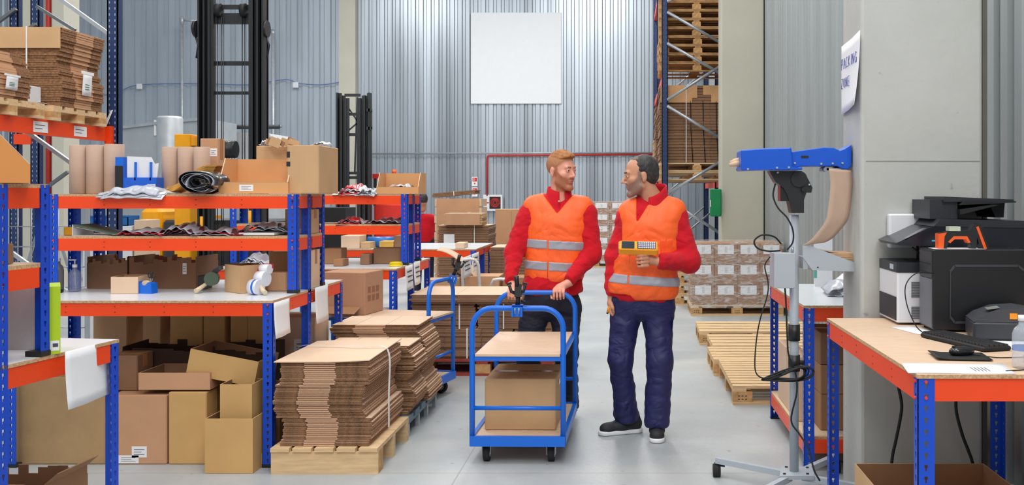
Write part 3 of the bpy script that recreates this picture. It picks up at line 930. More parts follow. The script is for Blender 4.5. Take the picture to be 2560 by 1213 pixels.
k = M(); k.cyl((-.062, -.03, .047), (-.062, .03, .047), .047, n=26); k.build('spare_roll', WT, r)
k = M(); k.cyl((-.062, -.012, .047), (-.062, .002, .047), .0475, n=26); k.build('blue_band', CBLUE, r)
k = M(); k.cyl((.03, -.032, .15), (.03, .03, .15), .03, n=22); k.build('upper_roll', WT, r)
pxcarton(637, 716, 682, T, 6.28, .12, 'plain low carton behind the white roll dispenser', mt=KRAFTP, tape=False)
pxcarton(672, 746, 630, T, 6.62, .25, 'tall plain carton on the back half of the bench', mt=KRAFT, tape=False)
pxcarton(745, 771, 640, T, 6.56, .3, 'dark brown carton between the blue uprights', mt=KRAFTB, tape=False)
carton(-2.2, -2.045, 6.47, .17, T, 1.205, 'light carton with clear tape on the bench end between the two tall blue uprights', mt=KRAFTL)
carton(-2.22, -2.05, 6.47, .17, S2, 1.47, 'plain carton on the middle shelf end between the two tall blue uprights', mt=KRAFT)

# ---- under the long bench
pxcarton(34, 262, 945, 0.0, 5.80, .34, 'very wide scuffed dull brown carton under the left end of the long bench', mt=mat('scuffed_card', (168, 138, 98), .85, var=.14, scale=3, bump=.2, bscale=14), tape=False)
pxcarton(272, 416, 990, 0.0, 5.80, .34, 'pinkish-brown carton with shipping labels at its lower corner, under the bench', mt=KRAFTP, sticker=[(.16, .52, .015, .13), (.40, .66, .1, .26)])
pxcarton(421, 516, 982, 0.0, 5.80, .34, 'narrow upright ochre carton next to the labelled carton under the bench', mt=KRAFTY)
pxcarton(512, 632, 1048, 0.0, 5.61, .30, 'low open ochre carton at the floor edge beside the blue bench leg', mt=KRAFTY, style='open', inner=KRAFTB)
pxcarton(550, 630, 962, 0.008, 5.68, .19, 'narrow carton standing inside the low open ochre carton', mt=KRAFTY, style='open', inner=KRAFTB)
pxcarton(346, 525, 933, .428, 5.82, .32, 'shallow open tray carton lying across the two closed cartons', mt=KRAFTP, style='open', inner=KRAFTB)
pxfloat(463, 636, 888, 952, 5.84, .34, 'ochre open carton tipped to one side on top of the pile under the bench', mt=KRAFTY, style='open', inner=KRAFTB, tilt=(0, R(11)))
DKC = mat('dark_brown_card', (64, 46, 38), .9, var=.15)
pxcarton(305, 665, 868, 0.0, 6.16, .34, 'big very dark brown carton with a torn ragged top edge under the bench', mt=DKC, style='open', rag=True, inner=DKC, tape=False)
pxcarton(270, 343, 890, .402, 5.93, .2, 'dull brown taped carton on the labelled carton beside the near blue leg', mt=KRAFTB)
for (a, b, mt_, lb) in ((232, 318, KRAFT, 'plain tall carton far under the bench, leftmost of the back row'), (357, 402, KRAFT, 'narrow tall carton in the back row with a white tape scrap'),
                        (425, 506, KRAFTY, 'pale ochre tall carton with a creased front in the back row under the bench'), (508, 562, KRAFTY, 'ochre tall carton right of the creased one in the back row'),
                        (576, 660, KRAFTY, 'wide ochre tall carton in the back row beside the near bench leg')):
    pxcarton(a, b, 768, 0.0, 6.62, .30, lb, mt=mt_, tape=False, slit=(a == 576))
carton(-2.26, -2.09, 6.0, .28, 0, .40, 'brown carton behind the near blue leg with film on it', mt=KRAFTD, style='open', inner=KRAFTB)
carton(-2.42, -2.10, 6.72, .3, 0, .74, 'light carton under the back half of the long bench', mt=KRAFTL, tape=False, sticker=(.55, .9, .65, .8))

# ---- second bench
bagrun(836, 905, 458, 8.57, S3, 'red and white mailers on the top shelf of the second bench', [WBAG, RBAG, WBAG, MBAG], 31, 6, d=.3, droop=.03)
bagrun(897, 940, 470, 8.57, S3, 'grey rolled mailers beside the picking bin on the second bench', [GBAG, BBAG, GBAG], 32, 6, d=.26, droop=.03)
pxcarton(941, 1046, 432, S3, 8.60, .32, 'orange-brown picking bin holding a dark bag on top of the second bench', mt=BINO, style='bin')
bagrun(957, 1028, 459, 8.66, S3 + .03, 'dark grey plastic bag lying in the picking bin on the second bench', [BBAG, GBAG], 33, 4, d=.2, name='plastic_bag')
bagrun(834, 905, 543, 8.60, S2, 'bright red and black mailers on the middle shelf of the second bench', [BBAG, RBAG, RBAG, WBAG], 34, 6, d=.26, droop=.02)
bagrun(908, 1003, 545, 8.62, S2, 'folded maroon and grey mailers on the middle shelf of the second bench', [MBAG, GBAG, MBAG], 35, 6, d=.26)
for (a, b, c, Y, mt_, lb) in ((933, 1002, 621, 8.72, KRAFTB, 'wide dark brown carton on the second bench top'), (900, 923, 636, 8.62, KRAFTB, 'small brown carton on the second bench beside steel clips'),
                               (810, 853, 622, 8.70, KRAFTD, 'dull brown carton at the left of the second bench top'), (833, 857, 649, 8.42, KRAFTD, 'small pinkish box in front of the dull brown carton')):
    pxcarton(a, b, c, T, Y, .18, lb, mt=mt_, tape=False)
r = thing('cable_coil', 'coil of yellow cable on the second bench top', 'cable', W(990, 662, 8.45) + Vector((0, 0, -.0)))
r.location.z = T
for k in range(3):
    M().tube([((.055 - .004 * k) * math.cos(a), (.05 - .003 * k) * math.sin(a), .008 + k * .012) for a in [2 * math.pi * i / 20 for i in range(21)]], .006, 6).build('loop', mat('yellow_cable', (232, 206, 20), .45), r)
flat_bag_pile('plastic_film_heap', 'heap of crumpled clear film on the left part of the second bench top', (((640) - VX) * 8.5 / FP, 8.55, T), .20, .25, .11, 7, [GBAG, WBAG], 'plastic film', 41)
# far low bench
for (a, b, c, mt_, lb) in ((852, 899, 590, KRAFTL, 'light carton with brown tape on the far low bench'), (901, 925, 606, KRAFT, 'small white-labelled carton on the far low bench'),
                            (948, 984, 604, mat('yellow_card2', (206, 160, 70), .7), 'yellowish small carton on the far low bench'), (985, 1004, 590, KRAFTB, 'dark brown carton on the far low bench'),
                            (1138, 1160, 608, KRAFTL, 'tiny cream carton at the aisle end of the far low bench')):
    pxcarton(a, b, c, T, 11.2, .3, lb, mt=mt_, tape=False)
r = thing('blue_roll', 'blue plastic roll lying on the far low bench', 'roll', W(955, 600, 11.5)); r.location.z = T
M().cyl((-.16, 0, .06), (.14, 0, .06), .06, n=18).build('film', mat('blue_film', (30, 110, 190), .35), r)
# yellow and white board parts below the second bench
carton(-2.16, -1.98, 8.3, .05, 0, .62, 'white and yellow panel standing under the second bench', mt=WHITEP, tape=False, name='display_panel', cat='panel')
carton(-2.02, -1.93, 8.26, .03, 0, .5, 'bright yellow panel beside the second bench leg', mt=YEL, tape=False, name='display_panel', cat='panel')
carton(-1.92, -1.72, 9.65, .3, 0, .66, 'brown carton standing just behind the second bench', mt=KRAFTD)
# ================================================================== stacks of flattened cartons
r = thing('wooden_pallet', 'small wooden pallet with a solid front board under the nearest cardboard stack', 'pallet', (-1.70, 5.6, 0))
for k, y in enumerate((0, .36, .72)):
    M().box(-.30, .30, y, y + (.022 if k == 0 else .06), 0 if k else 0.0, .125).build('front_board' if k == 0 else 'block_row', WOOD, r)
for x in (-.30, .20):
    M().box(x, x + .1, .0225, .12, 0, .125).build('block', WOODE, r)
for k in range(5):
    x = -.30 + k * .1235
    M().box(x, x + .105, -.012, .79, .1255, .147).build('deck_board', WOOD, r)
def prA(f):
    return (-.012 if .32 < f < .74 else (.016 if f <= .32 else .004)) + .012 * math.sin(f * 9)
top = flat_stack(-1.725, 6.03, .148, .50, .78, .0112, 42, 'flattened brown carton in the tall stack on the small pallet nearest the camera', 'flattened cartons on the nearest pallet', profile=prA, yprof=lambda f: .012 * math.sin(f * 7), wob=.005)
r = thing('flattened_carton', 'topmost pale flattened carton of the nearest stack, its right edge lifted', 'flattened box', (-1.725, 6.03, top))
def fnt(u, v): return ((u - .5) * .54, (v - .5) * .80, .004 + .035 * max(0, u - .55) ** 1.5 * (1 + v) + .006 * math.sin(u * 4) * v)
M().sheet(fnt, 12, 6, .005, smooth=False).build('panel', KRAFTL, r)
k = M()
for i in range(3): k.box(-.02 + .03 * i, 0.0 + .03 * i, -.2, -.195, .0068, .0075)
r2 = thing('packing_strap', 'loose white plastic strap lying over the nearest cardboard stack', 'strap', (-1.725, 6.03, 0))
pts = curve_pts([(-.34, .16, top - .03), (-.27, .12, top + .02), (-.1, .10, top + .018), (.12, .06, top + .02), (.24, .02, top + .03), (.287, .0, top - .03), (.288, -.02, top - .25), (.29, -.03, .17)], 6)
m = M()
for a, b in zip(pts[:-1], pts[1:]): m.bar(a, b, .010, .002, up=(0, 1, 0) if abs((b - a).normalized().z) > .7 else (0, 0, 1))
m.build('band', STRAP, r2)

# plastic pallet with two stacks behind
PLB = mat('blue_grey_plastic', (88, 112, 128), .5, var=.1)
r = thing('plastic_pallet', 'blue-grey pallet on metal legs under the two rear cardboard stacks', 'pallet', (-1.70, 6.43, 0))
for k in range(5):
    M().box(-.29, .29, k * .2, k * .2 + .14, .105, .135).build('deck_board', PLB, r)
M().box(.262, .288, 0, .96, .085, .105).build('side_rail', PLB, r); M().box(-.288, -.262, 0, .96, .085, .105).build('side_rail', PLB, r)
for y in (0.02, .33, .62, .92):
    for x in (-.27, .26): M().box(x, x + .025, y, y + .035, 0, .085).build('leg', STEEL, r)
flat_stack(-1.69, 6.68, .136, .56, .38, .0112, 40, 'flattened brown carton in the leaning stack behind the nearest one', 'flattened cartons in the middle stack', profile=lambda f: .05 * abs(math.sin(f * 6.5)) - .02, wob=.008)
flat_stack(-1.72, 7.19, .136, .60, .50, .0112, 47, 'flattened brown carton in the rear stack by the blue trolley post', 'flattened cartons in the rear stack', profile=lambda f: .06 * abs(math.cos(f * 5)) - .02 - .03 * f, wob=.009)

# ================================================================== trolleys
def trolley(label, loc, rz, w=.53, l=.93, extra=0.0):
    r = thing('platform_trolley', label, 'trolley', loc, rz)
    X = w / 2; H = .905; t = .0165
    for y, nm in ((0, 'push_hoop'), (l, 'push_hoop')):
        pts = [(-X, y, .11), (-X, y, .5), (-X, y, H - .12)]
        for k in range(1, 8):
            a = R(180 - 90 * k / 8); pts.append((-X + .12 + .12 * math.cos(a), y, H - .12 + .12 * math.sin(a)))
        pts.append((-X + .12, y, H)); pts.append((X - .12, y, H))
        for k in range(1, 8):
            a = R(90 - 90 * k / 8); pts.append((X - .12 + .12 * math.cos(a), y, H - .12 + .12 * math.sin(a)))
        pts += [(X, y, H - .12), (X, y, .5), (X, y, .11)]
        M().tube(pts, t, 14).build(nm, CBLUE, r)
        k = M(); k.tube([(-X, y, .325), (X, y, .325)], .0125, 12); k.build('cross_bar', CBLUE, r)
        k = M(); k.box(-X + .012, X - .012, y - .008, y + .008, .60, .625); k.build('shelf_rail', CBLUE, r)
    k = M()
    k.box(-X - .012, X + .012, -.02, .0, .105, .165); k.box(-X - .012, X + .012, l, l + .02, .105, .165)
    k.box(-X - .012, -X + .012, 0.0, l, .105, .165); k.box(X - .012, X + .012, .0, l, .105, .165)
    k.build('base_frame', CBLUE, r)
    M().box(-X + .012, X - .012, 0.0, l, .142, .156).build('platform_board', PLY, r)
    M().box(-X + .018, X - .018, -.012, l + .01, .626, .640).build('shelf_board', PLY, r)
    M().box(-X, -X + .02, .01, l - .01, .602, .625).build('shelf_side_rail', CBLUE, r); M().box(X - .02, X, .01, l - .01, .602, .625).build('shelf_side_rail', CBLUE, r)
    for x in (-X + .075, X - .075):
        for y in (.06, l - .06):
            c = M(); c.box(x - .035, x + .035, y - .03, y + .035, .098, .105)
            c.box(x - .026, x - .022, y - .022, y + .03, .045, .1); c.box(x + .022, x + .026, y - .022, y + .03, .045, .1)
            co = c.build('caster', STEEL, r)
            q = M(); q.cyl((x - .018, y + .01, .051), (x + .018, y + .01, .051), .050, n=24); q.build('wheel', RUBBER, co)
            q = M(); q.cyl((x - .021, y + .01, .051), (x + .021, y + .01, .051), .026, n=18); q.build('hub', STEEL, co)
    return r
C1 = trolley('blue tubular platform trolley with a carton on its lower deck, pushed by the bearded man', (-.641, 5.81, 0), R(-1.2))
C2 = trolley('blue tubular trolley standing behind the cardboard stacks', (-1.44, 7.71, 0), R(78), w=.48, l=1.04)
carton(-.852, -.425, 5.98, .52, .157, .462, 'brown taped carton on the lower deck of the front trolley', mt=KRAFT, rz=R(-1.2))
k = thing('printed_tape_label', 'small white tape label on the right side of the trolley carton', 'tape label', (-.424, 6.2, .40), 0)
M().box(.0, .0025, -.06, .10, 0, .03).build('tape', PAPER, k)
# big carton on the second trolley shelf
carton(-2.28, -1.945, 7.56, .45, .641, .98, 'large open-flapped carton printed with handling icons, on the rear trolley shelf', mt=mat('kraft_dusty', (186, 142, 112), .8, var=.06, scale=3), tape=False, rz=R(-10)) if False else None
_bc = carton(-2.34, -1.98, 7.68, .34, .641, .965, 'large pinkish carton printed with handling icons, resting on the rear trolley shelf', mt=mat('kraft_dusty', (186, 142, 112), .8, var=.06, scale=3), tape=False, rz=R(-10))
k = M()
for q in range(3):
    x0 = .1805
    k.box(x0, x0 + .0012, -.12 + q * .075, -.07 + q * .075, .10, .145); k.box(x0, x0 + .0012, -.12 + q * .075, -.07 + q * .075, .165, .21)
k.build('handling_icons', mat('icon_brown', (150, 108, 80), .8), _bc)
k = M(); k.cbox((.02, -.24, .04), (.26, .12, .004), rx=R(20)); k.build('flap', KRAFTD, _bc)

def clamp_holder(label, loc, rz, lean=0.0):
    r = thing('scanner_clamp', label, 'clamp holder', loc, rz)
    k = M(); k.box(-.032, .032, -.030, -.018, -.045, .012); k.box(-.032, -.020, -.045, -.018, -.045, .012); k.box(.020, .032, -.045, -.018, -.045, .012); k.box(-.032, .032, -.018, .018, .017, .022)
    k.build('bracket', CBLUE, r)
    k = M()
    for x in (-.012, .012): k.cyl((x, -.036, -.03), (x, -.036, .005), .004, n=8)
    k.build('bolt', STEEL, r)
    m = M()
    m.tube([(0, 0, .022), (.002, -.005, .05), (.004, -.012, .075)], [.016, .013, .015], 12)
    m.cbox((.005, -.02, .105), (.04, .026, .075), rx=-.15)
    m.build('arm', BLACK, r)
    for s in (-1, 1):
        q = M(); q.tube([(s * .012, -.02, .09), (s * .035, -.022, .10), (s * .045, -.024, .135)], [.011, .010, .009], 10)
        q.cbox((s * .046, -.025, .145), (.026, .02, .014), ry=s * .3); q.build('jaw', BLACK, r)
    q = M(); q.tube([(0.0, -.02, .13), (-.004, -.02, .165), (-.006, -.02, .19)], [.014, .013, .015], 10); q.build('jaw', BLACK, r)
    q = M(); q.tube([(.02, -.01, .045), (.045, -.012, .04), (.05, -.012, .03)], .007, 8); q.build('knob', BLACKM, r)
    return r
clamp_holder('black three-jaw scanner clamp bolted to the front trolley hoop', (-.641, 5.81, .905), 0)
cl2 = clamp_holder('black scanner clamp on top of the rear trolley hoop', (-1.39, 7.93, .905), R(15)); cl2.rotation_euler = (0, R(18), R(15))

# ================================================================== pallet of long flat bundles behind the trolleys
euro_pallet(-1.26, 9.02, 0, 'reddish-brown pallet under the wide cardboard bundles behind the trolleys', w_=1.22, d=.8, mt=WOODR)
bundle(-1.87, -1.0, 8.66, .75, .146, .40, 'bottom left dark cardboard bundle on the reddish pallet', 16, straps=(.55,))
bundle(-.985, -.66, 8.66, .75, .146, .40, 'bottom right dark cardboard bundle on the reddish pallet', 16, straps=())
bundle(-1.87, -1.32, 8.66, .75, .402, .62, 'middle left strapped cardboard bundle on the reddish pallet', 14, straps=(.75,))
bundle(-1.30, -.66, 8.66, .75, .402, .62, 'middle right strapped cardboard bundle on the reddish pallet', 14, straps=(.35,))
bundle(-1.875, -.66, 8.62, .8, .622, .70, 'wide pale topped cardboard bundle lying on top of the reddish pallet load', 6, straps=())

# far bundles
euro_pallet(-2.0, 14.4, 0, 'wooden pallet under the far strapped cardboard bundle with a white label', w_=1.2)
_e = bundle(-2.66, -1.95, 14.0, .75, .146, 1.13, 'far dark strapped cardboard bundle with a white label, below the fire hose cabinet', 30, straps=(.72,), face=None)
k = M(); k.box(-.27, -.12, -.40, -.392, .68, .86); k.build('label_sticker', PAPER, _e)
bundle(-2.56, -2.03, 13.9, .5, 1.132, 1.30, 'kraft covered tray on top of the far labelled bundle', 5, mt=KRAFT, straps=(.55,), topm=KRAFTL, face=(.02, .98))
_b = bundle(-2.9, -2.2, 15.0, .6, .0, 1.50, 'tall kraft wrapped bundle with two white straps behind the labelled bundle', 12, mt=KRAFTL, straps=(.28, .72), face=(0, 1), topm=KRAFTL)
_b2 = bundle(-2.95, -2.3, 15.1, .5, 1.508, 1.57, 'dark flat bundle lying tilted on the tall kraft bundle', 3, mt=KRAFTB, straps=(.5,)); _b2.rotation_euler = (0, R(-5), 0)
_b2.location.z += .035
euro_pallet(-1.40, 12.4, 0, 'wooden pallet under the dark bundle beside the bearded man', w_=.52)
bundle(-1.66, -1.2, 12.0, .7, .146, .93, 'dark flat cardboard bundle beside the bearded man sleeve', 22, straps=())
carton(-1.72, -1.36, 10.55, .4, 0, .70, 'pinkish open carton behind the white tube trolley', mt=KRAFTP, tape=False)
carton(-1.33, -1.10, 10.6, .4, 0, .68, 'brown carton right of the pinkish one, by the bearded man elbow', mt=KRAFTD, tape=False)
carton(-2.15, -1.62, 16.2, .5, 0, 1.32, 'tall pinkish kraft carton half hidden by the bearded man shoulder', mt=KRAFTP, slit=True, tape=False)
carton(-2.02, -1.62, 15.9, .28, 0, .72, 'lower brown carton in front of the tall kraft carton', mt=KRAFTD, tape=False)
r = thing('blue_drum_bin', 'blue and black bin standing below the fire hose cabinet', 'bin', (-2.06, 14.9, 0))
M().rbox(-.07, .07, 0, .2, 0, .86, .03).build('body', mat('bin_blue', (16, 60, 150), .4), r)
M().rbox(-.072, .072, -.008, .0, .55, .7, .003).build('label_panel', PAPER, r)
M().rbox(-.065, .065, -.03, .0, .15, .5, .02).build('front_bag', BLACK, r)
WTUB = mat('white_tube_paint', (222, 222, 220), .35)
def white_hoop(label, cx, y, w_, z1, rz=0):
    r = thing('sack_truck', label, 'sack truck', (cx, y, 0), rz)
    X = w_ / 2
    k = M(); k.tube([(-X, .25, .0 + .12), (-X, .12, .5), (-X + .005, 0.02, z1 - .06), (-X + .03, 0, z1 - .01), (0, 0, z1), (X - .03, 0, z1 - .01), (X - .005, .02, z1 - .06), (X, .12, .5), (X, .25, .12)], .016, 12); k.build('frame', WTUB, r)
    for z in (.35, .60): M().bar((-X, .16, z), (X, .16, z), .02, .02).build('cross_bar', WTUB, r)
    M().box(-X, X, .1, .26, .03, .045).build('toe_plate', WTUB, r)
    for s in (-1, 1): M().cyl((s * (X + .01), .28, .09), (s * (X + .05), .28, .09), .09, n=20).build('wheel', RUBBER, r)
    return r
white_hoop('white tubular hand truck standing behind the rear blue trolley', -1.58, 10.0, .17, .92)
white_hoop('low white tubular trolley handle beside the bearded man hand', -1.24, 9.75, .20, .74)
# brown flap arching over the far low bench end
r = thing('cardboard_sheet', 'bowed pale cardboard sheet leaning against the far low bench', 'cardboard sheet', (-1.98, 10.6, .55))
def fnc(u, v): return (.42 * u - .05, .25 * v, .42 - .30 * u ** 1.8 + .02 * v)
M().sheet(fnc, 12, 2, .005).build('panel', KRAFTL, r)
m = M(); m.box(-.35, .14, 0, .35, 0, .5); tag(m.build('white_crate', [WHITEP], loc=(-1.9, 10.68, 0)), 'white crate under the bowed cardboard sheet', 'crate')
carton(-2.05, -1.75, 10.1, .3, 0, .70, 'light kraft carton under the bowed cardboard sheet', mt=KRAFT, tape=False)
# ================================================================== bench with printer (right foreground)
def simple_bench(label, loc, w, d, z, top, legs, name='work_table', low=None, lowboard=None, extra_right=True):
    """origin at the near left corner; x to the right, y back"""
    r = thing(name, label, 'work table', loc)
    for (x, sx, y, sy) in legs:
        upright(r, x, y, sx, sy, 0, z - .016, BLUE, cap=False)
        M().box(x - sx * .002, x + sx * .06, y - sy * .002, y + sy * .05, 0, .008).build('foot_cap', BLACK, r)
    zb = z - .014
    beam(r, .058, w - .06, .003, .018, zb - .078, zb)
    beam(r, .058, w - .06, d - .018, d - .003, zb - .078, zb)
    for x in (-.0, w - .015):
        m = M(); m.box(x, x + .015, .045, d - .06, zb - .078, zb)
        for k in range(1, 5):
            yy = .045 + (d - .1) * k / 5
            for zz in (zb - .055, zb - .025): m.cyl((x - .001, yy, zz), (x + .016, yy, zz), .0035, n=8, m=1)
        for yy in (.025, d - .03):
            for zz in (zb - .07, zb - .012): m.cyl((x - .006, yy, zz), (x + .01, yy, zz), .006, n=8, m=2)
        m.build('beam', [ORANGE, mat('dark_hole', (120, 40, 20)), RIVET], r)
    board(r, 'tabletop', -.002, w, -.004, d, zb, z, top)
    if low:
        beam(r, .058, w - .06, .003, .018, low, low + .075)
        beam(r, .058, w - .06, d - .018, d - .003, low, low + .075)
        for x in (0, w - .015):
            M().box(x, x + .015, .045, d - .06, low, low + .075).build('beam', ORANGE, r)
        board(r, 'shelf_board', .003, w - .003, .02, d - .02, low + .075, low + .092, OSBT)
    return r
DESK = simple_bench('orange and blue work table with a printer and computer tower on it, right foreground', (.982, 3.39, 0), 1.05, 1.54, T, PLY,
                    ((0, 1, 0, 1), (0, 1, 1.54, -1), (1.05, -1, 0, 1), (1.05, -1, 1.54, -1), (.86, -1, 1.535, -1)))
DZ = T
upx = thing('work_table', 'dark blue legged frame standing in shadow under the printer table', 'table frame', (1.70, 4.98 - .12, 0)) if False else None
# second bench behind it
MID = simple_bench('white-topped packing table behind the tape machine, with cartons on its low shelf', (.997, 5.66, 0), 1.0, 1.36, .938, LAM,
                   ((0, 1, 0, 1), (0, 1, 1.36, -1), (1.0, -1, 0, 1), (1.0, -1, 1.36, -1)), low=.10)
LZ = .192
carton(1.12, 1.5, 5.82, .4, LZ, .40, 'brown carton on the low shelf of the white-topped table, bottom of three', mt=KRAFTD)
carton(1.12, 1.5, 5.82, .4, .402, .57, 'brown carton on the low shelf, middle of three', mt=KRAFTD)
carton(1.12, 1.5, 5.83, .4, .572, .76, 'brown carton on the low shelf, topmost of three', mt=KRAFTB)
carton(1.02, 1.11, 6.05, .75, LZ, .58, 'tall pale carton standing on the low shelf beside the blue leg', mt=KRAFTL)
flat_bag_pile('clear_bag_pile', 'crumpled clear plastic bags on the white-topped table against the pillar', (1.42, 6.25, .938), .34, .3, .13, 6, [GBAG, WBAG], 'plastic bags', 51)
r = thing('small_clear_box', 'white and green standing card behind the paper strip on the white-topped table', 'card', (1.33, 6.8, .938))
M().box(-.06, .06, 0, .03, 0, .33).build('card', WHITEP, r); M().box(-.062, -.045, -.001, .03, .06, .25, 0).build('edge', mat('teal_edge', (90, 170, 160), .5), r)
r = thing('marker_box', 'small blue and orange box leaning on the wall end of the white-topped table', 'box', (1.57, 6.5, .938))
M().box(-.03, .0, 0, .05, 0, .17).build('body', mat('ob_blue', (36, 60, 150), .5), r); M().box(.0005, .03, 0, .05, 0, .17).build('front', ORANGE, r)

# --- multifunction printer
PB = mat('printer_black', (38, 40, 48), .45, var=.06)
PB2 = mat('printer_black_gloss', (30, 33, 42), .25, var=.06)
PW = mat('printer_white', (222, 224, 230), .45, var=.02)
r = thing('multifunction_printer', 'large black and white office printer at the back of the table against the pillar', 'printer', (1.445, 4.75, DZ), R(0))
# body : px 2200..2345 ; local x from -.21
m = M(); m.prism([(-.19, -.082), (-.182, -.09), (.20, -.09), (.20, .235), (-.19, .235)], .012, .245, 'z')
m.build('base_cabinet', PW, r)
m = M(); m.prism([(-.192, -.084), (-.183, -.093), (.20, -.093), (.20, .235), (-.192, .235)], .245, .292, 'z'); m.build('output_tray_rim', PB, r)
m = M(); m.box(-.194, -.19, -.075, .225, .022, .13); m.build('paper_drawer', PB, r)
m = M(); m.box(-.194, -.192, -.03, .03, .256, .28); m.build('display', mat('small_display', (180, 190, 205), .3), r)
m = M()
for k in range(10): m.box(-.125, -.085, -.0925, -.09, .13 + k * .0075, .134 + k * .0075); 
for k in range(8): m.box(-.125, -.085, -.0925, -.09, .03 + k * .0075, .034 + k * .0075)
m.build('vent_grille', mat('vent_dark', (90, 92, 98), .6), r)
M().box(.05, .2, .02, .23, .292, .42).build('rear_column', BLACKM, r)
# scanner unit with tilted control panel on the left
m = M()
m.prism([(-.20, .385), (-.185, .372), (-.05, .37), (.02, .35), (.08, .345), (.40, .33), (.40, .455), (.0, .462), (-.04, .46)], -.12, .235, 'y')
m.build('scanner_base', PB2, r)
m = M(); m.prism([(-.03, .462), (.40, .455), (.40, .487), (-.0, .495)], -.125, .235, 'y'); m.build('scanner_lid', PB, r)
m = M(); m.box(-.03, .10, -.06, .23, .495, .585); m.prism([(.03, .575), (.36, .575), (.355, .586), (.03, .60)], -.08, .23, 'y'); m.build('document_feeder', PB, r)
m = M(); m.prism([(.10, .56), (.36, .572), (.36, .578), (.12, .578)], -.10, .26, 'y'); m.prism([(.10, .515), (.28, .56), (.25, .562), (.10, .54)], -.10, .26, 'y'); m.prism([(.30, .50), (.34, .50), (.345, .57), (.27, .57)], .0, .26, 'y'); m.build('feeder_tray', BLACKM, r)
m = M(); m.cbox((-.115, -.095, .425), (.115, .05, .004), ry=R(-28)); m.build('touch_screen', mat('touch_grey', (92, 94, 106), .2), r)
m = M()
for k, c in enumerate(((90, 190, 240), (220, 80, 70), (250, 150, 60))):
    M().cbox((.0 + k * .03 - .03, -.1215, .395 + k * .006), (.018, .004, .006)).build('key_strip', mat('key_colour_' + ('blue', 'red', 'orange')[k], c, .4), r)
m = M(); m.tube([(-.07, -.0, .37), (-.07, -.0, .30)], .006, 8); m.tube([(-.1, -.02, .36), (-.01, .0, .29)], .004, 8); m.build('support_arm', BLACKM, r)
# wall box
r = thing('wall_junction_box', 'white square junction box on the concrete pillar behind the printer', 'junction box', W(2258, 577, 4.985))
M().rbox(-.080, .082, -.035, .014, -.084, .084, .012).build('cover', WHITEP, r)
M().box(-.03, .05, -.0365, -.035, -.052, -.0505).build('slot', INK, r)
# --- tower
r = thing('computer_tower', 'large black desktop computer tower standing in front of the printer', 'computer', (1.54, 4.51, DZ))
m = M(); m.rbox(-.195, .225, -.10, .10, .012, .366, .006); m.build('case', mat('tower_black', (22, 23, 27), .38, var=.05), r)
k = M()
for a, b in (((-.12, .07), (-.12, .27)), ((-.12, .27), (-.10, .295)), ((-.10, .295), (.18, .295)), ((.18, .295), (.205, .275)), ((-.12, .07), (-.10, .045)), ((-.10, .045), (.2, .045))):
    k.bar((a[0], -.1015, a[1]), (b[0], -.1015, b[1]), .004, .010)
k.build('pressed_panel_ridge', mat('tower_ridge', (60, 62, 68), .35), r)
k = M(); k.box(-.199, -.195, -.09, .09, .02, .235); k.build('front_panel', mat('tower_front_grey', (96, 100, 108), .4), r)
k = M(); k.box(-.199, -.195, -.09, .09, .24, .355); k.box(-.201, -.199, -.08, .08, .30, .303, 1); k.box(-.201, -.199, -.08, .08, .26, .263, 1); k.build('drive_bays', [DGREY, BLACKM], r)
for x in (-.17, .2): 
    for y in (-.08, .08): M().cyl((x, y, 0), (x, y, .013), .012, n=12).build('foot', RUBBER, r)
# paper and scanner on the tower
m = M(); m.sheet(lambda u, v: ((u - .5) * .22, (v - .5) * .12, .001), 3, 2, .001); tag(m.build('paper_sheet', PAPER, loc=(1.47, 4.47, DZ + .3672)), 'white paper sheet under the scanner on top of the computer tower', 'paper')
r = thing('barcode_scanner', 'black and orange cordless barcode scanner lying on the computer tower', 'barcode scanner', (1.475, 4.46, DZ + .369), R(0))
ORB = mat('scanner_orange', (240, 92, 30), .45)
k = M(); k.prism([(-.095, .0), (-.06, .0), (-.055, .02), (-.035, .045), (.035, .045), (.05, .0), (.07, .0), (.075, .05), (.10, .095), (.085, .115), (.06, .11), (.045, .082), (-.06, .075), (-.095, .07)], -.022, .022); k.build('body', BLACK, r)
k = M(); k.prism([(-.097, .0), (-.075, .0), (-.07, .055), (-.06, .072), (-.098, .066)], -.0235, .0235); k.prism([(-.055, .03), (-.03, .055), (.03, .055), (.045, .028), (.035, .025), (.025, .042), (-.025, .042), (-.045, .025)], -.024, .024)
k.prism([(.07, .095), (.08, .1), (.118, .0), (.105, .0)], -.0235, .0235); k.build('orange_trim', ORB, r)
k = M(); k.prism([(.06, .11), (.085, .115), (.13, .0), (.09, .0)], -.018, .018); k.build('handle', BLACK, r)
k = M(); k.box(-.05, .0, -.0245, .0245, .078, .098); k.build('label', mat('scanner_label', (190, 200, 180), .5), r)
# --- label printer
r = thing('label_printer', 'dark grey label printer with an orange sticker on the table', 'label printer', (1.585, 4.25, DZ), R(-10))
m = M(); m.prism([(-.125, .01), (.13, .01), (.13, .10), (.0, .112), (-.04, .105), (-.125, .07)], -.10, .10, 'y')
m.rbox(-.13, .14, -.11, .11, 0.006, .078, .012); m.build('base', DGREY, r)
m = M(); m.prism([(-.128, .079), (.14, .079), (.14, .125), (.06, .138), (-.03, .13), (-.1, .102)], -.105, .105, 'y'); m.build('lid', mat('lid_grey', (66, 68, 74), .4), r)
m = M(); m.cbox((.03, -.107, .105), (.03, .004, .024)); m.build('orange_sticker', mat('orange_sticker', (246, 150, 30), .5), r)
m = M(); m.cbox((-.045, -.05, .133), (.05, .07, .002), ry=R(-10)); m.build('clear_window', mat('window_grey', (150, 156, 150), .2), r)
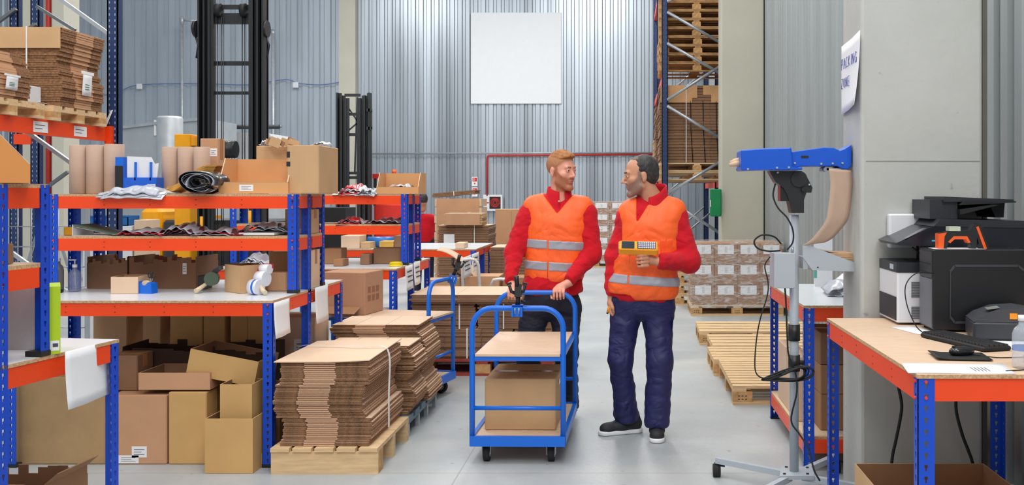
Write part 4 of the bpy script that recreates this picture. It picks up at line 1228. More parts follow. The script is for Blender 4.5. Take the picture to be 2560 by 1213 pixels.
# --- keyboard, mouse, pad, papers
r = thing('keyboard', 'black keyboard lying askew in front of the computer tower', 'keyboard', (1.37, 4.08, DZ), R(-73))
m = M(); m.rbox(-.215, .215, -.065, .065, .002, .020, .008); m.build('case', BLACKM, r)
m = M()
for a in range(20):
    for b in range(5):
        m.cbox((-.2 + a * .0211, -.045 + b * .0222, .0235), (.0165, .0175, .007))
m.build('keys', mat('key_black', (44, 45, 48), .5), r)
r = thing('mouse_mat', 'black mouse mat on the near corner of the printer table', 'mouse mat', (1.24, 3.74, DZ + .0035), R(-6))
m = M(); m.sheet(lambda u, v: ((u - .5) * .20, (v - .5) * .17, .002 + .016 * max(0, .25 - u) ** 1.2 * 2), 12, 4, .003); m.build('pad', BLACKM, r)
r = thing('computer_mouse', 'glossy black mouse on the mouse mat', 'mouse', (1.255, 3.76, DZ + .009), R(-70))
m = M()
for i in range(1): m.ell((0, 0, .012), (.030, .055, .022), n=20)
m.build('shell', mat('mouse_gloss', (24, 25, 28), .15), r)
M().cbox((0, -.035, .031), (.006, .016, .006)).build('scroll_wheel', DGREY, r)
m = M(); m.sheet(lambda u, v: ((u - .5) * .36 + .02 * v, (v - .5) * .20, .001 + .0008 * math.sin(u * 7)), 6, 3, .0012)
for q in range(5): m.box(.06 + q * .012, .062 + q * .012, -.06, .02, .0022, .0026, 1)
tag(m.build('paper_sheet', [PAPER, INK], loc=(1.14, 3.50, DZ + .0006), rz=R(-3)), 'white printed sheets overhanging the near corner of the table', 'paper')
m = M(); m.sheet(lambda u, v: ((u - .5) * .30, (v - .5) * .30, .001), 3, 3, .001); tag(m.build('paper_sheet', PAPER, loc=(1.56, 4.10, DZ + .0006), rz=R(-20)), 'white paper under the label printer', 'paper')
m = M(); m.sheet(lambda u, v: ((u - .5) * .12, (v - .5) * .25, .001), 3, 3, .001); tag(m.build('paper_sheet', PAPER, loc=(1.29, 4.48, DZ + .0006), rz=R(14)), 'white paper slip beside the computer tower front', 'paper')
r = bottle('clear plastic bottle with blue print at the right edge of the table', 2556, 3.52, .035, .165, DZ, mat('clear_bottle_light', (205, 215, 225), .08, alpha=.35, var=.02))
k = M(); k.cyl((0, 0, .062), (0, 0, .078), .0346, n=20, caps=False); k.build('blue_print', mat('blue_print', (30, 110, 200), .4), r)
k = M(); k.lathe([(.006, 0), (.02, .004), (.024, .02), (.018, .034), (.006, .038)], n=14)
tag(k.build('cable_clip', mat('clip_silver', (120, 124, 128), .3, metal=.4), loc=(1.455, 3.62, DZ)), 'small metal and black clip by the clear bottle', 'clip')
# cables
def cable(label, pts, rad=.0035, mt=BLACKM, name='cable', cat='cable', n=7):
    m = M(); m.tube(curve_pts(pts, n), rad, 8)
    return tag(m.build(name, mt, loc=pts[0], world=True), label, cat)
cable('black cable looping from the computer tower front down to the keyboard', [W(2335, 683, 4.39), W(2290, 684, 4.36), W(2264, 715, 4.35), W(2268, 765, 4.35), W(2290, 815, 4.34), W(2310, 834, 4.36)], .0025)
cable('black cable from the mouse towards the right edge of the table', [(1.29, 3.74, DZ + .012), (1.36, 3.72, DZ + .004), (1.42, 3.72, DZ + .003), (1.52, 3.74, DZ + .003)], .002)
cable('thin black cable running along the front edge of the table', [(1.30, 3.44, DZ + .003), (1.42, 3.47, DZ + .003), (1.55, 3.46, DZ + .003)], .002)
cable('black cable hanging under the table in front of the pillar, left of two', [W(2244, 930, 4.9), W(2246, 965, 4.9), W(2254, 1010, 4.9), W(2251, 1045, 4.9), W(2240, 1100, 4.9), W(2230, 1150, 4.9), W(2226, 1230, 4.9)], .008)
cable('black cable hanging under the table in front of the pillar, right of two', [W(2390, 990, 4.9), W(2391, 1030, 4.9), W(2405, 1085, 4.9), W(2422, 1130, 4.9), W(2432, 1160, 4.9), W(2450, 1240, 4.9)], .008)
cable('black cable lying on the floor behind the near table leg', [(1.02, 5.0, .006), (1.08, 4.95, .006), (1.15, 4.9, .006), (1.23, 4.93, .006), (1.32, 4.9, .006)], .006)
# open carton under the table
carton(1.02, 1.60, 3.98, .52, 0, .355, 'large open carton on the floor under the printer table', mt=KRAFT, style='open', inner=KRAFTD, tape=False)
# packing zone sheet on the side of the pillar
LET = {'P': [[(0, 0), (0, 1), (.6, 1), (.6, .5), (0, .5)]], 'A': [[(0, 0), (.35, 1), (.7, 0)], [(.15, .4), (.55, .4)]], 'C': [[(.65, .9), (.3, 1), (0, .6), (0, .3), (.3, 0), (.65, .1)]],
       'K': [[(0, 0), (0, 1)], [(.6, 1), (0, .45), (.6, 0)]], 'I': [[(.2, 0), (.2, 1)]], 'N': [[(0, 0), (0, 1), (.6, 0), (.6, 1)]], 'G': [[(.65, .85), (.3, 1), (0, .6), (0, .3), (.3, 0), (.65, .1), (.65, .45), (.4, .45)]],
       'Z': [[(0, 1), (.6, 1), (0, 0), (.6, 0)]], 'O': [[(.3, 1), (0, .7), (0, .3), (.3, 0), (.6, .3), (.6, .7), (.3, 1)]], 'E': [[(.6, 1), (0, 1), (0, 0), (.6, 0)], [(0, .5), (.5, .5)]]}
r = thing('paper_notice', 'handwritten white paper notice taped to the side of the near concrete pillar', 'notice', (1.163, 5.2, 2.19))
m = M(); m.sheet(lambda u, v: (-.004 - .03 * (1 - v) ** 2 * u - .012 * abs(u - .5), .20 - u * .43 , (v - .5) * .37 + (u - .5) * .02), 10, 8, .001); m.build('sheet', PAPER, r)
k = M()
def write(txt, y, z, h, w_):
    for ch in txt:
        for st in LET[ch]:
            for a, b in zip(st[:-1], st[1:]):
                pa = Vector((-.014 - .008 * 0, y - a[0] * w_, z + a[1] * h)); pb = Vector((-.014, y - b[0] * w_, z + b[1] * h))
                k.bar(pa, pb, .0022, .0022, up=(1, 0, 0))
        y -= w_ * (1.05 if ch != 'I' else .55)
write('PACKING', .185, .045, .055, .055)
write('ZONE', .185, -.055, .05, .05)
k.build('handwriting', mat('blue_pen', (56, 60, 150), .6), r)

# ================================================================== paper cushioning machine on a stand
MB_ = mat('machine_blue', (6, 84, 200), .3, var=.03)
r = thing('paper_dispenser_machine', 'blue paper cushioning machine on a wheeled grey stand, brown paper strip hanging from it', 'packing machine', (.872, 5.25, 0))
def Lc(px, py, dy=0.0):   # local point on the machine plane
    v = W(px, py, 5.25); return Vector((v.x - .872, dy, v.z))
k = M(); k.cyl((0, 0, .10), (0, 0, 1.46), .024, n=24); k.build('pole', GREYP, r)
for z in (.80, .64): 
    k = M(); k.cyl((0, 0, z), (0, 0, z + .085), .031, n=24); k.build('clamp_collar', BLACK, r)
k = M(); k.cyl((.02, 0, .685), (.05, -.01, .685), .012, n=12); k.build('clamp_knob', BLACKM, r)
# foot: hub plate and four legs
k = M(); k.prism([(-.09, -.09), (.09, -.09), (.11, .08), (-.05, .10)], .095, .115, 'z'); k.build('hub_plate', GREYP, r)
for (x, y) in ((-.38, .30), (-.30, -.42), (.42, -.30), (.30, .38)):
    d = Vector((x, y, 0)).normalized()
    k = M(); k.bar(Vector((0, 0, .092)) + d * .05, (x, y, .092), .032, .03); k.build('foot_leg', GREYP, r)
    k = M(); k.box(x - .012, x + .012, y - .012, y + .012, .055, .078); k.bar((x, y, .066), (x + .045, y, .06), .012, .01); co = k.build('caster_fork', BLACKM, r)
    q = M(); q.cyl((x - .02, y, .036), (x + .02, y, .036), .036, n=22); q.build('wheel', RUBBER, co)
k = M()
for (x, y) in ((-.06, -.06), (.06, -.06), (.08, .06), (-.03, .07)): k.cyl((x, y, .114), (x, y, .12), .008, n=8)
k.build('bolt', BLACKM, r)
# grey control box and arm plate
p = Lc(1928, 630); q = Lc(1981, 716)
k = M(); k.rbox(p.x, q.x - .002, -.11, -.03, q.z, p.z, .004); k.build('control_box', GREYP, r)
k = M(); k.rbox(p.x, p.x + .055, -.03, .06, q.z + .0, p.z - .0, .004); k.build('control_box_back', mat('grey_lilac', (176, 180, 196), .4), r)
k = M(); k.cyl((-.02, -.06, p.z), (-.02, -.06, p.z + .03), .008, n=10); k.build('connector', STEEL, r)
pts = [Lc(1998, 612), Lc(2022, 614), Lc(2148, 662), Lc(2146, 676), Lc(2022, 672), Lc(1998, 640)]
k = M(); k.prism([(v.x, v.z) for v in pts], -.105, -.10, 'y'); k.prism([(v.x, v.z) for v in pts], .13, .135, 'y')
a, b = Lc(2022, 672), Lc(2120, 676); k.box(a.x, b.x + .02, -.10, .13, a.z, a.z + .004); k.build('tray_bracket', GREYP, r)
k = M(); v = Lc(2035, 665); k.cyl((v.x, -.107, v.z), (v.x, -.104, v.z), .004, n=8); v = Lc(2127, 665); k.cyl((v.x, -.107, v.z), (v.x, -.104, v.z), .004, n=8); k.build('tray_bolt', BLACK, r)
k = M(); v = Lc(2005, 655); k.box(v.x - .012, v.x + .012, -.10, .10, v.z - .03, v.z + .03); k.build('tray_mount', STEEL, r)
# black tilting head
pts = [Lc(1920, 428), Lc(2000, 428), Lc(2012, 440), Lc(2027, 470), Lc(2024, 482), Lc(2012, 482), Lc(2006, 500), Lc(2006, 532), Lc(1975, 532), Lc(1966, 490), Lc(1955, 470), Lc(1935, 455)]
k = M(); k.prism([(v.x, v.z) for v in pts], -.05, .05, 'y'); v = Lc(1993, 448); k.cyl((v.x, -.062, v.z), (v.x, .062, v.z), .042, n=30); k.build('tilt_head', BLACK, r)
k = M(); v0 = Lc(1948, 455); v1 = Lc(1972, 503); k.box(v0.x, v1.x, -.04, .04, v1.z, v0.z); k.box(v0.x - .002, v0.x, -.04, .04, v1.z, v0.z, 1); k.build('motor_block', [BLACKM, mat('motor_red', (150, 50, 44), .5)], r)
k = M()
for (x, y) in ((2006, 474), (2018, 462), (1940, 432)): v = Lc(x, y); k.cyl((v.x, -.066, v.z), (v.x, -.045, v.z), .005, n=10)
k.build('head_bolt', STEEL, r)
k = M(); v = Lc(2003, 474); k.cyl((v.x, -.075, v.z), (v.x, -.05, v.z), .011, n=14); k.build('tilt_knob', BLACKM, r)
# blue housing: wide drum box left, tapering throat right
pts = [Lc(1847, 377), Lc(1905, 373), Lc(1970, 371), Lc(1972, 388), Lc(1974, 424), Lc(1847, 428)]
k = M(); k.prism([(v.x, v.z) for v in pts], -.11, .11, 'y'); k.build('housing', MB_, r, bevel=.006)
pts = [Lc(1972, 381), Lc(2050, 370), Lc(2075, 371), Lc(2090, 378), Lc(2102, 374), Lc(2120, 363), Lc(2120, 415), Lc(2112, 425), Lc(2098, 424), Lc(2085, 417), Lc(1996, 417), Lc(1972, 424)]
k = M(); k.prism([(v.x, v.z) for v in pts], -.085, .085, 'y'); k.build('paper_throat', MB_, r, bevel=.004)
k = M(); a, b = Lc(1846, 420), Lc(1996, 426); k.box(a.x, b.x, -.118, .118, b.z, a.z); k.build('lower_flange', MB_, r)
k = M()
for (x, y, dy) in ((1863, 424, -.12), (1934, 421, -.12), (1963, 420, -.12), (2045, 411, -.09), (2073, 410, -.09), (2097, 409, -.09), (1980, 409, -.09)):
    v = Lc(x, y); k.cyl((v.x, dy - .003, v.z), (v.x, dy + .01, v.z), .0055, n=12)
k.build('screw', STEEL, r)
k = M(); a, b = Lc(1996, 391), Lc(2014, 397); k.box(a.x, b.x, -.0865, -.084, b.z, a.z); k.build('latch_slot', BLACK, r)
k = M(); a, b = Lc(2060, 424), Lc(2105, 424); k.cyl((a.x, -.07, a.z), (a.x, .07, a.z), .014, n=16); k.bar((a.x, 0, a.z), (b.x, 0, a.z), .14, .012); k.build('paper_guide', mat('guide_grey', (170, 176, 190), .35, metal=.4), r)
PAPK = mat('brown_packing_paper', (190, 163, 144), .85, var=.06, scale=5)
k = M(); k.tube([Lc(1850, 402), Lc(1838, 404), Lc(1826, 408)], [.018, .016, .011], 8); k.tube([Lc(1850, 410, -.02), Lc(1838, 410, -.02), Lc(1822, 413, -.02)], [.018, .014, .009], 8); k.build('crumpled_paper_end', mat('kraft_paper_end', (206, 176, 150), .85), r)
# paper strip
ctl = [(2098, 422, 40), (2118, 470, 52), (2128, 500, 58), (2112, 555, 62), (2085, 590, 62), (2050, 605, 60), (2020, 616, 55)]
cen = curve_pts([W(px_, py_, 5.12) - Vector((.872, 5.25, 0)) for px_, py_ in ((2100, 422), (2104, 465), (2099, 515), (2090, 556), (2062, 590), (2034, 610))], 5)
def fpap(u, v):
    i = min(int(u * (len(cen) - 1)), len(cen) - 2); t = u * (len(cen) - 1) - i
    c = cen[i].lerp(cen[i + 1], t)
    wd = .022
    s = (v - .5) * 2
    sk = .062
    return (c.x + s * sk, c.y + s * wd, c.z + s * .012 * (u - .4) - .004 * math.cos(u * 14))
tag_ = M().sheet(fpap, 30, 4, .0015).build('paper_strip', PAPK, r)
# fan-folded paper stack in the tray
r2 = thing('paper_stack', 'stack of fan-folded brown packing paper in the machine tray', 'packing paper', (1.17, 5.29, 1.20 - .0))
v = W(2060, 664, 5.25)
r2.location = (v.x + .0, 5.265, v.z + .012)
for q in range(5):
    M().box(-.04, .145, -.09, .10, q * .012, q * .012 + .011).build('paper_fold', mat('paper_fold_kraft', (196, 158, 122), .85, var=.08), r2)
M().sheet(lambda u, w__: (-.04 + .10 * u, (w__ - .5) * .18, .0605 + .018 * (1 - u) ** 2 ), 6, 2, .0015).build('loose_fold', PAPK, r2)
M().box(.145, .15, -.09, .10, 0, .15).build('back_flap', KRAFTD, r2)
# cables on the stand
cable('black cable curving from the tilt head down to the control box', [W(1938, 460, 5.22), W(1933, 490, 5.20), W(1945, 520, 5.18), W(1968, 545, 5.17), W(1982, 575, 5.17), W(1982, 605, 5.17), W(1968, 625, 5.17)], .0045)
cable('black cable loop rising left of the control box', [W(1953, 610, 5.2), W(1935, 592, 5.18), W(1905, 588, 5.17), W(1886, 602, 5.17), W(1893, 620, 5.17), W(1920, 628, 5.17), W(1950, 627, 5.19)], .0045)
cable('long thin dark cable drooping left of the stand', [W(1925, 642, 5.17), W(1912, 665, 5.16), W(1920, 705, 5.16), W(1918, 740, 5.16), W(1900, 800, 5.15), W(1890, 860, 5.15), W(1888, 925, 5.15), W(1905, 945, 5.15), W(1930, 942, 5.16), W(1970, 925, 5.2)], .0036)
cable('black cable winding down the stand pole to the floor', [W(1962, 716, 5.18), W(1965, 760, 5.18), W(1968, 840, 5.19), W(1972, 890, 5.19), W(1988, 930, 5.19), W(1992, 980, 5.18), W(1978, 1050, 5.18), W(1998, 1085, 5.16), W(2020, 1120, 5.12), W(2035, 1175, 5.06), W(2050, 1203, 5.04)], .0045)
m = M()
for k_ in range(6):
    random.seed(60 + k_)
    ph = random.uniform(-.3, .3); cx = .0 + random.uniform(-.012, .012)
    m.tube([(cx + (.115 + .006 * k_) * math.cos(a) * (1 if math.cos(a) < 0 else .62 + .05 * k_), -.035 + .012 * math.sin(a * 2 + k_), (.018 + .003 * k_) * math.sin(a) + .01 * math.sin(2 * a + ph) + .02 * math.cos(a)) for a in [2 * math.pi * i / 26 for i in range(27)]], .0042, 6)
v = W(1975, 938, 5.2)
tag(m.build('cable_coil', BLACKM, loc=(v.x, 5.225, v.z)), 'bundled coil of black cable tied round the stand pole', 'cable')
# ================================================================== pallets on the right floor
euro_pallet(1.35, 10.78, 0, 'empty wooden pallet on the floor, farthest of the four near the tape machine', d=.8, rz=R(-1), slats=4, marks=True)
euro_pallet(1.40, 9.78, 0, 'empty wooden pallet, second farthest, tucked behind the greenish-edged one', d=.75, slats=4)
euro_pallet(1.34, 8.98, 0, 'empty wooden pallet, third from the back, with dark end blocks', d=.72, slats=5, mt=WOOD)
euro_pallet(1.19, 8.02, 0, 'empty many-slatted pallet nearest the camera, a stamp burnt into its corner block', w_=.82, d=1.18, slats=11, marks=True)

# ================================================================== wrapped pallet loads
FILM = bpy.data.materials.new('stretch_film'); FILM.use_nodes = True
nt = FILM.node_tree; b = nt.nodes['Principled BSDF']
b.inputs['Base Color'].default_value = (.92, .93, .95, 1); b.inputs['Roughness'].default_value = .12; b.inputs['Alpha'].default_value = .2
tc = nt.nodes.new('ShaderNodeTexCoord'); mp = nt.nodes.new('ShaderNodeMapping'); mp.inputs['Scale'].default_value = (3, 3, 9); mp.inputs['Rotation'].default_value = (0, .5, 0)
nz = nt.nodes.new('ShaderNodeTexNoise'); nz.inputs['Scale'].default_value = 3; nz.inputs['Detail'].default_value = 4; nz.inputs['Distortion'].default_value = 1.2
bp = nt.nodes.new('ShaderNodeBump'); bp.inputs['Strength'].default_value = .9; bp.inputs['Distance'].default_value = .03
nt.links.new(tc.outputs['Object'], mp.inputs[0]); nt.links.new(mp.outputs[0], nz.inputs['Vector']); nt.links.new(nz.outputs['Fac'], bp.inputs['Height']); nt.links.new(bp.outputs[0], b.inputs['Normal'])
rp = nt.nodes.new('ShaderNodeMapRange'); rp.inputs['From Min'].default_value = .45; rp.inputs['From Max'].default_value = .72; rp.inputs['To Min'].default_value = .10; rp.inputs['To Max'].default_value = .55
nt.links.new(nz.outputs['Fac'], rp.inputs['Value']); nt.links.new(rp.outputs[0], b.inputs['Alpha'])

def labelled_carton(label, group, w_, d, h, loc, mt=KRAFTD):
    r = thing('labelled_carton', label, 'box', loc, 0, group)
    m = M(); m.box(-w_ / 2, w_ / 2, -d / 2, d / 2, 0, h - .003); m.build('body', mt, r)
    k = M(); k.box(-w_ * .36, w_ * .36, -d / 2 - .003, -d / 2, h * .48, h * .93)
    for q in range(3): k.box(-w_ * .04 + q * w_ * .04, -w_ * .025 + q * w_ * .04, -d / 2 - .0035, -d / 2 - .003, h * .55, h * .85, 1)
    k.build('label_sticker', [PAPER, mat('soft_print', (150, 152, 158), .7)], r)
    return r
def wrapped(x0, y0, nx, ny, nz, w_, d, h, label_p, label_c, label_f, group, taper=None):
    W_ = nx * w_; D_ = ny * d
    euro_pallet(x0 + W_ / 2, y0 + D_ / 2, 0, label_p, w_=W_ + .02, d=D_, marks=True)
    P = None
    for k in range(nz):
        for i in range(nx):
            for j in range(ny):
                if taper and k >= taper[0] and (i < taper[1]): continue
                loc = (x0 + w_ * (i + .5), y0 + d * (j + .5), .146 + k * h)
                if P is None: P = labelled_carton(label_c, group, w_ - .006, d - .006, h, loc)
                else: dup(P, loc, 0)
    H = .146 + nz * h
    def shell(u, v):
        a = u * 2 * math.pi
        sx, sy = math.cos(a), math.sin(a)
        q = max(abs(sx), abs(sy)); X, Y_ = sx / q, sy / q
        z = .10 + (H - .09) * v
        f_ = 1.012 + .01 * math.sin(a * 13 + v * 9)
        return (x0 + W_ / 2 + X * (W_ / 2 + .008) * f_, y0 + D_ / 2 + Y_ * (D_ / 2 + .008) * f_, z + .012 * math.sin(a * 7) * v)
    m = M(); nu, nv = 64, 6
    vs = [shell(i / nu, j / nv) for j in range(nv + 1) for i in range(nu)]
    fs = [(j * nu + i, j * nu + (i + 1) % nu, (j + 1) * nu + (i + 1) % nu, (j + 1) * nu + i) for j in range(nv) for i in range(nu)]
    m.add(vs, fs, 0, True)
    o = len(m.v); m.add([(x0 - .0, y0, H + .012), (x0 + W_, y0, H + .012), (x0 + W_, y0 + D_, H + .014), (x0, y0 + D_, H + .012)], [(0, 1, 2, 3)], 0)
    tag(m.build('stretch_film', FILM, loc=(x0 + W_ / 2, y0 + D_ / 2, .1), world=True), label_f, 'plastic wrap')
wrapped(.82, 12.87, 4, 2, 3, .293, .39, .262, 'wooden pallet under the film-wrapped cartons on the right', 'white-labelled carton under film on the right-hand pallet beside the column', 'clear stretch film round the wide carton load on the right', 'cartons on the right wrapped pallet')
wrapped(-.75, 21.4, 3, 2, 5, .36, .4, .25, 'pallet under the film-wrapped cartons between the two men', 'white-labelled carton under film on the far pallet between the two men', 'clear stretch film round the tall load between the two men', 'cartons on the far wrapped pallet')
for k in range(5):
    euro_pallet(1.10, 14.35, k * .146, ('wooden pallet of the stack behind the wrapped load, %s') % ('bottom one', 'second from the floor', 'middle one', 'second from the top', 'topmost one')[k], w_=.9, d=.5)

# ================================================================== pallet racking, far right
r = thing('pallet_rack', 'dark blue pallet rack with grey diagonal braces beyond the beige column', 'pallet rack', (.61, 16.5, 0))
RX = 1.12
for y in (0, 2.8, 5.6):
    for x in (0, RX):
        k = M(); flange(k, (x - .05, y), (1, 0), (0, 1), .10, 0, 8.2, holes=False, t=.01); k.box(x - .05, x - .04, y, y + .09, 0, 8.2); k.box(x + .04, x + .05, y, y + .09, 0, 8.2)
        for q in range(100): k.box(x - .03, x - .022, y - .001, y, .1 + q * .08, .13 + q * .08, 1); k.box(x + .022, x + .03, y - .001, y, .1 + q * .08, .13 + q * .08, 1)
        k.build('rack_upright', [NAVY, mat('slot_dark', (16, 22, 40), .8)], r)
for (a, b_) in (((1668, 30), (1800, 106)), ((1668, 5), (1690, -8)), ((1668, 108), (1800, 183)), ((1800, 166), (1668, 250)), ((1668, 265), (1800, 345)), ((1800, 405), (1672, 482)), ((1672, 500), (1800, 583)), ((1800, 640), (1672, 725))):
    p, q = W(a[0], a[1], 16.47), W(b_[0], b_[1], 16.47)
    q = p + (q - p) * (1.0)
    M().tube([p - Vector((.61, 16.5, 0)), q - Vector((.61, 16.5, 0))], .026, 10).build('brace', STEEL, r)
for y in (2.86, 5.66):
    for z0 in (.4, 1.4, 2.4, 3.4, 4.4):
        M().tube([(.02, y, z0), (RX - .02, y, z0 + .9)], .018, 8).build('brace', STEEL, r)
for x in (-.0, RX):
    for z in (1.69, 3.50, 5.4):
        k = M(); k.box(x - .025, x + .025, .1, 2.79, z, z + .11); k.box(x - .025, x + .025, 2.9, 5.59, z, z + .11); k.build('beam', ORANGE, r)
def card_block(x, y, z, w_, d, h, label, n=26, cover=True, straps=(.36,)):
    o = bundle(x, x + w_, y, d, z, z + h, label, n, mt=KRAFTB, straps=straps, wob=.012, topm=KRAFT)
    if cover:
        k = M(); X = w_ / 2; Y_ = d / 2 + .018
        k.box(-X * .98, X * .02, -Y_, -Y_ + .004, h * .84, h + .004); k.box(-X * .98, -X * .12, -Y_, -Y_ + .004, h * .78, h * .84); k.box(X * .18, X * .98, -Y_, -Y_ + .004, h * .88, h + .004); k.box(X * .4, X * .98, -Y_, -Y_ + .004, h * .78, h * .88)
        k.build('cover_panel', mat('kraft_cover', (206, 158, 110), .8), o)
    k = M()
    for xx in (-.05, .12, .3): k.tube([(xx * w_, -d / 2 - .012, 0), (xx * w_ - .03, -d / 2 - .012, h * .4), (xx * w_ - .04, -d / 2 - .012, h * .8)], .008, 6)
    k.build('gap', BLACKM, o)
    return o
for q in range(2):
    euro_pallet(1.15, 17.2, 1.801 + q * .146, 'wooden pallet on the lowest rack beam, %s of the two under the strapped cardboard' % ('lower', 'upper')[q], w_=1.25, d=1.1)
card_block(.53, 16.66, 2.094, 1.22, 1.1, 1.28, 'strapped cardboard block with a light stepped cover on the pallet rack')
euro_pallet(1.15, 18.6, 1.801, 'wooden pallet deeper in the rack behind the strapped cardboard', w_=1.25, d=1.1)
card_block(.50, 18.05, 1.948, 1.26, 1.1, 1.2, 'darker cardboard block deeper in the pallet rack', cover=False, straps=())
_w = ('lowest', 'second lowest', 'third lowest', 'fourth lowest', 'fifth from the bottom', 'sixth from the bottom', 'seventh from the bottom', 'eighth from the bottom')
_pp = None
for q in range(9):
    loc = (1.15, 17.2, 3.611 + q * .146)
    if _pp is None: _pp = euro_pallet(*loc, 'empty pallet in the tall pile on the upper beams of the far rack', w_=1.25, d=1.1, mt=mat('pallet_wood_brown', (176, 134, 90), .85, var=.3, scale=8), group='pallets piled on the upper rack level')
    else: dup(_pp, loc, R(random.uniform(-2, 2)))
_pq = None
for q in range(6):
    loc = (1.15, 20.6, 1.801 + q * .146)
    if _pq is None: _pq = euro_pallet(*loc, 'empty pallet in the pile deep inside the far rack', w_=1.25, d=1.1, mt=WOODG, group='pallets piled deep in the rack')
    else: dup(_pq, loc, R(random.uniform(-2, 2)))
for q in range(2):
    card_block(.50, 16.66 + q * 2.8, 5.6, 1.22, 1.1, 1.2, 'cardboard load on the top rack level, %s' % ('front bay', 'rear bay')[q], cover=False)
# green box
r = thing('green_first_aid_box', 'bright green wall box fixed to the left edge of the beige column', 'first aid box', W(1789, 507, 14.96))
GRN = mat('green_box', (0, 130, 74), .35)
M().rbox(-.085, .085, -.06, .03, -.205, .205, .02).build('case', GRN, r)
M().box(-.086, -.075, -.0615, -.06, -.06, .04).build('label', PAPER, r)

# ================================================================== left pallet rack
r = thing('pallet_rack', 'dark blue pallet rack with an orange beam carrying cardboard loads, top left', 'pallet rack', (-4.32, 8.3, 0))
def rack_up(x, y, z1, root):
    k = M(); flange(k, (x - .045, y), (1, 0), (0, 1), .09, 0, z1, holes=False, t=.01); k.box(x - .045, x - .035, y, y + .08, 0, z1); k.box(x + .035, x + .045, y, y + .08, 0, z1)
    for q in range(int(z1 / .05)): k.box(x - .028, x - .020, y - .001, y, .05 + q * .05, .07 + q * .05, 1); k.box(x + .018, x + .026, y - .001, y, .05 + q * .05, .07 + q * .05, 1)
    k.build('rack_upright', [NAVY, mat('slot_light', (150, 160, 175), .6)], root)
rack_up(.04, 0, 4.2, r); rack_up(-1.15, 0, 4.2, r); rack_up(.04, -2.8, 2.12, r) if False else None
M().box(-.03, .02, -2.7, -.01, 2.005, 2.115).build('beam', ORANGE, r)
M().box(-1.17, -1.12, -2.7, -.01, 2.005, 2.115).build('beam', ORANGE, r)
M().box(.0, .055, -.05, -.001, 1.97, 2.13).build('beam_connector', ORANGE, r)
for y in (-.98, -.45):
    k = M(); k.box(.0205, .022, y - .09, y + .09, 2.02, 2.10); k.box(.0221, .0226, y - .07, y + .02, 2.045, 2.05, 1); k.box(.0221, .0226, y - .07, y + .05, 2.07, 2.075, 1); k.build('location_label', [PAPER, INK], r)
M().box(-.85, -.55, -.9, -.86, 1.98, 2.1).build('cross_support', ORANGE, r)
for z in (.5, 1.6, 2.9):
    M().bar((.0, .03, z), (-1.12, .03, z + .8), .03, .03).build('brace', STEEL, r)
euro_pallet(-4.78, 7.78, 2.117, 'wooden pallet under the taller cardboard stack on the upper left rack', w_=1.05, d=.75, h=.11)
euro_pallet(-4.78, 6.92, 2.117, 'wooden pallet at the left edge under the lower cardboard stack', w_=1.05, d=.75, h=.11)
def rot_stack(x1, y0, y1, z0, z1, label, n, tagy, cover=False, w_=.95):
    """stack whose layered end faces +x"""
    r = thing('cardboard_stack', label, 'cardboard stack', (x1 - w_ / 2, (y0 + y1) / 2, z0))
    Y_ = (y1 - y0) / 2; X = w_ / 2; h = z1 - z0; t = h / n; m = M()
    for k in range(n):
        ox = random.uniform(-.012, .012) + .02 * math.sin(k * .25); oy = random.uniform(-.008, .008)
        m.box(-X, X + ox, -Y_ + oy, -Y_ * .38, k * t + t * .08, k * t + t * .95, 1, mtop=0)
        m.box(-X, X + ox + .006, -Y_ * .38, Y_ * .42, k * t + t * .08, k * t + t * .95, 2, mtop=0)
        m.box(-X, X + ox, Y_ * .42, Y_ + oy, k * t + t * .08, k * t + t * .95, 1, mtop=0)
    m.build('folded_boards', [KRAFTL, FLUTE, KRAFTP], r)
    if cover:
        k = M(); k.box(-X - .01, X + .012, -Y_ - .02, -Y_ - .014, h * .74, h + .005); k.box(-X - .01, X + .012, -Y_ - .014, Y_ , h + .002, h + .006); k.build('cover_sheet', KRAFT, r)
        k = M(); k.bar((X * .5, -Y_ - .023, 0), (X * .5, -Y_ - .023, h + .01), .01, .003, up=(0, 1, 0)); k.build('strap', STRAP, r)
    k = M(); ty = tagy
    k.box(X + .034, X + .036, ty - .07, ty + .07, h * .12, h * .40) if False else None
    m2 = M(); m2.sheet(lambda u, v: (X + .04 + .01 * v, ty + (u - .5) * .13, h * .18 + h * .30 * v), 2, 4, .0015); m2.box(X + .045, X + .052, ty - .085, ty + .085, h * .46, h * .50)
    for q in range(3): m2.box(X + .0445, X + .046, ty - .03, ty + .03, h * (.26 + .03 * q), h * (.272 + .03 * q), 1)
    m2.build('delivery_note', [PAPER, mat('green_print', (70, 120, 100), .6)], r)
    return r
rot_stack(-4.26, 7.5, 8.09, 2.228, 2.815, 'taller flattened-box stack with a kraft cover sheet on the upper left rack', 34, .0, cover=True)
rot_stack(-4.27, 6.5, 7.12, 2.228, 2.55, 'lower flattened-box stack at the far left edge of the upper rack', 18, .05)
carton(-4.60, -4.36, 7.17, .26, 2.228, 2.36, 'white carton between the two cardboard stacks on the upper left rack', mt=WHITEP, tape=False)
carton(-4.8, -4.62, 7.17, .26, 2.228, 2.43, 'pale box behind the white carton on the upper left rack', mt=WHITEP, tape=False)
m = M(); m.sheet(lambda u, v: (.05 * v, .1 * u - .05 + .05 * v * u, -.14 * (1 - v) - .0), 3, 3, .001)
tag(m.build('paper_tag', PAPER, loc=W(262, 275, 8.25), rz=R(40)), 'white paper tag clipped to the dark blue rack upright', 'paper tag')
m = M(); m.sheet(lambda u, v: ((u - .5) * .2, (v - .5) * .15, .02 * math.sin(u * 3)), 3, 3, .001)
tag(m.build('paper_sheet', PAPER, loc=(-4.42, 7.44, 2.232), rz=R(30)), 'white paper sheet lying on the upper left pallet edge', 'paper')
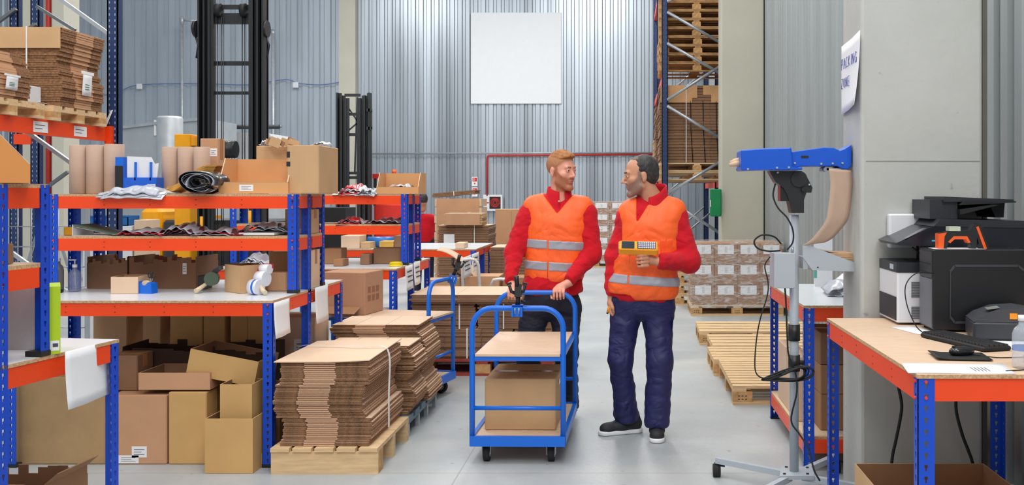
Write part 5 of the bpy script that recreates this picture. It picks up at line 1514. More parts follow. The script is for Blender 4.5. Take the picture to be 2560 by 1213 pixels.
# second row of racking behind
r = thing('pallet_rack', 'dark blue rack frame with grey braces standing far left against the pale columns', 'pallet rack', (-6.26, 10.5, 0))
for x in (0.03, -.19): rack_up(x, 0, 5, r)
p0 = Vector((-6.26, 10.5, 0))
for a, b_ in (((92, 16), (188, 76)), ((-20, 66), (40, 22)), ((115, 470), (170, 430)), ((90, 60), (40, 95))):
    M().bar(W(a[0], a[1], 10.46) - p0, W(b_[0], b_[1], 10.46) - p0, .04, .03).build('brace', mat('brace_grey', (96, 102, 106), .5), r)
M().box(-.18, .0, -.02, .02, 2.09, 2.2).build('beam', ORANGE, r)
tag(M().cyl((0, 0, 0), (0, 0, 8), .035, n=12).build('red_pipe', REDP, loc=(-8.14, 14.05, 0)), 'vertical red pipe between the pale columns at the far left', 'pipe')

# ================================================================== forklifts
def mast(root, X0, X1, H, inner, y=0.0, rails=3, mt=MASTM, fr=.23):
    wd = (X1 - X0)
    rw = wd * fr / rails
    for s, xb in ((1, X0), (-1, X1)):
        for k in range(rails):
            x = xb + s * (k * rw * 1.05); hh = H - k * .06
            m = M(); m.box(x, x + s * rw * .35, y - .02, y + .16, .05, hh); m.box(x, x + s * rw * .95, y + .1 - k * .05, y + .13 - k * .05, .05, hh)
            m.build('mast_rail', mt, root)
    return rw
r = thing('reach_truck', 'tall black-masted yellow reach truck standing behind the packing bench', 'forklift', (-4.77, 12.0, 0))
X0, X1 = -.39, .40
mast(r, X0, X1, 4.4, 0)
for z, t in ((3.12, .05), (2.77, .035), (3.62, .13), (3.80, .05), (1.9, .05), (1.2, .05), (.5, .08)):
    M().box(X0 + .17, X1 - .17, .05, .09, z, z + t).build('mast_crossbar', MASTM, r)
k = M()
for x in (-.17, -.12, -.1, .13, .16): k.cyl((x, .03, .5), (x, .03, 3.7), .006, n=6)
k.build('lift_chain', BLACK, r)
for x in (-.15, .15): M().cyl((x - .03, .02, 3.78), (x + .03, .02, 3.78), .08, n=18).build('chain_pulley', BLACKM, r)
for x in (X0 - .04, X1 + .02):
    k = M(); k.cyl((x, .0, 3.55), (x + .03, .0, 3.55), .10, n=18); k.tube([(x, 0, 3.5), (x + .05, -.02, 3.35), (x + .02, 0, 3.2)], .012, 8); k.build('hose_pulley', BLACK, r)
k = M(); k.cyl((-.10, -.08, 2.1), (.10, -.08, 2.1), .10, n=24)
for q in range(6): k.lathe([(.095, 0), (.108, .008), (.095, .016)], (-.09 + q * .032, -.08, 2.1), 20, 0, Matrix.Rotation(R(90), 4, 'Y'))
k.build('hose_reel', BLACK, r)
M().rbox(-1.40, -1.11, .6, 1.5, .3, 1.40, .10).build('yellow_body', YEL, r)
M().rbox(-.76, -.56, .18, .4, .3, 2.30, .02).build('yellow_post', YEL, r)
M().box(-.76, -.45, .2, .35, 2.16, 2.26).build('overhead_guard', YEL, r)
M().rbox(-1.10, .2, .60, 1.6, .2, 1.24, .05).build('battery_case', DGREY, r)
M().box(-1.08, -.35, .585, .60, 1.26, 1.30).build('yellow_trim', YEL, r)
for x in (-.3, .25):
    k = M(); k.box(x - .05, x + .05, -.1, -.05, .1, .6); k.box(x - .05, x + .05, -1.0, -.05, .06, .11); k.build('fork', BLACKM, r)
for x in (-.42, .36): M().cyl((x, .6, .17), (x + .1, .6, .17), .17, n=24).build('wheel', RUBBER, r)
for x, z in ((-.34, 1.05), (.02, 1.15), (.24, 1.12)): M().cyl((x, -.02, z), (x, -.02, z + .25), .02, n=8).build('yellow_marker', YEL, r)

r = thing('forklift_truck', 'farther red forklift with a shorter black lattice mast in front of the pale column', 'forklift', (-6.05, 22.0, 0))
mast(r, -.37, .37, 3.80, 0, fr=.38)
for z in (3.72, 2.0, 1.9, 2.85, 3.3): M().box(-.2, .14, .04, .1, z, z + .06).build('mast_crossbar', MASTM, r)
for a, b_ in (((-.14, 3.5), (.1, 3.15)), ((.1, 3.15), (-.14, 2.95)), ((-.12, 3.5), (-.12, 2.0)), ((.08, 3.7), (.02, 2.0))):
    M().bar((a[0], .06, a[1]), (b_[0], .06, b_[1]), .03, .03).build('mast_brace', MASTM, r)
k = M(); k.box(.30, .40, -.02, .1, 3.38, 3.45); k.box(.30, .40, -.02, .1, 2.98, 3.05); k.box(.36, .40, 0, .1, 3.0, 3.4); k.build('hose_bracket', MASTM, r)
M().rbox(.32, 1.1, .5, 1.6, .2, 1.35, .06).build('red_body', mat('truck_red', (206, 40, 30), .4), r)
M().box(.30, 1.25, .5, .58, 1.92, 2.02).build('overhead_guard', mat('truck_red', (206, 40, 30), .4), r)
M().cyl((.78, .54, 2.02), (.78, .54, 2.12), .05, n=12).build('beacon', mat('beacon_orange', (240, 96, 30), .4), r)
M().box(.36, 1.2, .45, .5, 1.62, 1.70).build('white_bar', WHITEP, r)
for x in (.35, 1.15): M().bar((x, .54, 1.3), (x, .54, 1.95), .06, .06).build('guard_post', MASTM, r)
for x in (.35, .95): M().cyl((x, .9, .22), (x + .12, .9, .22), .22, n=20).build('wheel', RUBBER, r)
carton(-5.1, -4.3, 15.2, .6, 0, 1.36, 'black equipment case standing behind the second bench', mt=BLACKM, tape=False, name='equipment_case', cat='case')

# ================================================================== wall things
def wallbox(px0, px1, py0, py1, Y, dep, name, mt, label, cat):
    a, b_ = W(px0, py1, Y), W(px1, py0, Y)
    m = M(); m.rbox(-(b_.x - a.x) / 2, (b_.x - a.x) / 2, -dep, 0, 0, b_.z - a.z, min(.02, (b_.x - a.x) * .1))
    return tag(m.build(name, mt, loc=((a.x + b_.x) / 2, Y, a.z)), label, cat)
sg = wallbox(1177, 1404, 32, 260, 26.95, .04, 'blank_sign_board', WHITE_S, 'large square blank white board high on the corrugated back wall', 'sign board')
wallbox(343, 357, 210, 223, 26.9, .06, 'wall_lamp', WHITEP, 'small white box lamp on the back wall left of the tall mast', 'wall lamp')
wallbox(733, 747, 206, 220, 26.9, .06, 'wall_lamp', WHITEP, 'small white box lamp on the back wall right of the tall mast', 'wall lamp')
cable('thin blue cable strung along the back wall through the white lamps', [W(262, 238, 26.87), W(300, 228, 26.87), W(350, 212, 26.87), W(500, 209, 26.87), W(620, 212, 26.87), W(712, 199, 26.87), W(745, 208, 26.87), W(800, 212, 26.87), W(849, 206, 26.87)], .012, mat('blue_cable', (90, 120, 170), .6))
def pipe(label, pts, rad, mt, name='pipe'):
    m = M(); m.tube(pts, rad, 10); return tag(m.build(name, mt, loc=pts[0], world=True), label, 'pipe')
pipe('horizontal grey conduit crossing the back wall behind the men', [W(925, 384, 26.85), W(1652, 382, 26.85)], .022, STEEL)
pipe('red water pipe running along the wall and down to the hose cabinet', [W(1650, 386, 26.8), W(1224, 389, 26.8), W(1219, 391, 26.8), W(1218, 398, 26.8), W(1218, 490, 26.8)], .027, REDP)
m = M(); m.tube([W(683, 75, 26.4), W(683, 630, 26.4)], .05, 12); m.tube([W(655, 72, 26.4), W(683, 72, 26.4)], .03, 8); m.tube([W(655, 316, 26.4), W(705, 316, 26.4)], .04, 8); m.ell(W(683, 82, 26.4), (.06, .06, .08))
tag(m.build('steel_post', STEEL, loc=W(683, 630, 26.4), world=True), 'grey steel post with short arms right of the tall mast on the back wall', 'post')
m = M(); m.tube([W(455, 50, 26.4), W(490, 52, 26.4)], .03, 8); m.ell(W(455, 52, 26.4), (.06, .06, .12)); m.tube([W(455, 60, 26.4), W(455, 630, 26.4)], .035, 10)
tag(m.build('steel_post', STEEL, loc=W(455, 630, 26.4), world=True), 'slim grey steel post left of the tall mast on the back wall', 'post')
# fire hose cabinet
r = thing('fire_hose_cabinet', 'white-framed fire hose cabinet with a red reel on the back wall', 'hose cabinet', W(1233.5, 507, 26.9))
wq = .255; 
k = M(); k.box(-wq, wq, -.12, 0, -.215, .215); k.build('cabinet', WHITEP, r)
k = M(); k.box(-wq * .35, wq * .82, -.125, -.119, -.16, .16); k.build('glass_door', mat('dark_glass', (60, 40, 44), .2), r)
k = M()
for rr in (.05, .085, .115): 
    k.tube([(.06 + rr * math.cos(a), -.13, rr * math.sin(a)) for a in [2 * math.pi * i / 18 for i in range(19)]], .012, 6)
k.build('hose_reel', REDP, r)
k = M(); k.prism([(-.2, -.015), (-.13, -.015), (-.13, -.03), (-.1, 0), (-.13, .03), (-.13, .015), (-.2, .015)], -.124, -.12); k.build('arrow_mark', REDP, r)
for (y0, lb) in ((443, 'upper red and white fire sign above the hose cabinet, left of the red pipe'), (469, 'lower red and white fire sign above the hose cabinet, left of the red pipe')):
    r = thing('fire_sign', lb, 'sign', W(1187, y0 + 11, 26.9))
    M().box(-.075, .075, -.012, 0, -.125, .125).build('plate', WHITE_S, r)
    k = M(); k.box(-.06, .06, -.0135, -.012, .0, .1); k.prism([(-.03, -.03), (.03, -.03), (0, -.09)], -.0135, -.012); k.build('pictogram', mat('sign_red', (214, 30, 40), .5), r)
    k = M(); k.tube([(-.02 + .026 * math.cos(a), -.015, .05 + .026 * math.sin(a)) for a in [2 * math.pi * i / 12 for i in range(13)]], .006, 5); k.build('white_symbol', WHITE_S, r)
# grey cabin and tank, left
r = thing('metal_cabin', 'low grey metal cabin behind the kraft paper rolls, against the left wall', 'cabin', (-8.5, 18.0, 0))
k = M(); k.prism([(-.75, 0), (.95, 0), (.95, 2.92), (.3, 2.86), (-.75, 2.74)], 0, 1.3, 'y'); k.build('body', mat('cabin_grey', (168, 176, 182), .5, var=.05), r)
k = M(); k.bar((-.75, -.02, 2.75), (.3, -.02, 2.87), .05, .05); k.bar((.3, -.02, 2.87), (.95, -.02, 2.93), .05, .05); k.bar((-.73, -.02, 0), (-.73, -.02, 2.74), .05, .05); k.build('edge_trim', STEEL, r)
k = M(); k.box(-.02, .10, -.03, -.0, 2.62, 2.9); k.build('sign_plate', WHITEP, r)
k = M(); k.prism([(.025, 2.70), (.055, 2.70), (.055, 2.80), (.075, 2.80), (.04, 2.85), (.005, 2.80), (.025, 2.80)], -.034, -.03); k.build('arrow_mark', mat('sign_green', (40, 130, 80), .5), r)
r = thing('steel_tank', 'pale upright steel tank beside the grey cabin', 'tank', (-7.88, 17.2, 0))
M().lathe([(.2, 0), (.21, .02), (.21, 2.86), (.19, 2.90)], n=30).build('shell', mat('pale_steel', (186, 192, 198), .4, metal=.3), r)
r = thing('conveyor_hopper', 'pale metal hopper seen behind the tall mast', 'hopper', (-7.5, 19.5, 0))
k = M(); k.prism([(-.7, 0), (.72, 0), (.72, 2.4), (.5, 2.75), (-.7, 2.8)], 0, 1.2, 'y'); k.build('body', mat('hopper_grey', (188, 192, 194), .5, var=.06), r)
k = M(); k.tube([(-.7, -.1, 2.87), (.74, -.1, 2.87)], .045, 10); k.build('top_pipe', DGREY, r)
# white cabinet with blue crates, left middle
carton(-5.62, -5.11, 10.3, .5, 0, 1.24, 'pale cabinet behind the bench carrying the blue crates', mt=WHITEP, tape=False, name='storage_cabinet', cat='cabinet')
for (x, z, w_, lb) in ((-5.49, 1.243, .16, 'left small blue crate on the pale cabinet'), (-5.27, 1.243, .24, 'right larger blue crate on the pale cabinet')):
    r = thing('plastic_crate', lb, 'crate', (x, 10.42, z))
    k = M(); t = .008; X = w_ / 2
    k.box(-X, X, -.12, -.12 + t, 0, .10); k.box(-X, X, .12 - t, .12, 0, .10); k.box(-X, -X + t, -.12, .12, 0, .10); k.box(X - t, X, -.12, .12, 0, .10); k.box(-X, X, -.12, .12, 0, .006)
    k.build('tray', mat('crate_blue', (16, 100, 170), .45), r)
    M().box(-X - .008, X + .008, -.128, -.12, .088, .102).build('rim', mat('crate_blue', (16, 100, 170), .45), r)
carton(-5.09, -4.96, 10.3, .3, 0, 1.3, 'cream carton right of the blue crates behind the bench', mt=KRAFTL, tape=False)
# wire cage seen through the nearest rack
r = thing('wire_cage', 'wire mesh roll cage behind the nearest blue upright at the far left', 'roll cage', (-5.1, 8.9, 0))
k = M()
for q in range(7): k.cyl((-.45 + q * .12, 0, .15), (-.45 + q * .12, 0, 1.5), .006, n=6)
for q in range(8): k.cyl((-.45, 0, .2 + q * .18), (.27, 0, .2 + q * .18), .006, n=6)
k.build('mesh_panel', STEEL, r)
k = M(); k.bar((-.47, 0, 0.05), (-.47, 0, 1.55), .03, .03); k.bar((.29, 0, .05), (.29, 0, 1.55), .03, .03); k.bar((-.47, 0, 1.55), (.29, 0, 1.55), .03, .03); k.bar((-.47, 0, .12), (.29, 0, .12), .03, .03); k.build('frame', GREYP, r)
k = M(); k.bar((-.4, .02, .5), (-.08, .02, 1.5), .02, .02); k.bar((-.08, .02, 1.5), (.24, .02, .5), .02, .02); k.build('brace', STEEL, r)
for x in (-.45, .27): M().cyl((x - .02, 0, .05), (x + .02, 0, .05), .05, n=16).build('wheel', RUBBER, r)
# ================================================================== people: implicit surfaces meshed with surface nets
class Fld:
    def __init__(s, xs, ys, zs):
        s.ax = [np.asarray(a, dtype=np.float32) for a in (xs, ys, zs)]
        s.F = np.full([len(a) for a in s.ax], 0.3, dtype=np.float32)
    def sub(s, lo, hi):
        sl = []
        for a, l, h in zip(s.ax, lo, hi):
            i0 = max(0, int(np.searchsorted(a, l)) - 1); i1 = min(len(a), int(np.searchsorted(a, h)) + 1)
            sl.append(slice(i0, max(i1, i0 + 1)))
        X = s.ax[0][sl[0]][:, None, None]; Y = s.ax[1][sl[1]][None, :, None]; Z = s.ax[2][sl[2]][None, None, :]
        return tuple(sl), X, Y, Z
    def comb(s, sl, d, k, op):
        A = s.F[sl]
        if op == 'u':
            h = np.clip(.5 + .5 * (A - d) / k, 0, 1); s.F[sl] = A * (1 - h) + d * h - k * h * (1 - h)
        else:
            d = -d; h = np.clip(.5 - .5 * (A - d) / k, 0, 1); s.F[sl] = A * (1 - h) + d * h + k * h * (1 - h)
    def cap(s, a, b, ra, rb=None, k=.02, op='u', fl=(1, 1, 1), wr=None):
        """tapered capsule; fl squashes space about the axis start; wr=(amp, cycles, phase) puts folds across it"""
        rb = ra if rb is None else rb
        a = np.array(a, dtype=np.float32); b = np.array(b, dtype=np.float32); R_ = max(ra, rb) * max(fl) + k + .03
        sl, X, Y, Z = s.sub(np.minimum(a, b) - R_, np.maximum(a, b) + R_)
        px, py, pz = X - a[0], Y - a[1], Z - a[2]; d = b - a; L2 = float((d * d).sum()) + 1e-9
        t = np.clip((px * d[0] + py * d[1] + pz * d[2]) / L2, 0, 1)
        qx, qy, qz = (px - t * d[0]) / fl[0], (py - t * d[1]) / fl[1], (pz - t * d[2]) / fl[2]
        r = ra + (rb - ra) * t
        if wr:
            an = np.arctan2(qy, qx)
            r = r + wr[0] * (np.sin(t * wr[1] * 6.283 + 1.6 * np.sin(an + wr[2])) * (.6 + .4 * np.sin(an * 2 + wr[2] * 2 + t * 5)) + .5 * np.sin(t * wr[1] * 2.3 * 6.283 + 2.2 * np.sin(an * 2 + wr[2] * 1.7)))
        dist = np.sqrt(qx * qx + qy * qy + qz * qz) - r
        s.comb(sl, dist * min(fl), k, op); return s
    def ell(s, c, r, k=.02, op='u', mt=None, pw=None):
        c = np.array(c, dtype=np.float32); R_ = max(r) + k + .03
        sl, X, Y, Z = s.sub(c - R_, c + R_)
        x, y, z = X - c[0], Y - c[1], Z - c[2]
        if mt is not None:
            m = np.array(mt, dtype=np.float32)   # 3x3 local->world
            x, y, z = m[0, 0] * x + m[1, 0] * y + m[2, 0] * z, m[0, 1] * x + m[1, 1] * y + m[2, 1] * z, m[0, 2] * x + m[1, 2] * y + m[2, 2] * z
        if pw:
            kk = ((np.abs(x / r[0]) ** pw + np.abs(y / r[1]) ** pw + np.abs(z / r[2]) ** pw)) ** (1.0 / pw)
            dist = (kk - 1) * min(r)
        else:
            k0 = np.sqrt((x / r[0]) ** 2 + (y / r[1]) ** 2 + (z / r[2]) ** 2)
            k1 = np.sqrt((x / r[0] ** 2) ** 2 + (y / r[1] ** 2) ** 2 + (z / r[2] ** 2) ** 2) + 1e-9
            dist = k0 * (k0 - 1) / k1
        s.comb(sl, dist, k, op); return s
    def fn(s, lo, hi, f, k=.005, op='s'):
        sl, X, Y, Z = s.sub(lo, hi); s.comb(sl, f(X, Y, Z) + 0 * (X + Y + Z), k, op); return s
    def mesh(s, name, mats, parent=None, loc=(0, 0, 0), pick=None, smooth=2, root=False, masks=None):
        F = s.F; I = F < 0
        nx, ny, nz = F.shape
        c = [I[dx:nx - 1 + dx, dy:ny - 1 + dy, dz:nz - 1 + dz] for dx in (0, 1) for dy in (0, 1) for dz in (0, 1)]
        cnt = sum(x.astype(np.int8) for x in c)
        act = (cnt > 0) & (cnt < 8)
        ids = np.full(act.shape, -1, dtype=np.int64); idx = np.argwhere(act); ids[act] = np.arange(len(idx))
        acc = np.zeros((len(idx), 3)); n = np.zeros(len(idx))
        i, j, k = idx[:, 0], idx[:, 1], idx[:, 2]
        corners = [(dx, dy, dz) for dx in (0, 1) for dy in (0, 1) for dz in (0, 1)]
        for a in range(8):
            for b in range(a + 1, 8):
                ca, cb = corners[a], corners[b]
                if sum(abs(p - q) for p, q in zip(ca, cb)) != 1: continue
                fa = F[i + ca[0], j + ca[1], k + ca[2]]; fb = F[i + cb[0], j + cb[1], k + cb[2]]
                m = (fa < 0) != (fb < 0)
                t = np.where(m, fa / (fa - fb + 1e-12), 0)
                for q in range(3): acc[:, q] += np.where(m, ca[q] + t * (cb[q] - ca[q]), 0)
                n += m
        acc /= n[:, None]
        V = np.empty_like(acc)
        for q in range(3):
            ax = s.ax[q].astype(np.float64); b0 = ax[idx[:, q]]; b1 = ax[idx[:, q] + 1]; V[:, q] = b0 + (b1 - b0) * acc[:, q]
        faces = []
        for q in range(3):
            sl0 = [slice(0, None)] * 3; sl1 = [slice(0, None)] * 3
            sl0[q] = slice(0, -1); sl1[q] = slice(1, None)
            ch = I[tuple(sl0)] != I[tuple(sl1)]
            e = np.argwhere(ch); u, v = (q + 1) % 3, (q + 2) % 3
            ok = (e[:, u] > 0) & (e[:, v] > 0) & (e[:, u] < act.shape[u]) & (e[:, v] < act.shape[v]) & (e[:, q] < act.shape[q])
            e = e[ok]
            def cell(du, dv):
                g = e.copy(); g[:, u] -= du; g[:, v] -= dv; return ids[g[:, 0], g[:, 1], g[:, 2]]
            Q = np.stack([cell(1, 1), cell(0, 1), cell(0, 0), cell(1, 0)], 1)
            ins = I[e[:, 0], e[:, 1], e[:, 2]]
            Q = np.where(ins[:, None], Q, Q[:, ::-1]); faces.append(Q)
        Q = np.concatenate(faces)
        Q = Q[(Q >= 0).all(1)]
        for _ in range(smooth):   # light relaxing of the net
            S = np.zeros_like(V); cn = np.zeros(len(V))
            for a in range(4):
                b = (a + 1) % 4
                np.add.at(S, Q[:, a], V[Q[:, b]]); np.add.at(S, Q[:, b], V[Q[:, a]]); np.add.at(cn, Q[:, a], 1); np.add.at(cn, Q[:, b], 1)
            V = V * .5 + .5 * S / np.maximum(cn, 1)[:, None]
        me = bpy.data.meshes.new(name)
        me.from_pydata(V.tolist(), [], Q.tolist())
        mats = mats if isinstance(mats, (list, tuple)) else [mats]
        for m in mats: me.materials.append(m)
        me.polygons.foreach_set('use_smooth', [True] * len(Q))
        if pick is not None:
            C = V[Q].mean(1); me.polygons.foreach_set('material_index', pick(C).astype(np.int32).tolist())
        if masks is not None:
            for nm, arr in masks(V).items():
                at = me.attributes.new(nm, 'FLOAT', 'POINT'); at.data.foreach_set('value', arr.astype(np.float32))
        me.update(); me.validate()
        o = bpy.data.objects.new(name, me); COL.objects.link(o)
        if parent is not None: o.parent = parent
        else: o.location = loc
        WLD[o.name] = (Vector(loc), 0.0)
        return o
    def copy(s):
        g = Fld(*s.ax); g.F = s.F.copy(); return g

def axis(segs):
    """segs: (start, end, step)"""
    out = []
    for a, b, st in segs:
        n = max(1, int(round((b - a) / st))); out.extend([a + (b - a) * i / n for i in range(n)])
    out.append(segs[-1][1]); return out

def cloth(name, col, rough, dist, sc_=6.0, sheen=0.0, st=(1, 1, 1.6), fine=260):
    m = mat(name, col, rough, var=.05, scale=9, sheen=sheen)
    nt = m.node_tree; b = nt.nodes['Principled BSDF']
    tc = nt.nodes.new('ShaderNodeTexCoord'); mp = nt.nodes.new('ShaderNodeMapping'); mp.inputs['Scale'].default_value = st; mp.inputs['Rotation'].default_value = (0, .5, 0)
    n1 = nt.nodes.new('ShaderNodeTexNoise'); n1.inputs['Scale'].default_value = sc_; n1.inputs['Detail'].default_value = 2.5; n1.inputs['Distortion'].default_value = .7
    nt.links.new(tc.outputs['Object'], mp.inputs[0]); nt.links.new(mp.outputs[0], n1.inputs['Vector'])
    s1 = nt.nodes.new('ShaderNodeMath'); s1.operation = 'SUBTRACT'; s1.inputs[1].default_value = .5; nt.links.new(n1.outputs['Fac'], s1.inputs[0])
    s2 = nt.nodes.new('ShaderNodeMath'); s2.operation = 'ABSOLUTE'; nt.links.new(s1.outputs[0], s2.inputs[0])
    s3 = nt.nodes.new('ShaderNodeMath'); s3.operation = 'POWER'; s3.inputs[1].default_value = .9; nt.links.new(s2.outputs[0], s3.inputs[0])
    bp = nt.nodes.new('ShaderNodeBump'); bp.inputs['Strength'].default_value = 1.0; bp.inputs['Distance'].default_value = dist; nt.links.new(s3.outputs[0], bp.inputs['Height'])
    n2 = nt.nodes.new('ShaderNodeTexNoise'); n2.inputs['Scale'].default_value = fine; nt.links.new(tc.outputs['Object'], n2.inputs['Vector'])
    b2 = nt.nodes.new('ShaderNodeBump'); b2.inputs['Strength'].default_value = .15; b2.inputs['Distance'].default_value = .003; nt.links.new(n2.outputs['Fac'], b2.inputs['Height'])
    nt.links.new(bp.outputs[0], b2.inputs['Normal']); nt.links.new(b2.outputs[0], b.inputs['Normal'])
    return m
RED = cloth('red_fleece', (196, 2, 28), .95, .02, 4.5, .05)
HIVIS = cloth('orange_hi_vis', (255, 100, 34), .55, .032, 4.0, st=(1.4, 1, 1))
REFL = mat('reflective_band', (162, 165, 176), .5, metal=.2, var=.05)
NAVYC = cloth('navy_workwear', (26, 29, 82), .6, .035, 4.5, st=(1, 1, 1.4))
NAVYD = cloth('dark_navy_workwear', (22, 24, 44), .75, .025, 4.5)
SKIN1 = mat('fair_skin', (226, 164, 142), .5, var=.06, scale=18)
SKIN2 = mat('tanned_skin', (208, 148, 116), .5, var=.07, scale=18)
def skinmat(name, skin, stub, lipc, var):
    m = mat(name, skin, .5, var=.05, scale=14)
    nt = m.node_tree; b = nt.nodes['Principled BSDF']; src = b.inputs['Base Color'].links[0].from_socket
    for att, colr in (('hair_mask', stub), ('lip_mask', lipc)):
        a = nt.nodes.new('ShaderNodeAttribute'); a.attribute_name = att
        mx = nt.nodes.new('ShaderNodeMix'); mx.data_type = 'RGBA'
        nz = nt.nodes.new('ShaderNodeTexNoise'); nz.inputs['Scale'].default_value = 240; nz.inputs['Detail'].default_value = 2
        mr = nt.nodes.new('ShaderNodeMapRange'); mr.inputs['From Min'].default_value = .3; mr.inputs['From Max'].default_value = .7; mr.inputs['To Min'].default_value = .65 if att == 'hair_mask' else 1; mr.inputs['To Max'].default_value = 1.05
        mu = nt.nodes.new('ShaderNodeMath'); mu.operation = 'MULTIPLY'; mu.use_clamp = True
        nt.links.new(nz.outputs['Fac'], mr.inputs['Value']); nt.links.new(a.outputs['Fac'], mu.inputs[0]); nt.links.new(mr.outputs[0], mu.inputs[1])
        nt.links.new(mu.outputs[0], mx.inputs[0]); nt.links.new(src, mx.inputs[6]); mx.inputs[7].default_value = lin(colr)
        src = mx.outputs[2]
    nt.links.new(src, b.inputs['Base Color'])
    b.inputs['Subsurface Weight'].default_value = .08; b.inputs['Subsurface Radius'].default_value = (.02, .008, .004)
    return m
SKIN1 = skinmat('fair_skin_bearded', (222, 158, 136), (164, 100, 66), (190, 112, 104), .05)
SKIN2 = skinmat('tanned_skin_bearded', (200, 142, 112), (112, 96, 88), (176, 104, 92), .05)
LIP = mat('lips', (190, 110, 100), .5)
HAIR1 = mat('ginger_hair', (168, 112, 66), .8, var=.25, scale=60, bump=.5, bscale=200, stretch=(1, 1, .3))
STUB1 = mat('ginger_beard', (176, 104, 72), .85, var=.15, scale=90)
FADE1 = mat('shaved_hair', (186, 138, 106), .8, var=.1, scale=90)
HAIR2 = mat('dark_grey_hair', (52, 48, 48), .6, var=.5, scale=26, bump=.7, bscale=90, stretch=(1, 1, .3))
STUB2 = mat('grey_beard', (126, 106, 96), .9, var=.25, scale=70)
EYEW = mat('eye_white', (228, 222, 216), .2)
EYEI = mat('iris_dark', (52, 44, 40), .2)
SOLE = mat('white_sole', (226, 228, 232), .5)
SHOEB = mat('black_shoe', (32, 33, 38), .7, var=.15, scale=40)

def head_prims(f, C, Rm, s=1.0, nose=0.0):
    """C head centre; Rm 3x3 with columns right, forward, up"""
    C = np.array(C); Rm = np.array(Rm)
    T_ = lambda x, y, z: C + Rm @ (np.array((x, y, z)) * s)
    E = lambda c, r, k, op='u': f.ell(T_(*c), [q * s for q in r], k, op, Rm)
    K = lambda a, b, ra, rb, k, op='u': f.cap(T_(*a), T_(*b), ra * s, rb * s, k, op)
    E((0, -.014, .046), (.0765, .097, .084), .01)
    E((0, .024, -.026), (.0655, .066, .082), .03)
    K((-.052, .006, -.058), (-.014, .068, -.100), .019, .017, .022); K((.052, .006, -.058), (.014, .068, -.100), .019, .017, .022)
    E((0, .078, -.100), (.024, .016, .018), .016)
    E((.042, .056, -.012), (.022, .021, .018), .02); E((-.042, .056, -.012), (.022, .021, .018), .02)
    K((-.036, .077, .034), (.036, .077, .034), .011, .011, .016)
    for sx in (-1, 1):
        E((sx * .031, .099, .014), (.016, .012, .008), .010, 's')
        E((sx * .012, .0945, -.026), (.008, .010, .0065), .006)
    K((0, .084, .022), (0, .1075 + nose, -.021), .0065, .0105, .010)
    E((0, .083, -.0535), (.024, .0115, .0055), .006); E((0, .0815, -.0645), (.020, .0115, .0065), .006)
    E((0, .0965, -.0590), (.020, .010, .0014), .003, 's')
    for sx in (-1, 1):
        E((sx * .0785, -.012, .002), (.0085, .019, .030), .006); E((sx * .079, -.008, -.024), (.007, .010, .011), .005)
        E((sx * .0885, -.006, .004), (.0055, .0095, .018), .004, 's')
    return T_
def local(C, Rm, s, P):
    return (P - np.array(C)) @ np.array(Rm) / s
def headmask(C, Rm, s, fade=None, beard=1.0, top=.0):
    """soft masks for beard, shaved sides and lips in head space"""
    S = lambda x, a, b: np.clip((x - a) / (b - a), 0, 1) ** 2 * (3 - 2 * np.clip((x - a) / (b - a), 0, 1))
    def f(P):
        q = local(C, Rm, s, P); x, y, z = q[:, 0], q[:, 1], q[:, 2]; ax_ = np.abs(x)
        inh = (z > -.155) & (z < .15) & (ax_ < .1) & (y > -.13) & (y < .13)
        wob = .003 * np.sin(x * 420) * np.sin(z * 380 + y * 300)
        cheek = -.030 + .045 * S(-y, -.075, -.005) + wob          # upper limit of the beard rises towards the ear
        b = S(cheek - z, -.006, .008) * S(y, -.004, .010) * S(z, -.135, -.118)
        side = S(.080 - ax_, -1, 0) * S(ax_, .055, .063) * S(y, .000, .008) * S(.026 - y, -.004, .004) * S(z, -.05, -.03) * S(.04 - z, -.004, .01)
        mouth = S(.031 - ax_, -.004, .004) * S(y, .05, .06) * S(z, -.044, -.038)
        mous = S(.029 - ax_, -.003, .004) * S(y, .06, .07) * S(-.034 - z, -.002, .004) * S(z, -.049, -.046)
        h = np.maximum(b * (1 - mouth), np.maximum(side, mous))
        lip = S(.024 - ax_, -.002, .003) * S(z, -.0725, -.069) * S(-.0485 - z, -.001, .002) * S(y, .082, .088)
        h = h * beard * (1 - lip)
        if fade is not None:
            h = np.maximum(h, fade[0] * S(z - fade[1] * y - fade[2], 0, fade[3]) * (1 - S(ax_, .076, .080)))
        if top: h = np.maximum(h, top * S(z, .098, .112))
        return {'hair_mask': np.where(inh, h, 0), 'lip_mask': np.where(inh, lip, 0)}
    return f

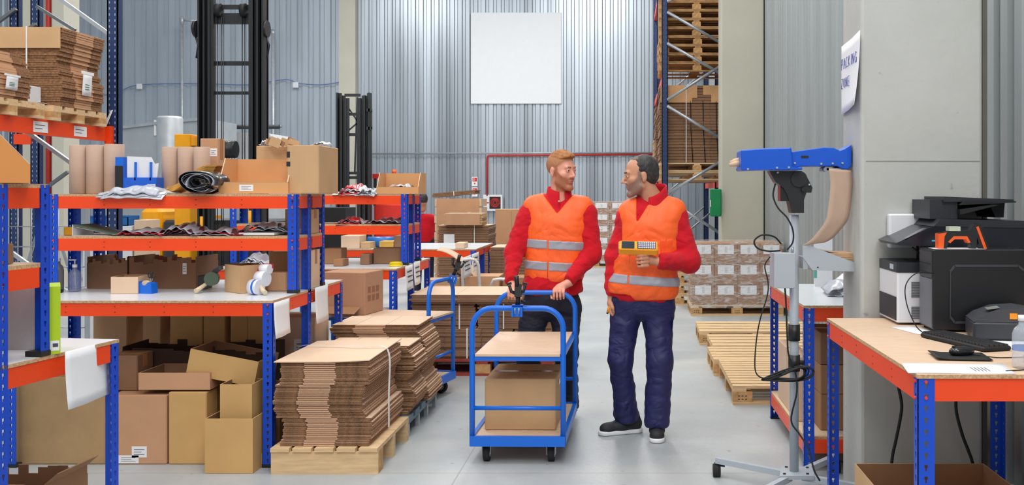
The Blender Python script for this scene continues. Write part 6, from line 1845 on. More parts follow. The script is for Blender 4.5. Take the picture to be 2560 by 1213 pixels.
def face_bits(par, C, Rm, s, brow_m, T_):
    Rq = Matrix([[float(Rm[a][b]) for b in range(3)] for a in range(3)]).to_4x4()
    for sx in (-1, 1):
        m = M(); p = Vector(T_(sx * .031, .0775, .0135)); m.ell(p, (.0118 * s, .0118 * s, .0108 * s), n=16)
        q = Vector(T_(sx * .031 + .001, .0884, .0128)); o = m.build('eye', EYEW, par)
        k = M(); k.ell(q, (.0054, .0018, .0050), 0, 12, mt=Rq); k.build('iris', EYEI, o)
        k = M(); a = [Vector(T_(sx * x, y, z)) for x, y, z in ((.013, .0885, .0325), (.024, .0895, .0365), (.036, .085, .0360), (.047, .073, .0305))]
        k.tube(a, [.004 * s, .0045 * s, .004 * s, .002 * s], 8); k.build('eyebrow', brow_m, par)
        k = M(); a = [Vector(T_(sx * x, y, z)) for x, y, z in ((.0175, .082, .0165), (.026, .0875, .0205), (.036, .0865, .0205), (.045, .0775, .0155))]
        k.tube(a, [.003 * s, .0042 * s, .0042 * s, .003 * s], 8); a = [Vector(T_(sx * x, y, z)) for x, y, z in ((.0185, .082, .0115), (.027, .0860, .0065), (.036, .0845, .0068), (.0445, .077, .0125))]; k.tube(a, .0030 * s, 8); k.build('eyelid', SKIN1 if brow_m is HAIR1 else SKIN2, par)

def frame(fwd, tilt=0.0, roll=0.0):
    f = Vector(fwd).normalized(); f.z = 0; f.normalize()
    up = Vector((0, 0, 1)); r = f.cross(up)
    m = Matrix((r, f, up)).transposed()
    m = m @ Matrix.Rotation(tilt, 3, 'X') @ Matrix.Rotation(roll, 3, 'Y')
    return [[m[a][b] for b in range(3)] for a in range(3)]

def collar(par, C, Rfwd, r0, r1, z0, z1, mt, open_deg=26, th=.006, tiltf=.0):
    """stand-up fleece collar round the neck, open at the front; Rfwd = chest direction angle"""
    a0 = Rfwd
    def fn(u, v):
        a = a0 + R(open_deg) + (2 * math.pi - 2 * R(open_deg)) * u
        fr = max(0, math.cos(a - a0))
        r_ = r0 + (r1 - r0) * v + .016 * fr * (1 - v)
        z = z0 + (z1 - z0) * v - .045 * fr * (1 - .4 * v) + .012 * (1 - fr) + tiltf * math.cos(a - a0)
        return (C[0] + r_ * math.cos(a), C[1] + r_ * .92 * math.sin(a), z)
    M().sheet(fn, 36, 5, th).build('collar', mt, par)

def shoe(par, heel, toe, mt=SHOEB, w_=.046, s=1.0):
    h = Vector(heel); t = Vector(toe); d = (t - h); d.z = 0; L = d.length; d.normalize(); sd = Vector((-d.y, d.x, 0))
    lo = [min(h[i], t[i]) - .09 for i in range(3)]; hi = [max(h[i], t[i]) + .09 for i in range(3)]
    lo[2] = -.005; hi[2] = .17
    f = Fld(axis([(lo[0], hi[0], .005)]), axis([(lo[1], hi[1], .005)]), axis([(lo[2], hi[2], .005)]))
    P = lambda a, z, o=0: h + d * (L * a) + sd * o + Vector((0, 0, z))
    f.cap(P(.1, .055), P(.45, .060), .040, .042, .02); f.cap(P(.45, .056), P(.86, .040), .042, .033, .03, fl=(1.1, 1.1, 1)); f.cap(P(.12, .07), P(.16, .12), .040, .042, .03)
    f.ell(P(.84, .040), (w_, w_, .034), .02)
    f.fn(lo, hi, lambda X, Y, Z: Z - .022, .004, 's')
    up = f.mesh('shoe', mt, par, smooth=1)
    g = Fld(*f.ax)
    g.cap(P(.08, .016), P(.45, .016), .043, .041, .01); g.cap(P(.45, .016), P(.88, .018), .041, .049, .01)
    g.fn(lo, hi, lambda X, Y, Z: Z - .001, .002, 's'); g.fn(lo, hi, lambda X, Y, Z: .030 - Z, .003, 's')
    g.mesh('sole', SOLE, up, smooth=1)
    k = M()
    for q in range(4):
        a = .34 + .085 * q
        zt = .101 - .006 * q
        k.tube([P(a, zt - .012, -.026), P(a + .015, zt + .001, -.012), P(a + .02, zt + .002, .012), P(a, zt - .012, .026)], .0032, 6)
    k.build('laces', PAPER, up)

def build_person(name, label, Y0, px0, spec):
    X0 = (px0 - VX) * Y0 / FP
    def L(px, py, dy=0.0):
        Yw = Y0 + dy
        return ((px - VX) * Yw / FP - X0, dy, CH - (py - VY) * Yw / FP)
    return X0, L

# ---------------------------------------------------------------- bearded man with the trolley
Y1 = 7.02; X1_ = (1378 - VX) * Y1 / FP
def L1(px, py, dy=0.0):
    Yw = Y1 + dy; return np.array(((px - VX) * Yw / FP - X1_, dy, CH - (py - VY) * Yw / FP))
HB = CH - (738 - VY) * 6.735 / FP   # trolley hoop bar height
BY = 6.74 - Y1
hc = L1(1404, 430, -.02); hs = 1.08
H1 = frame((math.sin(R(52)), -math.cos(R(52)), 0), R(-4), R(2))
ax = axis([(-.36, .36, .0055)]); ay = axis([(-.36, -.20, .005), (-.20, .16, .0055)]); az = axis([(.02, .82, .02), (.82, 1.02, .0048), (1.02, 1.50, .018), (1.50, 1.88, .0045)])
f = Fld(ax, ay, az)
T_ = head_prims(f, hc, H1, hs)
nb = L1(1396, 505, .01)
f.cap(T_(0, -.012, -.05), nb, .060, .066, .02); f.cap(nb, L1(1392, 530, .01), .064, .09, .03)
# torso, legs and arms under the clothes
shl, shr = L1(1330, 524, .0), L1(1462, 524, .0)
f.cap(shl, shr, .055, .055, .04); f.ell(L1(1393, 580, .0), (.15, .095, .17), .04); f.ell(L1(1385, 680, .0), (.14, .09, .17), .04); f.ell(L1(1378, 750, .0), (.15, .10, .10), .04)
for (a, b_, c_) in ((L1(1340, 765), L1(1322, 880, -.05), L1(1318, 1015, .02)), (L1(1412, 765), L1(1412, 880, -.05), L1(1418, 1015, .02))):
    f.cap(a, b_, .075, .055, .03); f.cap(b_, c_, .05, .038, .03)
ell_, wrl = L1(1286, 628, -.06), L1(1277, 708, BY + .075)
elr, wrr = L1(1478, 636, -.05), L1(1424, 706, BY + .085)
for a, b_, c_ in ((shl, ell_, wrl), (shr, elr, wrr)):
    f.cap(a, b_, .045, .038, .02); f.cap(b_, c_, .038, .026, .02)
def grip(f, xc, sgn, wrist):
    """hand closed over the horizontal bar from behind; sgn: side of the thumb"""
    bz = HB
    f.cap(wrist, (xc, BY + .045, bz + .045), .026, .028, .015, fl=(1.15, 1, 1))
    f.ell((xc, BY + .022, bz + .040), (.043, .034, .019), .012)
    for q in range(4):
        x = xc + sgn * (.033 - .0215 * q); ln = (1, 1.08, 1.02, .85)[q]; dd = (.0, .004, .002, -.004)[q]
        k0 = (x, BY - .004, bz + .040 + dd * .5); k1 = (x + sgn * .001, BY - .034 * ln, bz + .024 + dd); k2 = (x, BY - .034 * ln, bz - .006 - dd); k3 = (x, BY - .018, bz - .026 * ln)
        f.cap(k0, k1, .0105, .0095, .005); f.cap(k1, k2, .0093, .0085, .004); f.cap(k2, k3, .0085, .0075, .004)
    f.cap((xc + sgn * .034, BY + .03, bz + .032), (xc + sgn * .054, BY + .012, bz + .006), .0125, .011, .008); f.cap((xc + sgn * .054, BY + .012, bz + .006), (xc + sgn * .05, BY - .014, bz - .020), .0105, .009, .005)
gl, gr = L1(1284, 735, BY), L1(1398, 735, BY)
grip(f, gl[0], 1, wrl); grip(f, gr[0], -1, wrr)
P1 = f.mesh('person', [SKIN1], None, (X1_, Y1, 0), masks=headmask(hc, H1, hs, fade=(.95, .82, .002, .022)))
tag(P1, 'bearded man with short ginger hair and orange vest, pushing the blue trolley', 'person')
face_bits(P1, hc, H1, hs, HAIR1, T_)
# hair: short sides, thicker top
lo, hi = hc - .16, hc + .17
def hair_field(planes, rad, cen, fz=.004):
    g = Fld(axis([(lo[0], hi[0], .004)]), axis([(lo[1], hi[1], .004)]), axis([(lo[2], hi[2], .004)]))
    g.ell(T_(*cen), [q * hs for q in rad], .001, 'u', H1)
    Rn = np.array(H1)
    for (nx, ny, nz, d) in planes:
        n = Rn @ np.array((nx, ny, nz)); n = n / np.linalg.norm(n); c0 = float(n @ hc)
        g.fn(lo, hi, lambda X, Y, Z, n=n, c0=c0, d=d: (X * n[0] + Y * n[1] + Z * n[2]) - c0 - d * hs, .012, 's')
    return g
def hair_mesh(par, C, Rm, s, cen, rad, planes, mt, name, extra=None, noise_amp=.0, st=.004):
    C = np.array(C); Rn = np.array(Rm); lo, hi = C - .17, C + .19
    g = Fld(axis([(lo[0], hi[0], st)]), axis([(lo[1], hi[1], st)]), axis([(lo[2], hi[2], st)]))
    for c_, r_ in zip(cen, rad): g.ell(C + Rn @ (np.array(c_) * s), [q * s for q in r_], .008, 'u', Rn)
    if noise_amp:
        sl, X, Y, Z = g.sub(lo, hi)
        g.F[sl] += noise_amp * (np.sin(X * 160 + 3 * np.sin(Z * 60)) * np.sin(Y * 150 + 2 * np.sin(X * 40)) * .6 + .6 * np.sin(Z * 190 + 4 * np.sin(X * 50 + Y * 40)))
    for (nx, ny, nz, d) in planes:     # keep the half space n.p > d
        n = Rn @ np.array((nx, ny, nz), dtype=float); n = n / np.linalg.norm(n); c0 = float(n @ C) + d * s
        g.fn(lo, hi, lambda X, Y, Z, n=n, c0=c0: (X * n[0] + Y * n[1] + Z * n[2]) - c0, .010, 's')
    if extra: extra(g, C, Rn, s)
    return g.mesh(name, mt, par, smooth=1)
def mir(planes): return planes
hair_mesh(P1, hc, H1, hs, [(0, -.016, .047)], [(.0782, .0988, .0860)], [(0, -.82, 1, .014)], mat('shaved_ginger', (172, 120, 84), .85, var=.12, scale=90), 'shaved_hair', st=.0035)
hair_mesh(P1, hc, H1, hs, [(0, -.006, .068), (0, .050, .094)], [(.069, .092, .079), (.054, .043, .038)], [(0, -.40, 1, .062)], HAIR1, 'hair', noise_amp=.0018, st=.0035)

# red fleece
def torso(f, o=0.0, wr=.0):
    f.cap(L1(1338, 520, .005), L1(1454, 522, .005), .066 + o, .065 + o, .05, fl=(1, 1.05, 1)); f.cap(L1(1370, 505, .015), L1(1334, 514, .01), .052 + o, .05 + o, .05); f.cap(L1(1418, 508, .015), L1(1456, 517, .01), .052 + o, .05 + o, .05)
    f.ell(L1(1394, 585, -.002), (.205 + o, .128 + o, .20 + o), .05, pw=2.6)
    f.ell(L1(1386, 670, -.0), (.195 + o, .130 + o, .18 + o), .05, pw=2.6)
_RT = np.random.RandomState(5).rand(32, 32, 32).astype(np.float32)
def vnoise(X, Y, Z):
    xi, yi, zi = np.floor(X).astype(int), np.floor(Y).astype(int), np.floor(Z).astype(int)
    fx, fy, fz = X - xi, Y - yi, Z - zi
    fx, fy, fz = fx * fx * (3 - 2 * fx), fy * fy * (3 - 2 * fy), fz * fz * (3 - 2 * fz)
    g = lambda a, b, c: _RT[(xi + a) % 32, (yi + b) % 32, (zi + c) % 32]
    l = lambda a, b, t: a + (b - a) * t
    return l(l(l(g(0, 0, 0), g(1, 0, 0), fx), l(g(0, 1, 0), g(1, 1, 0), fx), fy), l(l(g(0, 0, 1), g(1, 0, 1), fx), l(g(0, 1, 1), g(1, 1, 1), fx), fy), fz)
def jit(f, amp, fr=1.0, st=(7, 6, 11), sh=.5, seed=0.0):
    """cloth folds: ridged noise, sheared so creases run obliquely"""
    X = f.ax[0][:, None, None] + 0 * f.F; Y = f.ax[1][None, :, None] + 0 * f.F; Z = f.ax[2][None, None, :] + 0 * f.F
    w_ = vnoise(X * 6 + 3, Y * 6, Z * 6 + seed) - .5
    a = vnoise(X * st[0] * fr + w_ * 2 + seed, Y * st[1] * fr + 5, (Z + sh * X * np.sign(X + .001)) * st[2] * fr + w_ * 2)
    b = vnoise(X * st[0] * 2.3 * fr + 9, Y * st[1] * 2 * fr, (Z - sh * X) * st[2] * 2.1 * fr + w_ * 3 + seed)
    f.F += (amp * (2.2 * np.abs(a * 2 - 1) - .9 + .9 * np.abs(b * 2 - 1) - .4)).astype(np.float32)
def jacket_parts(f):
    torso(f, 0)
    f.ell(L1(1380, 716, .0), (.205, .135, .075), .03, pw=3)
    f.cap(L1(1322, 535, .005), ell_, .074, .064, .04, wr=(0.0023, 2.60, .6)); f.cap(ell_, wrl + np.array((0, 0, .02)), .063, .042, .03, wr=(0.0023, 3.10, 2.0))
    f.cap(L1(1467, 535, .005), elr, .074, .066, .04, wr=(0.0023, 2.48, 1.8)); f.cap(elr, wrr + np.array((.004, 0, .02)), .064, .043, .03, wr=(0.0023, 3.10, .4))
    jit(f, .006)
    lo_, hi_ = (-1, -1, 0), (1, 1, CH - (738 - VY) * Y1 / FP)
    f.fn((-.4, -.4, .4), (.4, .4, 2), lambda X, Y, Z: Z - float(L1(1380, 737)[2]) - np.where(np.abs(X) > .24, -9.0, 0.0) - .0 * X, .006, 's')
jx = axis([(-.38, .38, .0075)]); jy = axis([(-.38, .2, .0075)]); jz = axis([(.80, 1.62, .0075)])
f = Fld(jx, jy, jz); jacket_parts(f)
# keep cuffs clear of the hands
for wq_, gq in ((wrl, gl), (wrr, gr)):
    d = np.array((gq[0], BY, HB + .03)) - wq_; d /= np.linalg.norm(d)
    f.fn((-.4, -.4, .8), (.4, .2, 1.05), lambda X, Y, Z, d=d, w0=wq_: np.where((np.sqrt((X - w0[0]) ** 2 + (Y - w0[1]) ** 2 + (Z - w0[2]) ** 2) < .12), -((X - w0[0]) * d[0] + (Y - w0[1]) * d[1] + (Z - w0[2]) * d[2]) + .012, 9.0), .004, 's')
f.ell(nb + np.array((0, -.0, .06)), (.062, .062, .07), .01, 's')
jk = f.mesh('fleece_jacket', RED, P1, smooth=2)
cz = L1(1395, 508)[2]
collar(P1, (float(nb[0]) + .004, float(nb[1]) - .002), R(-70), .104, .076, cz - .035, cz + .105, RED, 14)
k = M(); b0 = L1(1397, 503, -.115)
k.cyl((b0[0], -.098, b0[2]), (b0[0], -.106, b0[2]), .006, n=12); k.build('button', mat('button_pale', (214, 170, 176), .4), P1)

# hi-vis vest
def vest(f, o, vx, vz, slope, bot, hole_l, hole_r, hr, tors, cen_l, neckc, nr):
    tors(f, o); jit(f, .0035, .8)
    f.fn((-.4, -.4, 0.6), (.4, .01, 1.7), lambda X, Y, Z: np.maximum(np.abs(X - vx) - (Z - vz) * slope, Y + .0), .004, 's')
    f.fn((-.4, -.4, .5), (.4, .4, 1.5), lambda X, Y, Z: Z - bot, .006, 's')
    for h_, sg_ in ((hole_l, -1), (hole_r, 1)):
        f.ell(h_, hr, .008, 's')
    f.ell(neckc, nr, .008, 's')
VO = .012
vl = L1(1392, 540)
f = Fld(jx, jy, jz)
vx, vz = float(L1(1396, 533)[0]), float(L1(1396, 533)[2])
botz = float(L1(1380, 703)[2])
vargs = (vx, vz, .80, botz, L1(1297, 582, -.005), L1(1491, 588, -.005), (.045, .13, .165), torso, 0, nb + np.array((0, .0, .055)), (.098, .10, .085))
vest(f, VO, *vargs)
# rounded front corners at the hem
f.fn((-.1, -.4, .8), (.1, 0, 1.2), lambda X, Y, Z: np.maximum(np.abs(X - float(L1(1373, 700)[0])) - (.020 - .6 * (Z - botz)), Y), .004, 's')
V1 = f.mesh('hi_vis_vest', HIVIS, P1, smooth=2)
def band(name, zc_l, slopex, h, o, tors, ax3, par, hole, cut=None):
    g = Fld(*ax3); tors(g, o); jit(g, .0035, .8)
    for h_ in hole: g.ell(h_[0], h_[1], .004, 's')
    g.fn((-.5, -.5, .5), (.5, .5, 1.6), lambda X, Y, Z: Z - (zc_l + slopex * X) + h / 2, .003, 's')
    g.fn((-.5, -.5, .5), (.5, .5, 1.6), lambda X, Y, Z: -(Z - (zc_l + slopex * X) - h / 2), .003, 's')
    if cut is not None: g.fn((-.1, -.5, .5), (.1, 0, 1.6), lambda X, Y, Z: np.maximum(np.abs(X - cut) - .0035, Y), .002, 's')
    return g.mesh(name, REFL, par, smooth=1)
hol = [(L1(1297, 582, -.005), (.047, .13, .167)), (L1(1491, 588, -.005), (.047, .13, .167))]
fx = float(L1(1374, 640)[0])
az2 = axis([(1.0, 1.4, .005)]); ax2 = axis([(-.3, .3, .006)]); ay2 = axis([(-.2, .2, .006)])
band('reflective_band', float(L1(1385, 610)[2]), -.06, .062, VO + .004, torso, (ax2, ay2, az2), P1, hol, fx)
band('reflective_band', float(L1(1385, 663)[2]), -.06, .062, VO + .004, torso, (ax2, ay2, axis([(.9, 1.2, .005)])), P1, hol, fx)
# front edge of the vest
def edge_line(par, pts, tors_depth, mt, r_=.0035, name='front_edge'):
    k = M(); k.tube(pts, r_, 6); k.build(name, mt, par)
def surf_y(fld, x, z):
    i = int(np.searchsorted(fld.ax[0], x)); kz = int(np.searchsorted(fld.ax[2], z)); col = fld.F[min(i, len(fld.ax[0]) - 1), :, min(kz, len(fld.ax[2]) - 1)]
    w_ = np.where(col < 0)[0]
    return float(fld.ax[1][w_[0]]) if len(w_) else -.1
pts = []
for (px, py) in ((1396, 536), (1386, 560), (1377, 590), (1374, 620), (1373, 650), (1373, 690)):
    q = L1(px, py); pts.append((q[0], surf_y(f, q[0], q[2]) - .002, q[2]))
edge_line(P1, pts, 0, HIVIS)
# dark trousers
tx = axis([(-.28, .28, .009)]); ty = axis([(-.22, .22, .009)]); tz = axis([(.03, .98, .010)])
f = Fld(tx, ty, tz)
f.ell(L1(1378, 755, .0), (.192, .125, .125), .04, pw=2.6)
for (a, b_, c_, p) in ((L1(1337, 775), L1(1322, 880, -.05), L1(1316, 1030, .02), .3), (L1(1415, 775), L1(1414, 880, -.05), L1(1420, 1030, .02), 1.9)):
    f.cap(a, b_, .105, .082, .03, wr=(.004, 4, p)); f.cap(b_, c_, .08, .078, .03, wr=(.005, 5, p + 1))
jit(f, .005, .9, (6, 6, 10), .9, 2.0)
f.fn((-1, -1, -1), (1, 1, 2), lambda X, Y, Z: Z - .06, .005, 's')
f.mesh('work_trousers', NAVYD, P1, smooth=2)
for (a, dy) in ((1316, -.02), (1420, -.02)):
    q = L1(a, 1040, .08); shoe(P1, (q[0], .10, 0), (q[0], -.16, 0))

# ---------------------------------------------------------------- older man with the scanner
Y2 = 6.5; X2_ = (1606 - VX) * Y2 / FP
def L2(px, py, dy=0.0):
    Yw = Y2 + dy; return np.array(((px - VX) * Yw / FP - X2_, dy, CH - (py - VY) * Yw / FP))
hc2 = L2(1600, 443, -.02); hs2 = 1.05
H2 = frame((-math.cos(R(10)), -math.sin(R(10)), 0), R(-6), R(0))
ax = axis([(-.26, .34, .0055)]); ay = axis([(-.36, -.14, .005), (-.14, .18, .0065)]); az = axis([(.02, .74, .02), (.74, .98, .0055), (.98, 1.26, .0048), (1.26, 1.46, .015), (1.46, 1.84, .0045)])
f = Fld(ax, ay, az)
T_ = head_prims(f, hc2, H2, hs2, .006)
nb2 = L2(1632, 503, .015)
f.cap(T_(0, -.022, -.045), nb2, .060, .068, .02); f.cap(nb2, L2(1632, 535, .01), .064, .09, .03)
s2l, s2r = L2(1572, 540, .01), L2(1682, 538, .01)
f.cap(s2l, s2r, .055, .055, .04); f.ell(L2(1622, 600, .0), (.14, .10, .17), .04); f.ell(L2(1610, 690, .0), (.14, .09, .17), .04); f.ell(L2(1606, 760, .0), (.15, .10, .10), .04)
for (a, b_, c_) in ((L2(1570, 780), L2(1552, 905, -.05), L2(1568, 1040, .06)), (L2(1640, 780), L2(1650, 905, -.08), L2(1643, 1045, -.08))):
    f.cap(a, b_, .07, .055, .03); f.cap(b_, c_, .05, .036, .03)
e2l, w2l = L2(1534, 645, .02), L2(1529, 738, -.03)
e2r, w2r = L2(1722, 655, -.06), L2(1648, 655, -.235)
f.cap(s2l, e2l, .045, .038, .02); f.cap(e2l, w2l, .036, .026, .02); f.cap(s2r, e2r, .045, .038, .02); f.cap(e2r, w2r, .036, .027, .02)
# hand holding the scanner grip: palm behind, fingers curl towards the camera
hx = L2(1614, 650, -.25)
f.cap(w2r, hx + 1.14 * np.array((.02, .01, .002)), .027, .030, .015); f.ell(hx + 1.14 * np.array((.012, .006, 0)), (.040, .026, .036), .012)
for q in range(4):
    z = .028 - .0195 * q; ln = (1, 1.06, 1.0, .85)[q]
    a = hx + 1.14 * np.array((.012, -.020, z)); b_ = hx + 1.14 * np.array((-.022 * ln, -.036, z - .002)); c_ = hx + 1.14 * np.array((-.046 * ln, -.022, z - .004)); d_ = hx + 1.14 * np.array((-.040 * ln, .004, z - .006))
    f.cap(a, b_, .0105, .0098, .005); f.cap(b_, c_, .0095, .0088, .004); f.cap(c_, d_, .0086, .0078, .004)
f.cap(hx + 1.14 * np.array((.01, .0, .030)), hx + 1.14 * np.array((-.035, -.018, .040)), .012, .0105, .008); f.cap(hx + 1.14 * np.array((-.035, -.018, .040)), hx + 1.14 * np.array((-.062, -.02, .036)), .010, .0085, .005)
# hanging hand with the yellow knife
h2 = L2(1526, 757, -.035)
f.cap(w2l, h2, .024, .027, .015, fl=(.8, 1.1, 1)); f.ell(h2 + np.array((0, -.005, -.008)), (.018, .038, .034), .01)
for q in range(4):
    y = -.036 + .021 * q; ln = (.95, 1.05, 1.0, .82)[q]
    a = h2 + np.array((.002, y - .0, -.03)); b_ = h2 + np.array((.0, y, -.030 - .030 * ln)); c_ = h2 + np.array((.014, y, -.042 - .036 * ln)); d_ = h2 + np.array((.028, y + .002, -.030 - .03 * ln))
    f.cap(a, b_, .0098, .0092, .005); f.cap(b_, c_, .009, .0084, .004); f.cap(c_, d_, .0083, .0075, .004)
f.cap(h2 + np.array((.008, -.030, .0)), h2 + np.array((.018, -.052, -.030)), .0115, .0105, .008); f.cap(h2 + np.array((.018, -.052, -.030)), h2 + np.array((.022, -.046, -.056)), .010, .0085, .005)
P2 = f.mesh('person', [SKIN2], None, (X2_, Y2, 0), masks=headmask(hc2, H2, hs2, beard=.85, top=.5))
tag(P2, 'older man with dark greying hair, orange vest and navy trousers, holding a yellow scanner', 'person')
face_bits(P2, hc2, H2, hs2, HAIR2, T_)
hair_mesh(P2, hc2, H2, hs2, [(0, -.030, .050), (0, -.05, .02)], [(.083, .094, .088), (.075, .072, .085)], [(0, -1, .12, -.052 + .02), (0, -1.0, 1.35, -.035)], HAIR2, 'hair', noise_amp=.0014, st=.0035)
hair_mesh(P2, hc2, H2, hs2, [(0, -.014, .047)], [(.0785, .099, .0865)], [(0, -.25, 1, .098)], mat('thin_grey_hair', (112, 98, 90), .8, var=.2, scale=40), 'thin_hair', noise_amp=.001, st=.0035)

def torso2(f, o=0.0):
    f.cap(L2(1577, 535, .01), L2(1680, 535, .01), .072 + o, .074 + o, .05, fl=(1, 1.1, 1)); f.cap(L2(1644, 508, .02), L2(1684, 524, .01), .055 + o, .055 + o, .05); f.cap(L2(1606, 515, .01), L2(1582, 524, .01), .055 + o, .055 + o, .05)
    f.ell(L2(1624, 598, -.0), (.188 + o, .135 + o, .20 + o), .05, pw=2.7)
    f.ell(L2(1612, 685, -.005), (.192 + o, .138 + o, .19 + o), .05, pw=2.8)
jx = axis([(-.30, .38, .0075)]); jy = axis([(-.36, .2, .0075)]); jz = axis([(.76, 1.60, .0075)])
f = Fld(jx, jy, jz); torso2(f)
f.ell(L2(1606, 725, .0), (.200, .135, .085), .03, pw=3)
f.cap(L2(1566, 548, .01), e2l, .066, .055, .04, wr=(0.0019, 2.48, .6)); f.cap(e2l, w2l + np.array((0, 0, .015)), .054, .038, .03, wr=(0.0019, 3.10, 2))
f.cap(L2(1690, 548, .01), e2r, .074, .070, .04, wr=(0.0023, 2.48, 1.2)); f.cap(e2r, w2r + np.array((.012, .0, .0)), .066, .047, .03, wr=(0.0031, 2.48, .5))
jit(f, .006)
f.fn((-.4, -.4, .4), (.4, .4, 2), lambda X, Y, Z: np.where(X < -.175 - .0 * Z, 9.0, Z - float(L2(1606, 759)[2])), .006, 's')
for w0, g0 in ((w2l, h2), (w2r, hx)):
    d = g0 - w0; d /= np.linalg.norm(d)
    f.fn(w0 - .14, w0 + .14, lambda X, Y, Z, d=d, w0=w0: np.where((np.sqrt((X - w0[0]) ** 2 + (Y - w0[1]) ** 2 + (Z - w0[2]) ** 2) < .085), -((X - w0[0]) * d[0] + (Y - w0[1]) * d[1] + (Z - w0[2]) * d[2]) + .008, 9.0), .004, 's')
f.ell(nb2 + np.array((-.01, -.0, .06)), (.062, .062, .07), .01, 's')
f.mesh('fleece_jacket', RED, P2, smooth=2)
cz = L2(1632, 508)[2]
collar(P2, (float(nb2[0]) - .004, float(nb2[1]) - .0), R(-122), .110, .092, cz - .035, cz + .088, RED, 16, tiltf=-.028)
f = Fld(jx, jy, jz)
fx2 = float(L2(1571, 700)[0]); vx2, vz2 = float(L2(1592, 556)[0]), float(L2(1592, 556)[2]); bot2 = float(L2(1606, 747)[2])
torso2(f, VO); f.ell(L2(1606, 720, .0), (.205 + VO, .14 + VO, .09), .04, pw=3); jit(f, .0035, .8)
f.fn((-.4, -.4, .9), (.4, .01, 1.7), lambda X, Y, Z: np.maximum(np.maximum(vx2 - .002 - X, (X - vx2) - (Z - vz2) * .62), Y), .004, 's')
f.fn((-.4, -.4, .5), (.4, .4, 1.5), lambda X, Y, Z: Z - (bot2 + np.where(X < fx2, .040, .0) + .05 * np.clip(-(X + .12), 0, 1)), .006, 's')
for h_ in (L2(1541, 592, -.0), L2(1718, 590, .01)): f.ell(h_, (.046, .14, .165), .008, 's')
f.ell(nb2 + np.array((-.005, .0, .055)), (.092, .10, .075), .008, 's')
fx2 = float(L2(1571, 700)[0])
f.fn((-.2, -.4, .7), (.1, 0, 1.2), lambda X, Y, Z: np.maximum(np.abs(X - fx2 - .008) - (.030 - .9 * (Z - bot2 - .004)), Y), .006, 's')
V2 = f.mesh('hi_vis_vest', HIVIS, P2, smooth=2)
hol = [(L2(1541, 592, -.0), (.047, .14, .167)), (L2(1718, 590, .01), (.050, .14, .167))]
def torso2b(f, o=0.0):
    torso2(f, o); f.ell(L2(1606, 720, .0), (.205 + o, .14 + o, .09), .04, pw=3)
band('reflective_band', float(L2(1615, 697)[2]), -.07, .060, VO + .004, torso2b, (ax2, ay2, axis([(.9, 1.16, .005)])), P2, hol, fx2)
pts = []
for (px, py) in ((1592, 558), (1580, 600), (1573, 640), (1571, 680), (1571, 722)):
    q = L2(px, py); pts.append((q[0], surf_y(f, q[0], q[2]) - .002, q[2]))
edge_line(P2, pts, 0, HIVIS)
# chest pocket flap
pts = []
k = M()
q0 = L2(1672, 595); yy = surf_y(f, q0[0], q0[2]) - .003
def fpk(u, v):
    x = q0[0] + (u - .5) * .12; z = q0[2] - v * .10; return (x, surf_y(f, x, z) - .007, z)
M().sheet(fpk, 8, 6, .002).build('chest_pocket', mat('orange_hi_vis_pocket', (255, 86, 24), .6), P2)
tx = axis([(-.30, .30, .008)]); ty = axis([(-.30, .28, .008)]); tz = axis([(.035, .98, .008)])
f = Fld(tx, ty, tz)
f.ell(L2(1606, 757, .0), (.205, .125, .115), .03, pw=2.6)
f.cap(L2(1564, 780), L2(1551, 900, -.05), .102, .073, .02, wr=(0.0023, 2.17, .3)); f.cap(L2(1551, 900, -.05), L2(1566, 1042, .05), .072, .078, .03, wr=(0.0031, 2.79, 1.3))
f.cap(L2(1645, 780), L2(1649, 905, -.08), .104, .077, .02, wr=(0.0023, 2.17, 1.9)); f.cap(L2(1649, 905, -.08), L2(1643, 1050, -.08), .078, .084, .03, wr=(0.0031, 2.79, 2.9))
jit(f, .006, .9, (6, 6, 10), .9, 4.0)
f.fn((-1, -1, -1), (1, 1, 2), lambda X, Y, Z: Z - .075, .005, 's')
tr = f.mesh('work_trousers', NAVYC, P2, smooth=2)
q0 = L2(1675, 790, -.0)
M().sheet(lambda u, v: (.198 - .012 * v, -.07 + .11 * u, q0[2] - .15 * v), 3, 3, .004).build('cargo_pocket', NAVYC, P2)
a, b_ = L2(1598, 1060, .10), L2(1502, 1078, .0)
shoe(P2, (a[0], .09, 0), (b_[0], .0, 0), s=1)
q = L2(1642, 1095, -.15); shoe(P2, (q[0] + .005, .0, 0), (q[0], -.20, 0))

# held tools
r = thing('handheld_scanner', 'yellow and black handheld scanner terminal in the older man raised hand', 'scanner', (X2_, Y2, 0))
sc_ = L2(1596, 619, -.27); sc_ = Vector(sc_)
YS = mat('scanner_yellow', (242, 158, 20), .4)
m = M(); mt_ = Matrix.Translation(sc_) @ Matrix.Rotation(R(1.5), 4, 'Y') @ Matrix.Rotation(R(38), 4, 'X')
m.rbox(-.122, .122, -.042, .042, -.030, .022, .012, mt=mt_); m.build('body', YS, r)
m = M(); m.rbox(-.105, -.025, -.036, .030, .0215, .0245, .004, mt=mt_); m.build('screen', mat('scanner_screen', (38, 46, 52), .15), r)
m = M(); m.rbox(-.008, .108, -.036, .030, .0215, .0235, .004, mt=mt_); kp = m.build('keypad', DGREY, r)
m = M()
for i in range(9):
    for j in range(4): m.cbox(mt_ @ Vector((.004 + i * .0118, -.028 + j * .0165, .0245)), (.0088, .0105, .003), rx=R(38))
m.build('keys', mat('key_lilac', (196, 198, 214), .5), kp)
m = M(); m.box(-.124, -.115, -.03, .03, -.02, .015, mt=mt_); m.build('scan_window', mat('scan_grey', (140, 150, 156), .2), r)
m = M(); g0 = Vector(hx) + Vector((-.012, -.004, .035)); g1 = Vector(L2(1600, 668, -.255))
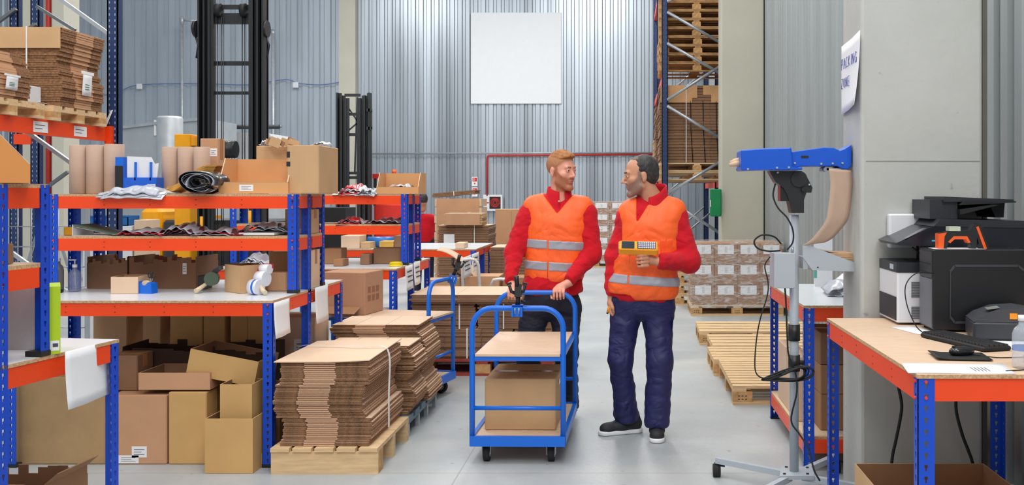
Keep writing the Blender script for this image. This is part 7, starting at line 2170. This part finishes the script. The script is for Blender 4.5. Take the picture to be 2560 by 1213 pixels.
m.tube([g0, (g0 + g1) / 2 + Vector((.004, 0, 0)), g1], [.016, .018, .017], 14, flat=1.3); m.build('pistol_grip', BLACK, r)
r = thing('safety_knife', 'yellow box cutter in the older man lowered hand', 'box cutter', (X2_, Y2, 0))
p = Vector(L2(1519, 782, -.06)); q = Vector(L2(1529, 757, -.05))
m = M(); m.tube([p, (p + q) / 2, q], [.008, .013, .012], 12, flat=1.6); m.build('handle', YS, r)
m = M(); m.bar(p, p + (p - q) * .12, .006, .012); m.build('blade_guard', BLACK, r)

# ---------------------------------------------------------------- distant worker, seen from behind
Y3 = 16.0; X3_ = (1058 - VX) * Y3 / FP
def L3(px, py, dy=0.0):
    Yw = Y3 + dy; return np.array(((px - VX) * Yw / FP - X3_, dy, CH - (py - VY) * Yw / FP))
f = Fld(axis([(-.32, .32, .012)]), axis([(-.3, .3, .012)]), axis([(.03, 1.62, .012)]))
hc3 = L3(1056, 500, -.03)
f.ell(hc3, (.078, .095, .11), .02); f.cap(hc3, L3(1056, 522), .055, .06, .02)
f.cap(L3(1040, 545), L3(1074, 545), .06, .06, .04); f.ell(L3(1056, 580), (.14, .1, .22), .04)
for s in (-1, 1):
    f.cap((s * .09, 0, .85), (s * .1, 0, .05), .07, .04, .03)
    f.cap(L3(1056 + s * 19, 550), L3(1056 + s * 25, 590, .05), .045, .035, .02); f.cap(L3(1056 + s * 25, 590, .05), L3(1056 + s * 14, 606, .25), .033, .028, .02)
    hq = L3(1056 + s * 13, 607, .27)
    f.ell(hq, (.03, .04, .025), .01)
    for w in range(4): f.cap(hq + np.array((-.024 + .016 * w, .02, 0)), hq + np.array((-.024 + .016 * w, .07, -.012)), .009, .008, .004)
    f.cap(hq + np.array((-s * .02, .0, 0)), hq + np.array((-s * .05, .04, 0)), .011, .009, .006)
P3 = f.mesh('person', [SKIN2], None, (X3_, Y3, 0), smooth=1)
tag(P3, 'distant worker in a red sweater seen from behind beyond the second bench', 'person')
f = Fld(axis([(-.34, .34, .012)]), axis([(-.3, .32, .012)]), axis([(.7, 1.5, .012)]))
f.cap(L3(1038, 548), L3(1076, 548), .085, .085, .05); f.ell(L3(1056, 585), (.18, .135, .25), .05, pw=2.6); f.ell(L3(1056, 620), (.17, .13, .15), .05)
for s in (-1, 1): f.cap(L3(1056 + s * 20, 550), L3(1056 + s * 25, 590, .05), .068, .055, .03, wr=(0.0019, 2.48, 1)); f.cap(L3(1056 + s * 25, 590, .05), L3(1056 + s * 14, 606, .23), .052, .04, .03)
f.fn((-1, -1, 0), (1, 1, 2), lambda X, Y, Z: Z - .80, .01, 's')
f.mesh('sweater', RED, P3, smooth=1)
f = Fld(axis([(-.24, .24, .012)]), axis([(-.2, .2, .012)]), axis([(.04, .95, .012)]))
f.ell((0, 0, .82), (.17, .12, .14), .04)
for s in (-1, 1): f.cap((s * .09, 0, .8), (s * .1, 0, .06), .09, .065, .03)
f.mesh('work_trousers', NAVYD, P3, smooth=1)
f = Fld(axis([(-.12, .12, .007)]), axis([(-.16, .12, .007)]), axis([(float(hc3[2]) - .12, float(hc3[2]) + .14, .007)]))
f.ell(hc3 + np.array((0, -.006, .018)), (.086, .100, .105), .01); f.fn((-1, -1, 0), (1, 1, 3), lambda X, Y, Z: Z - float(hc3[2]) + .06, .01, 's')
f.mesh('hair', HAIR2, P3, smooth=1)
for s in (-1, 1): shoe(P3, (s * .1, -.10, 0), (s * .11, .15, 0))
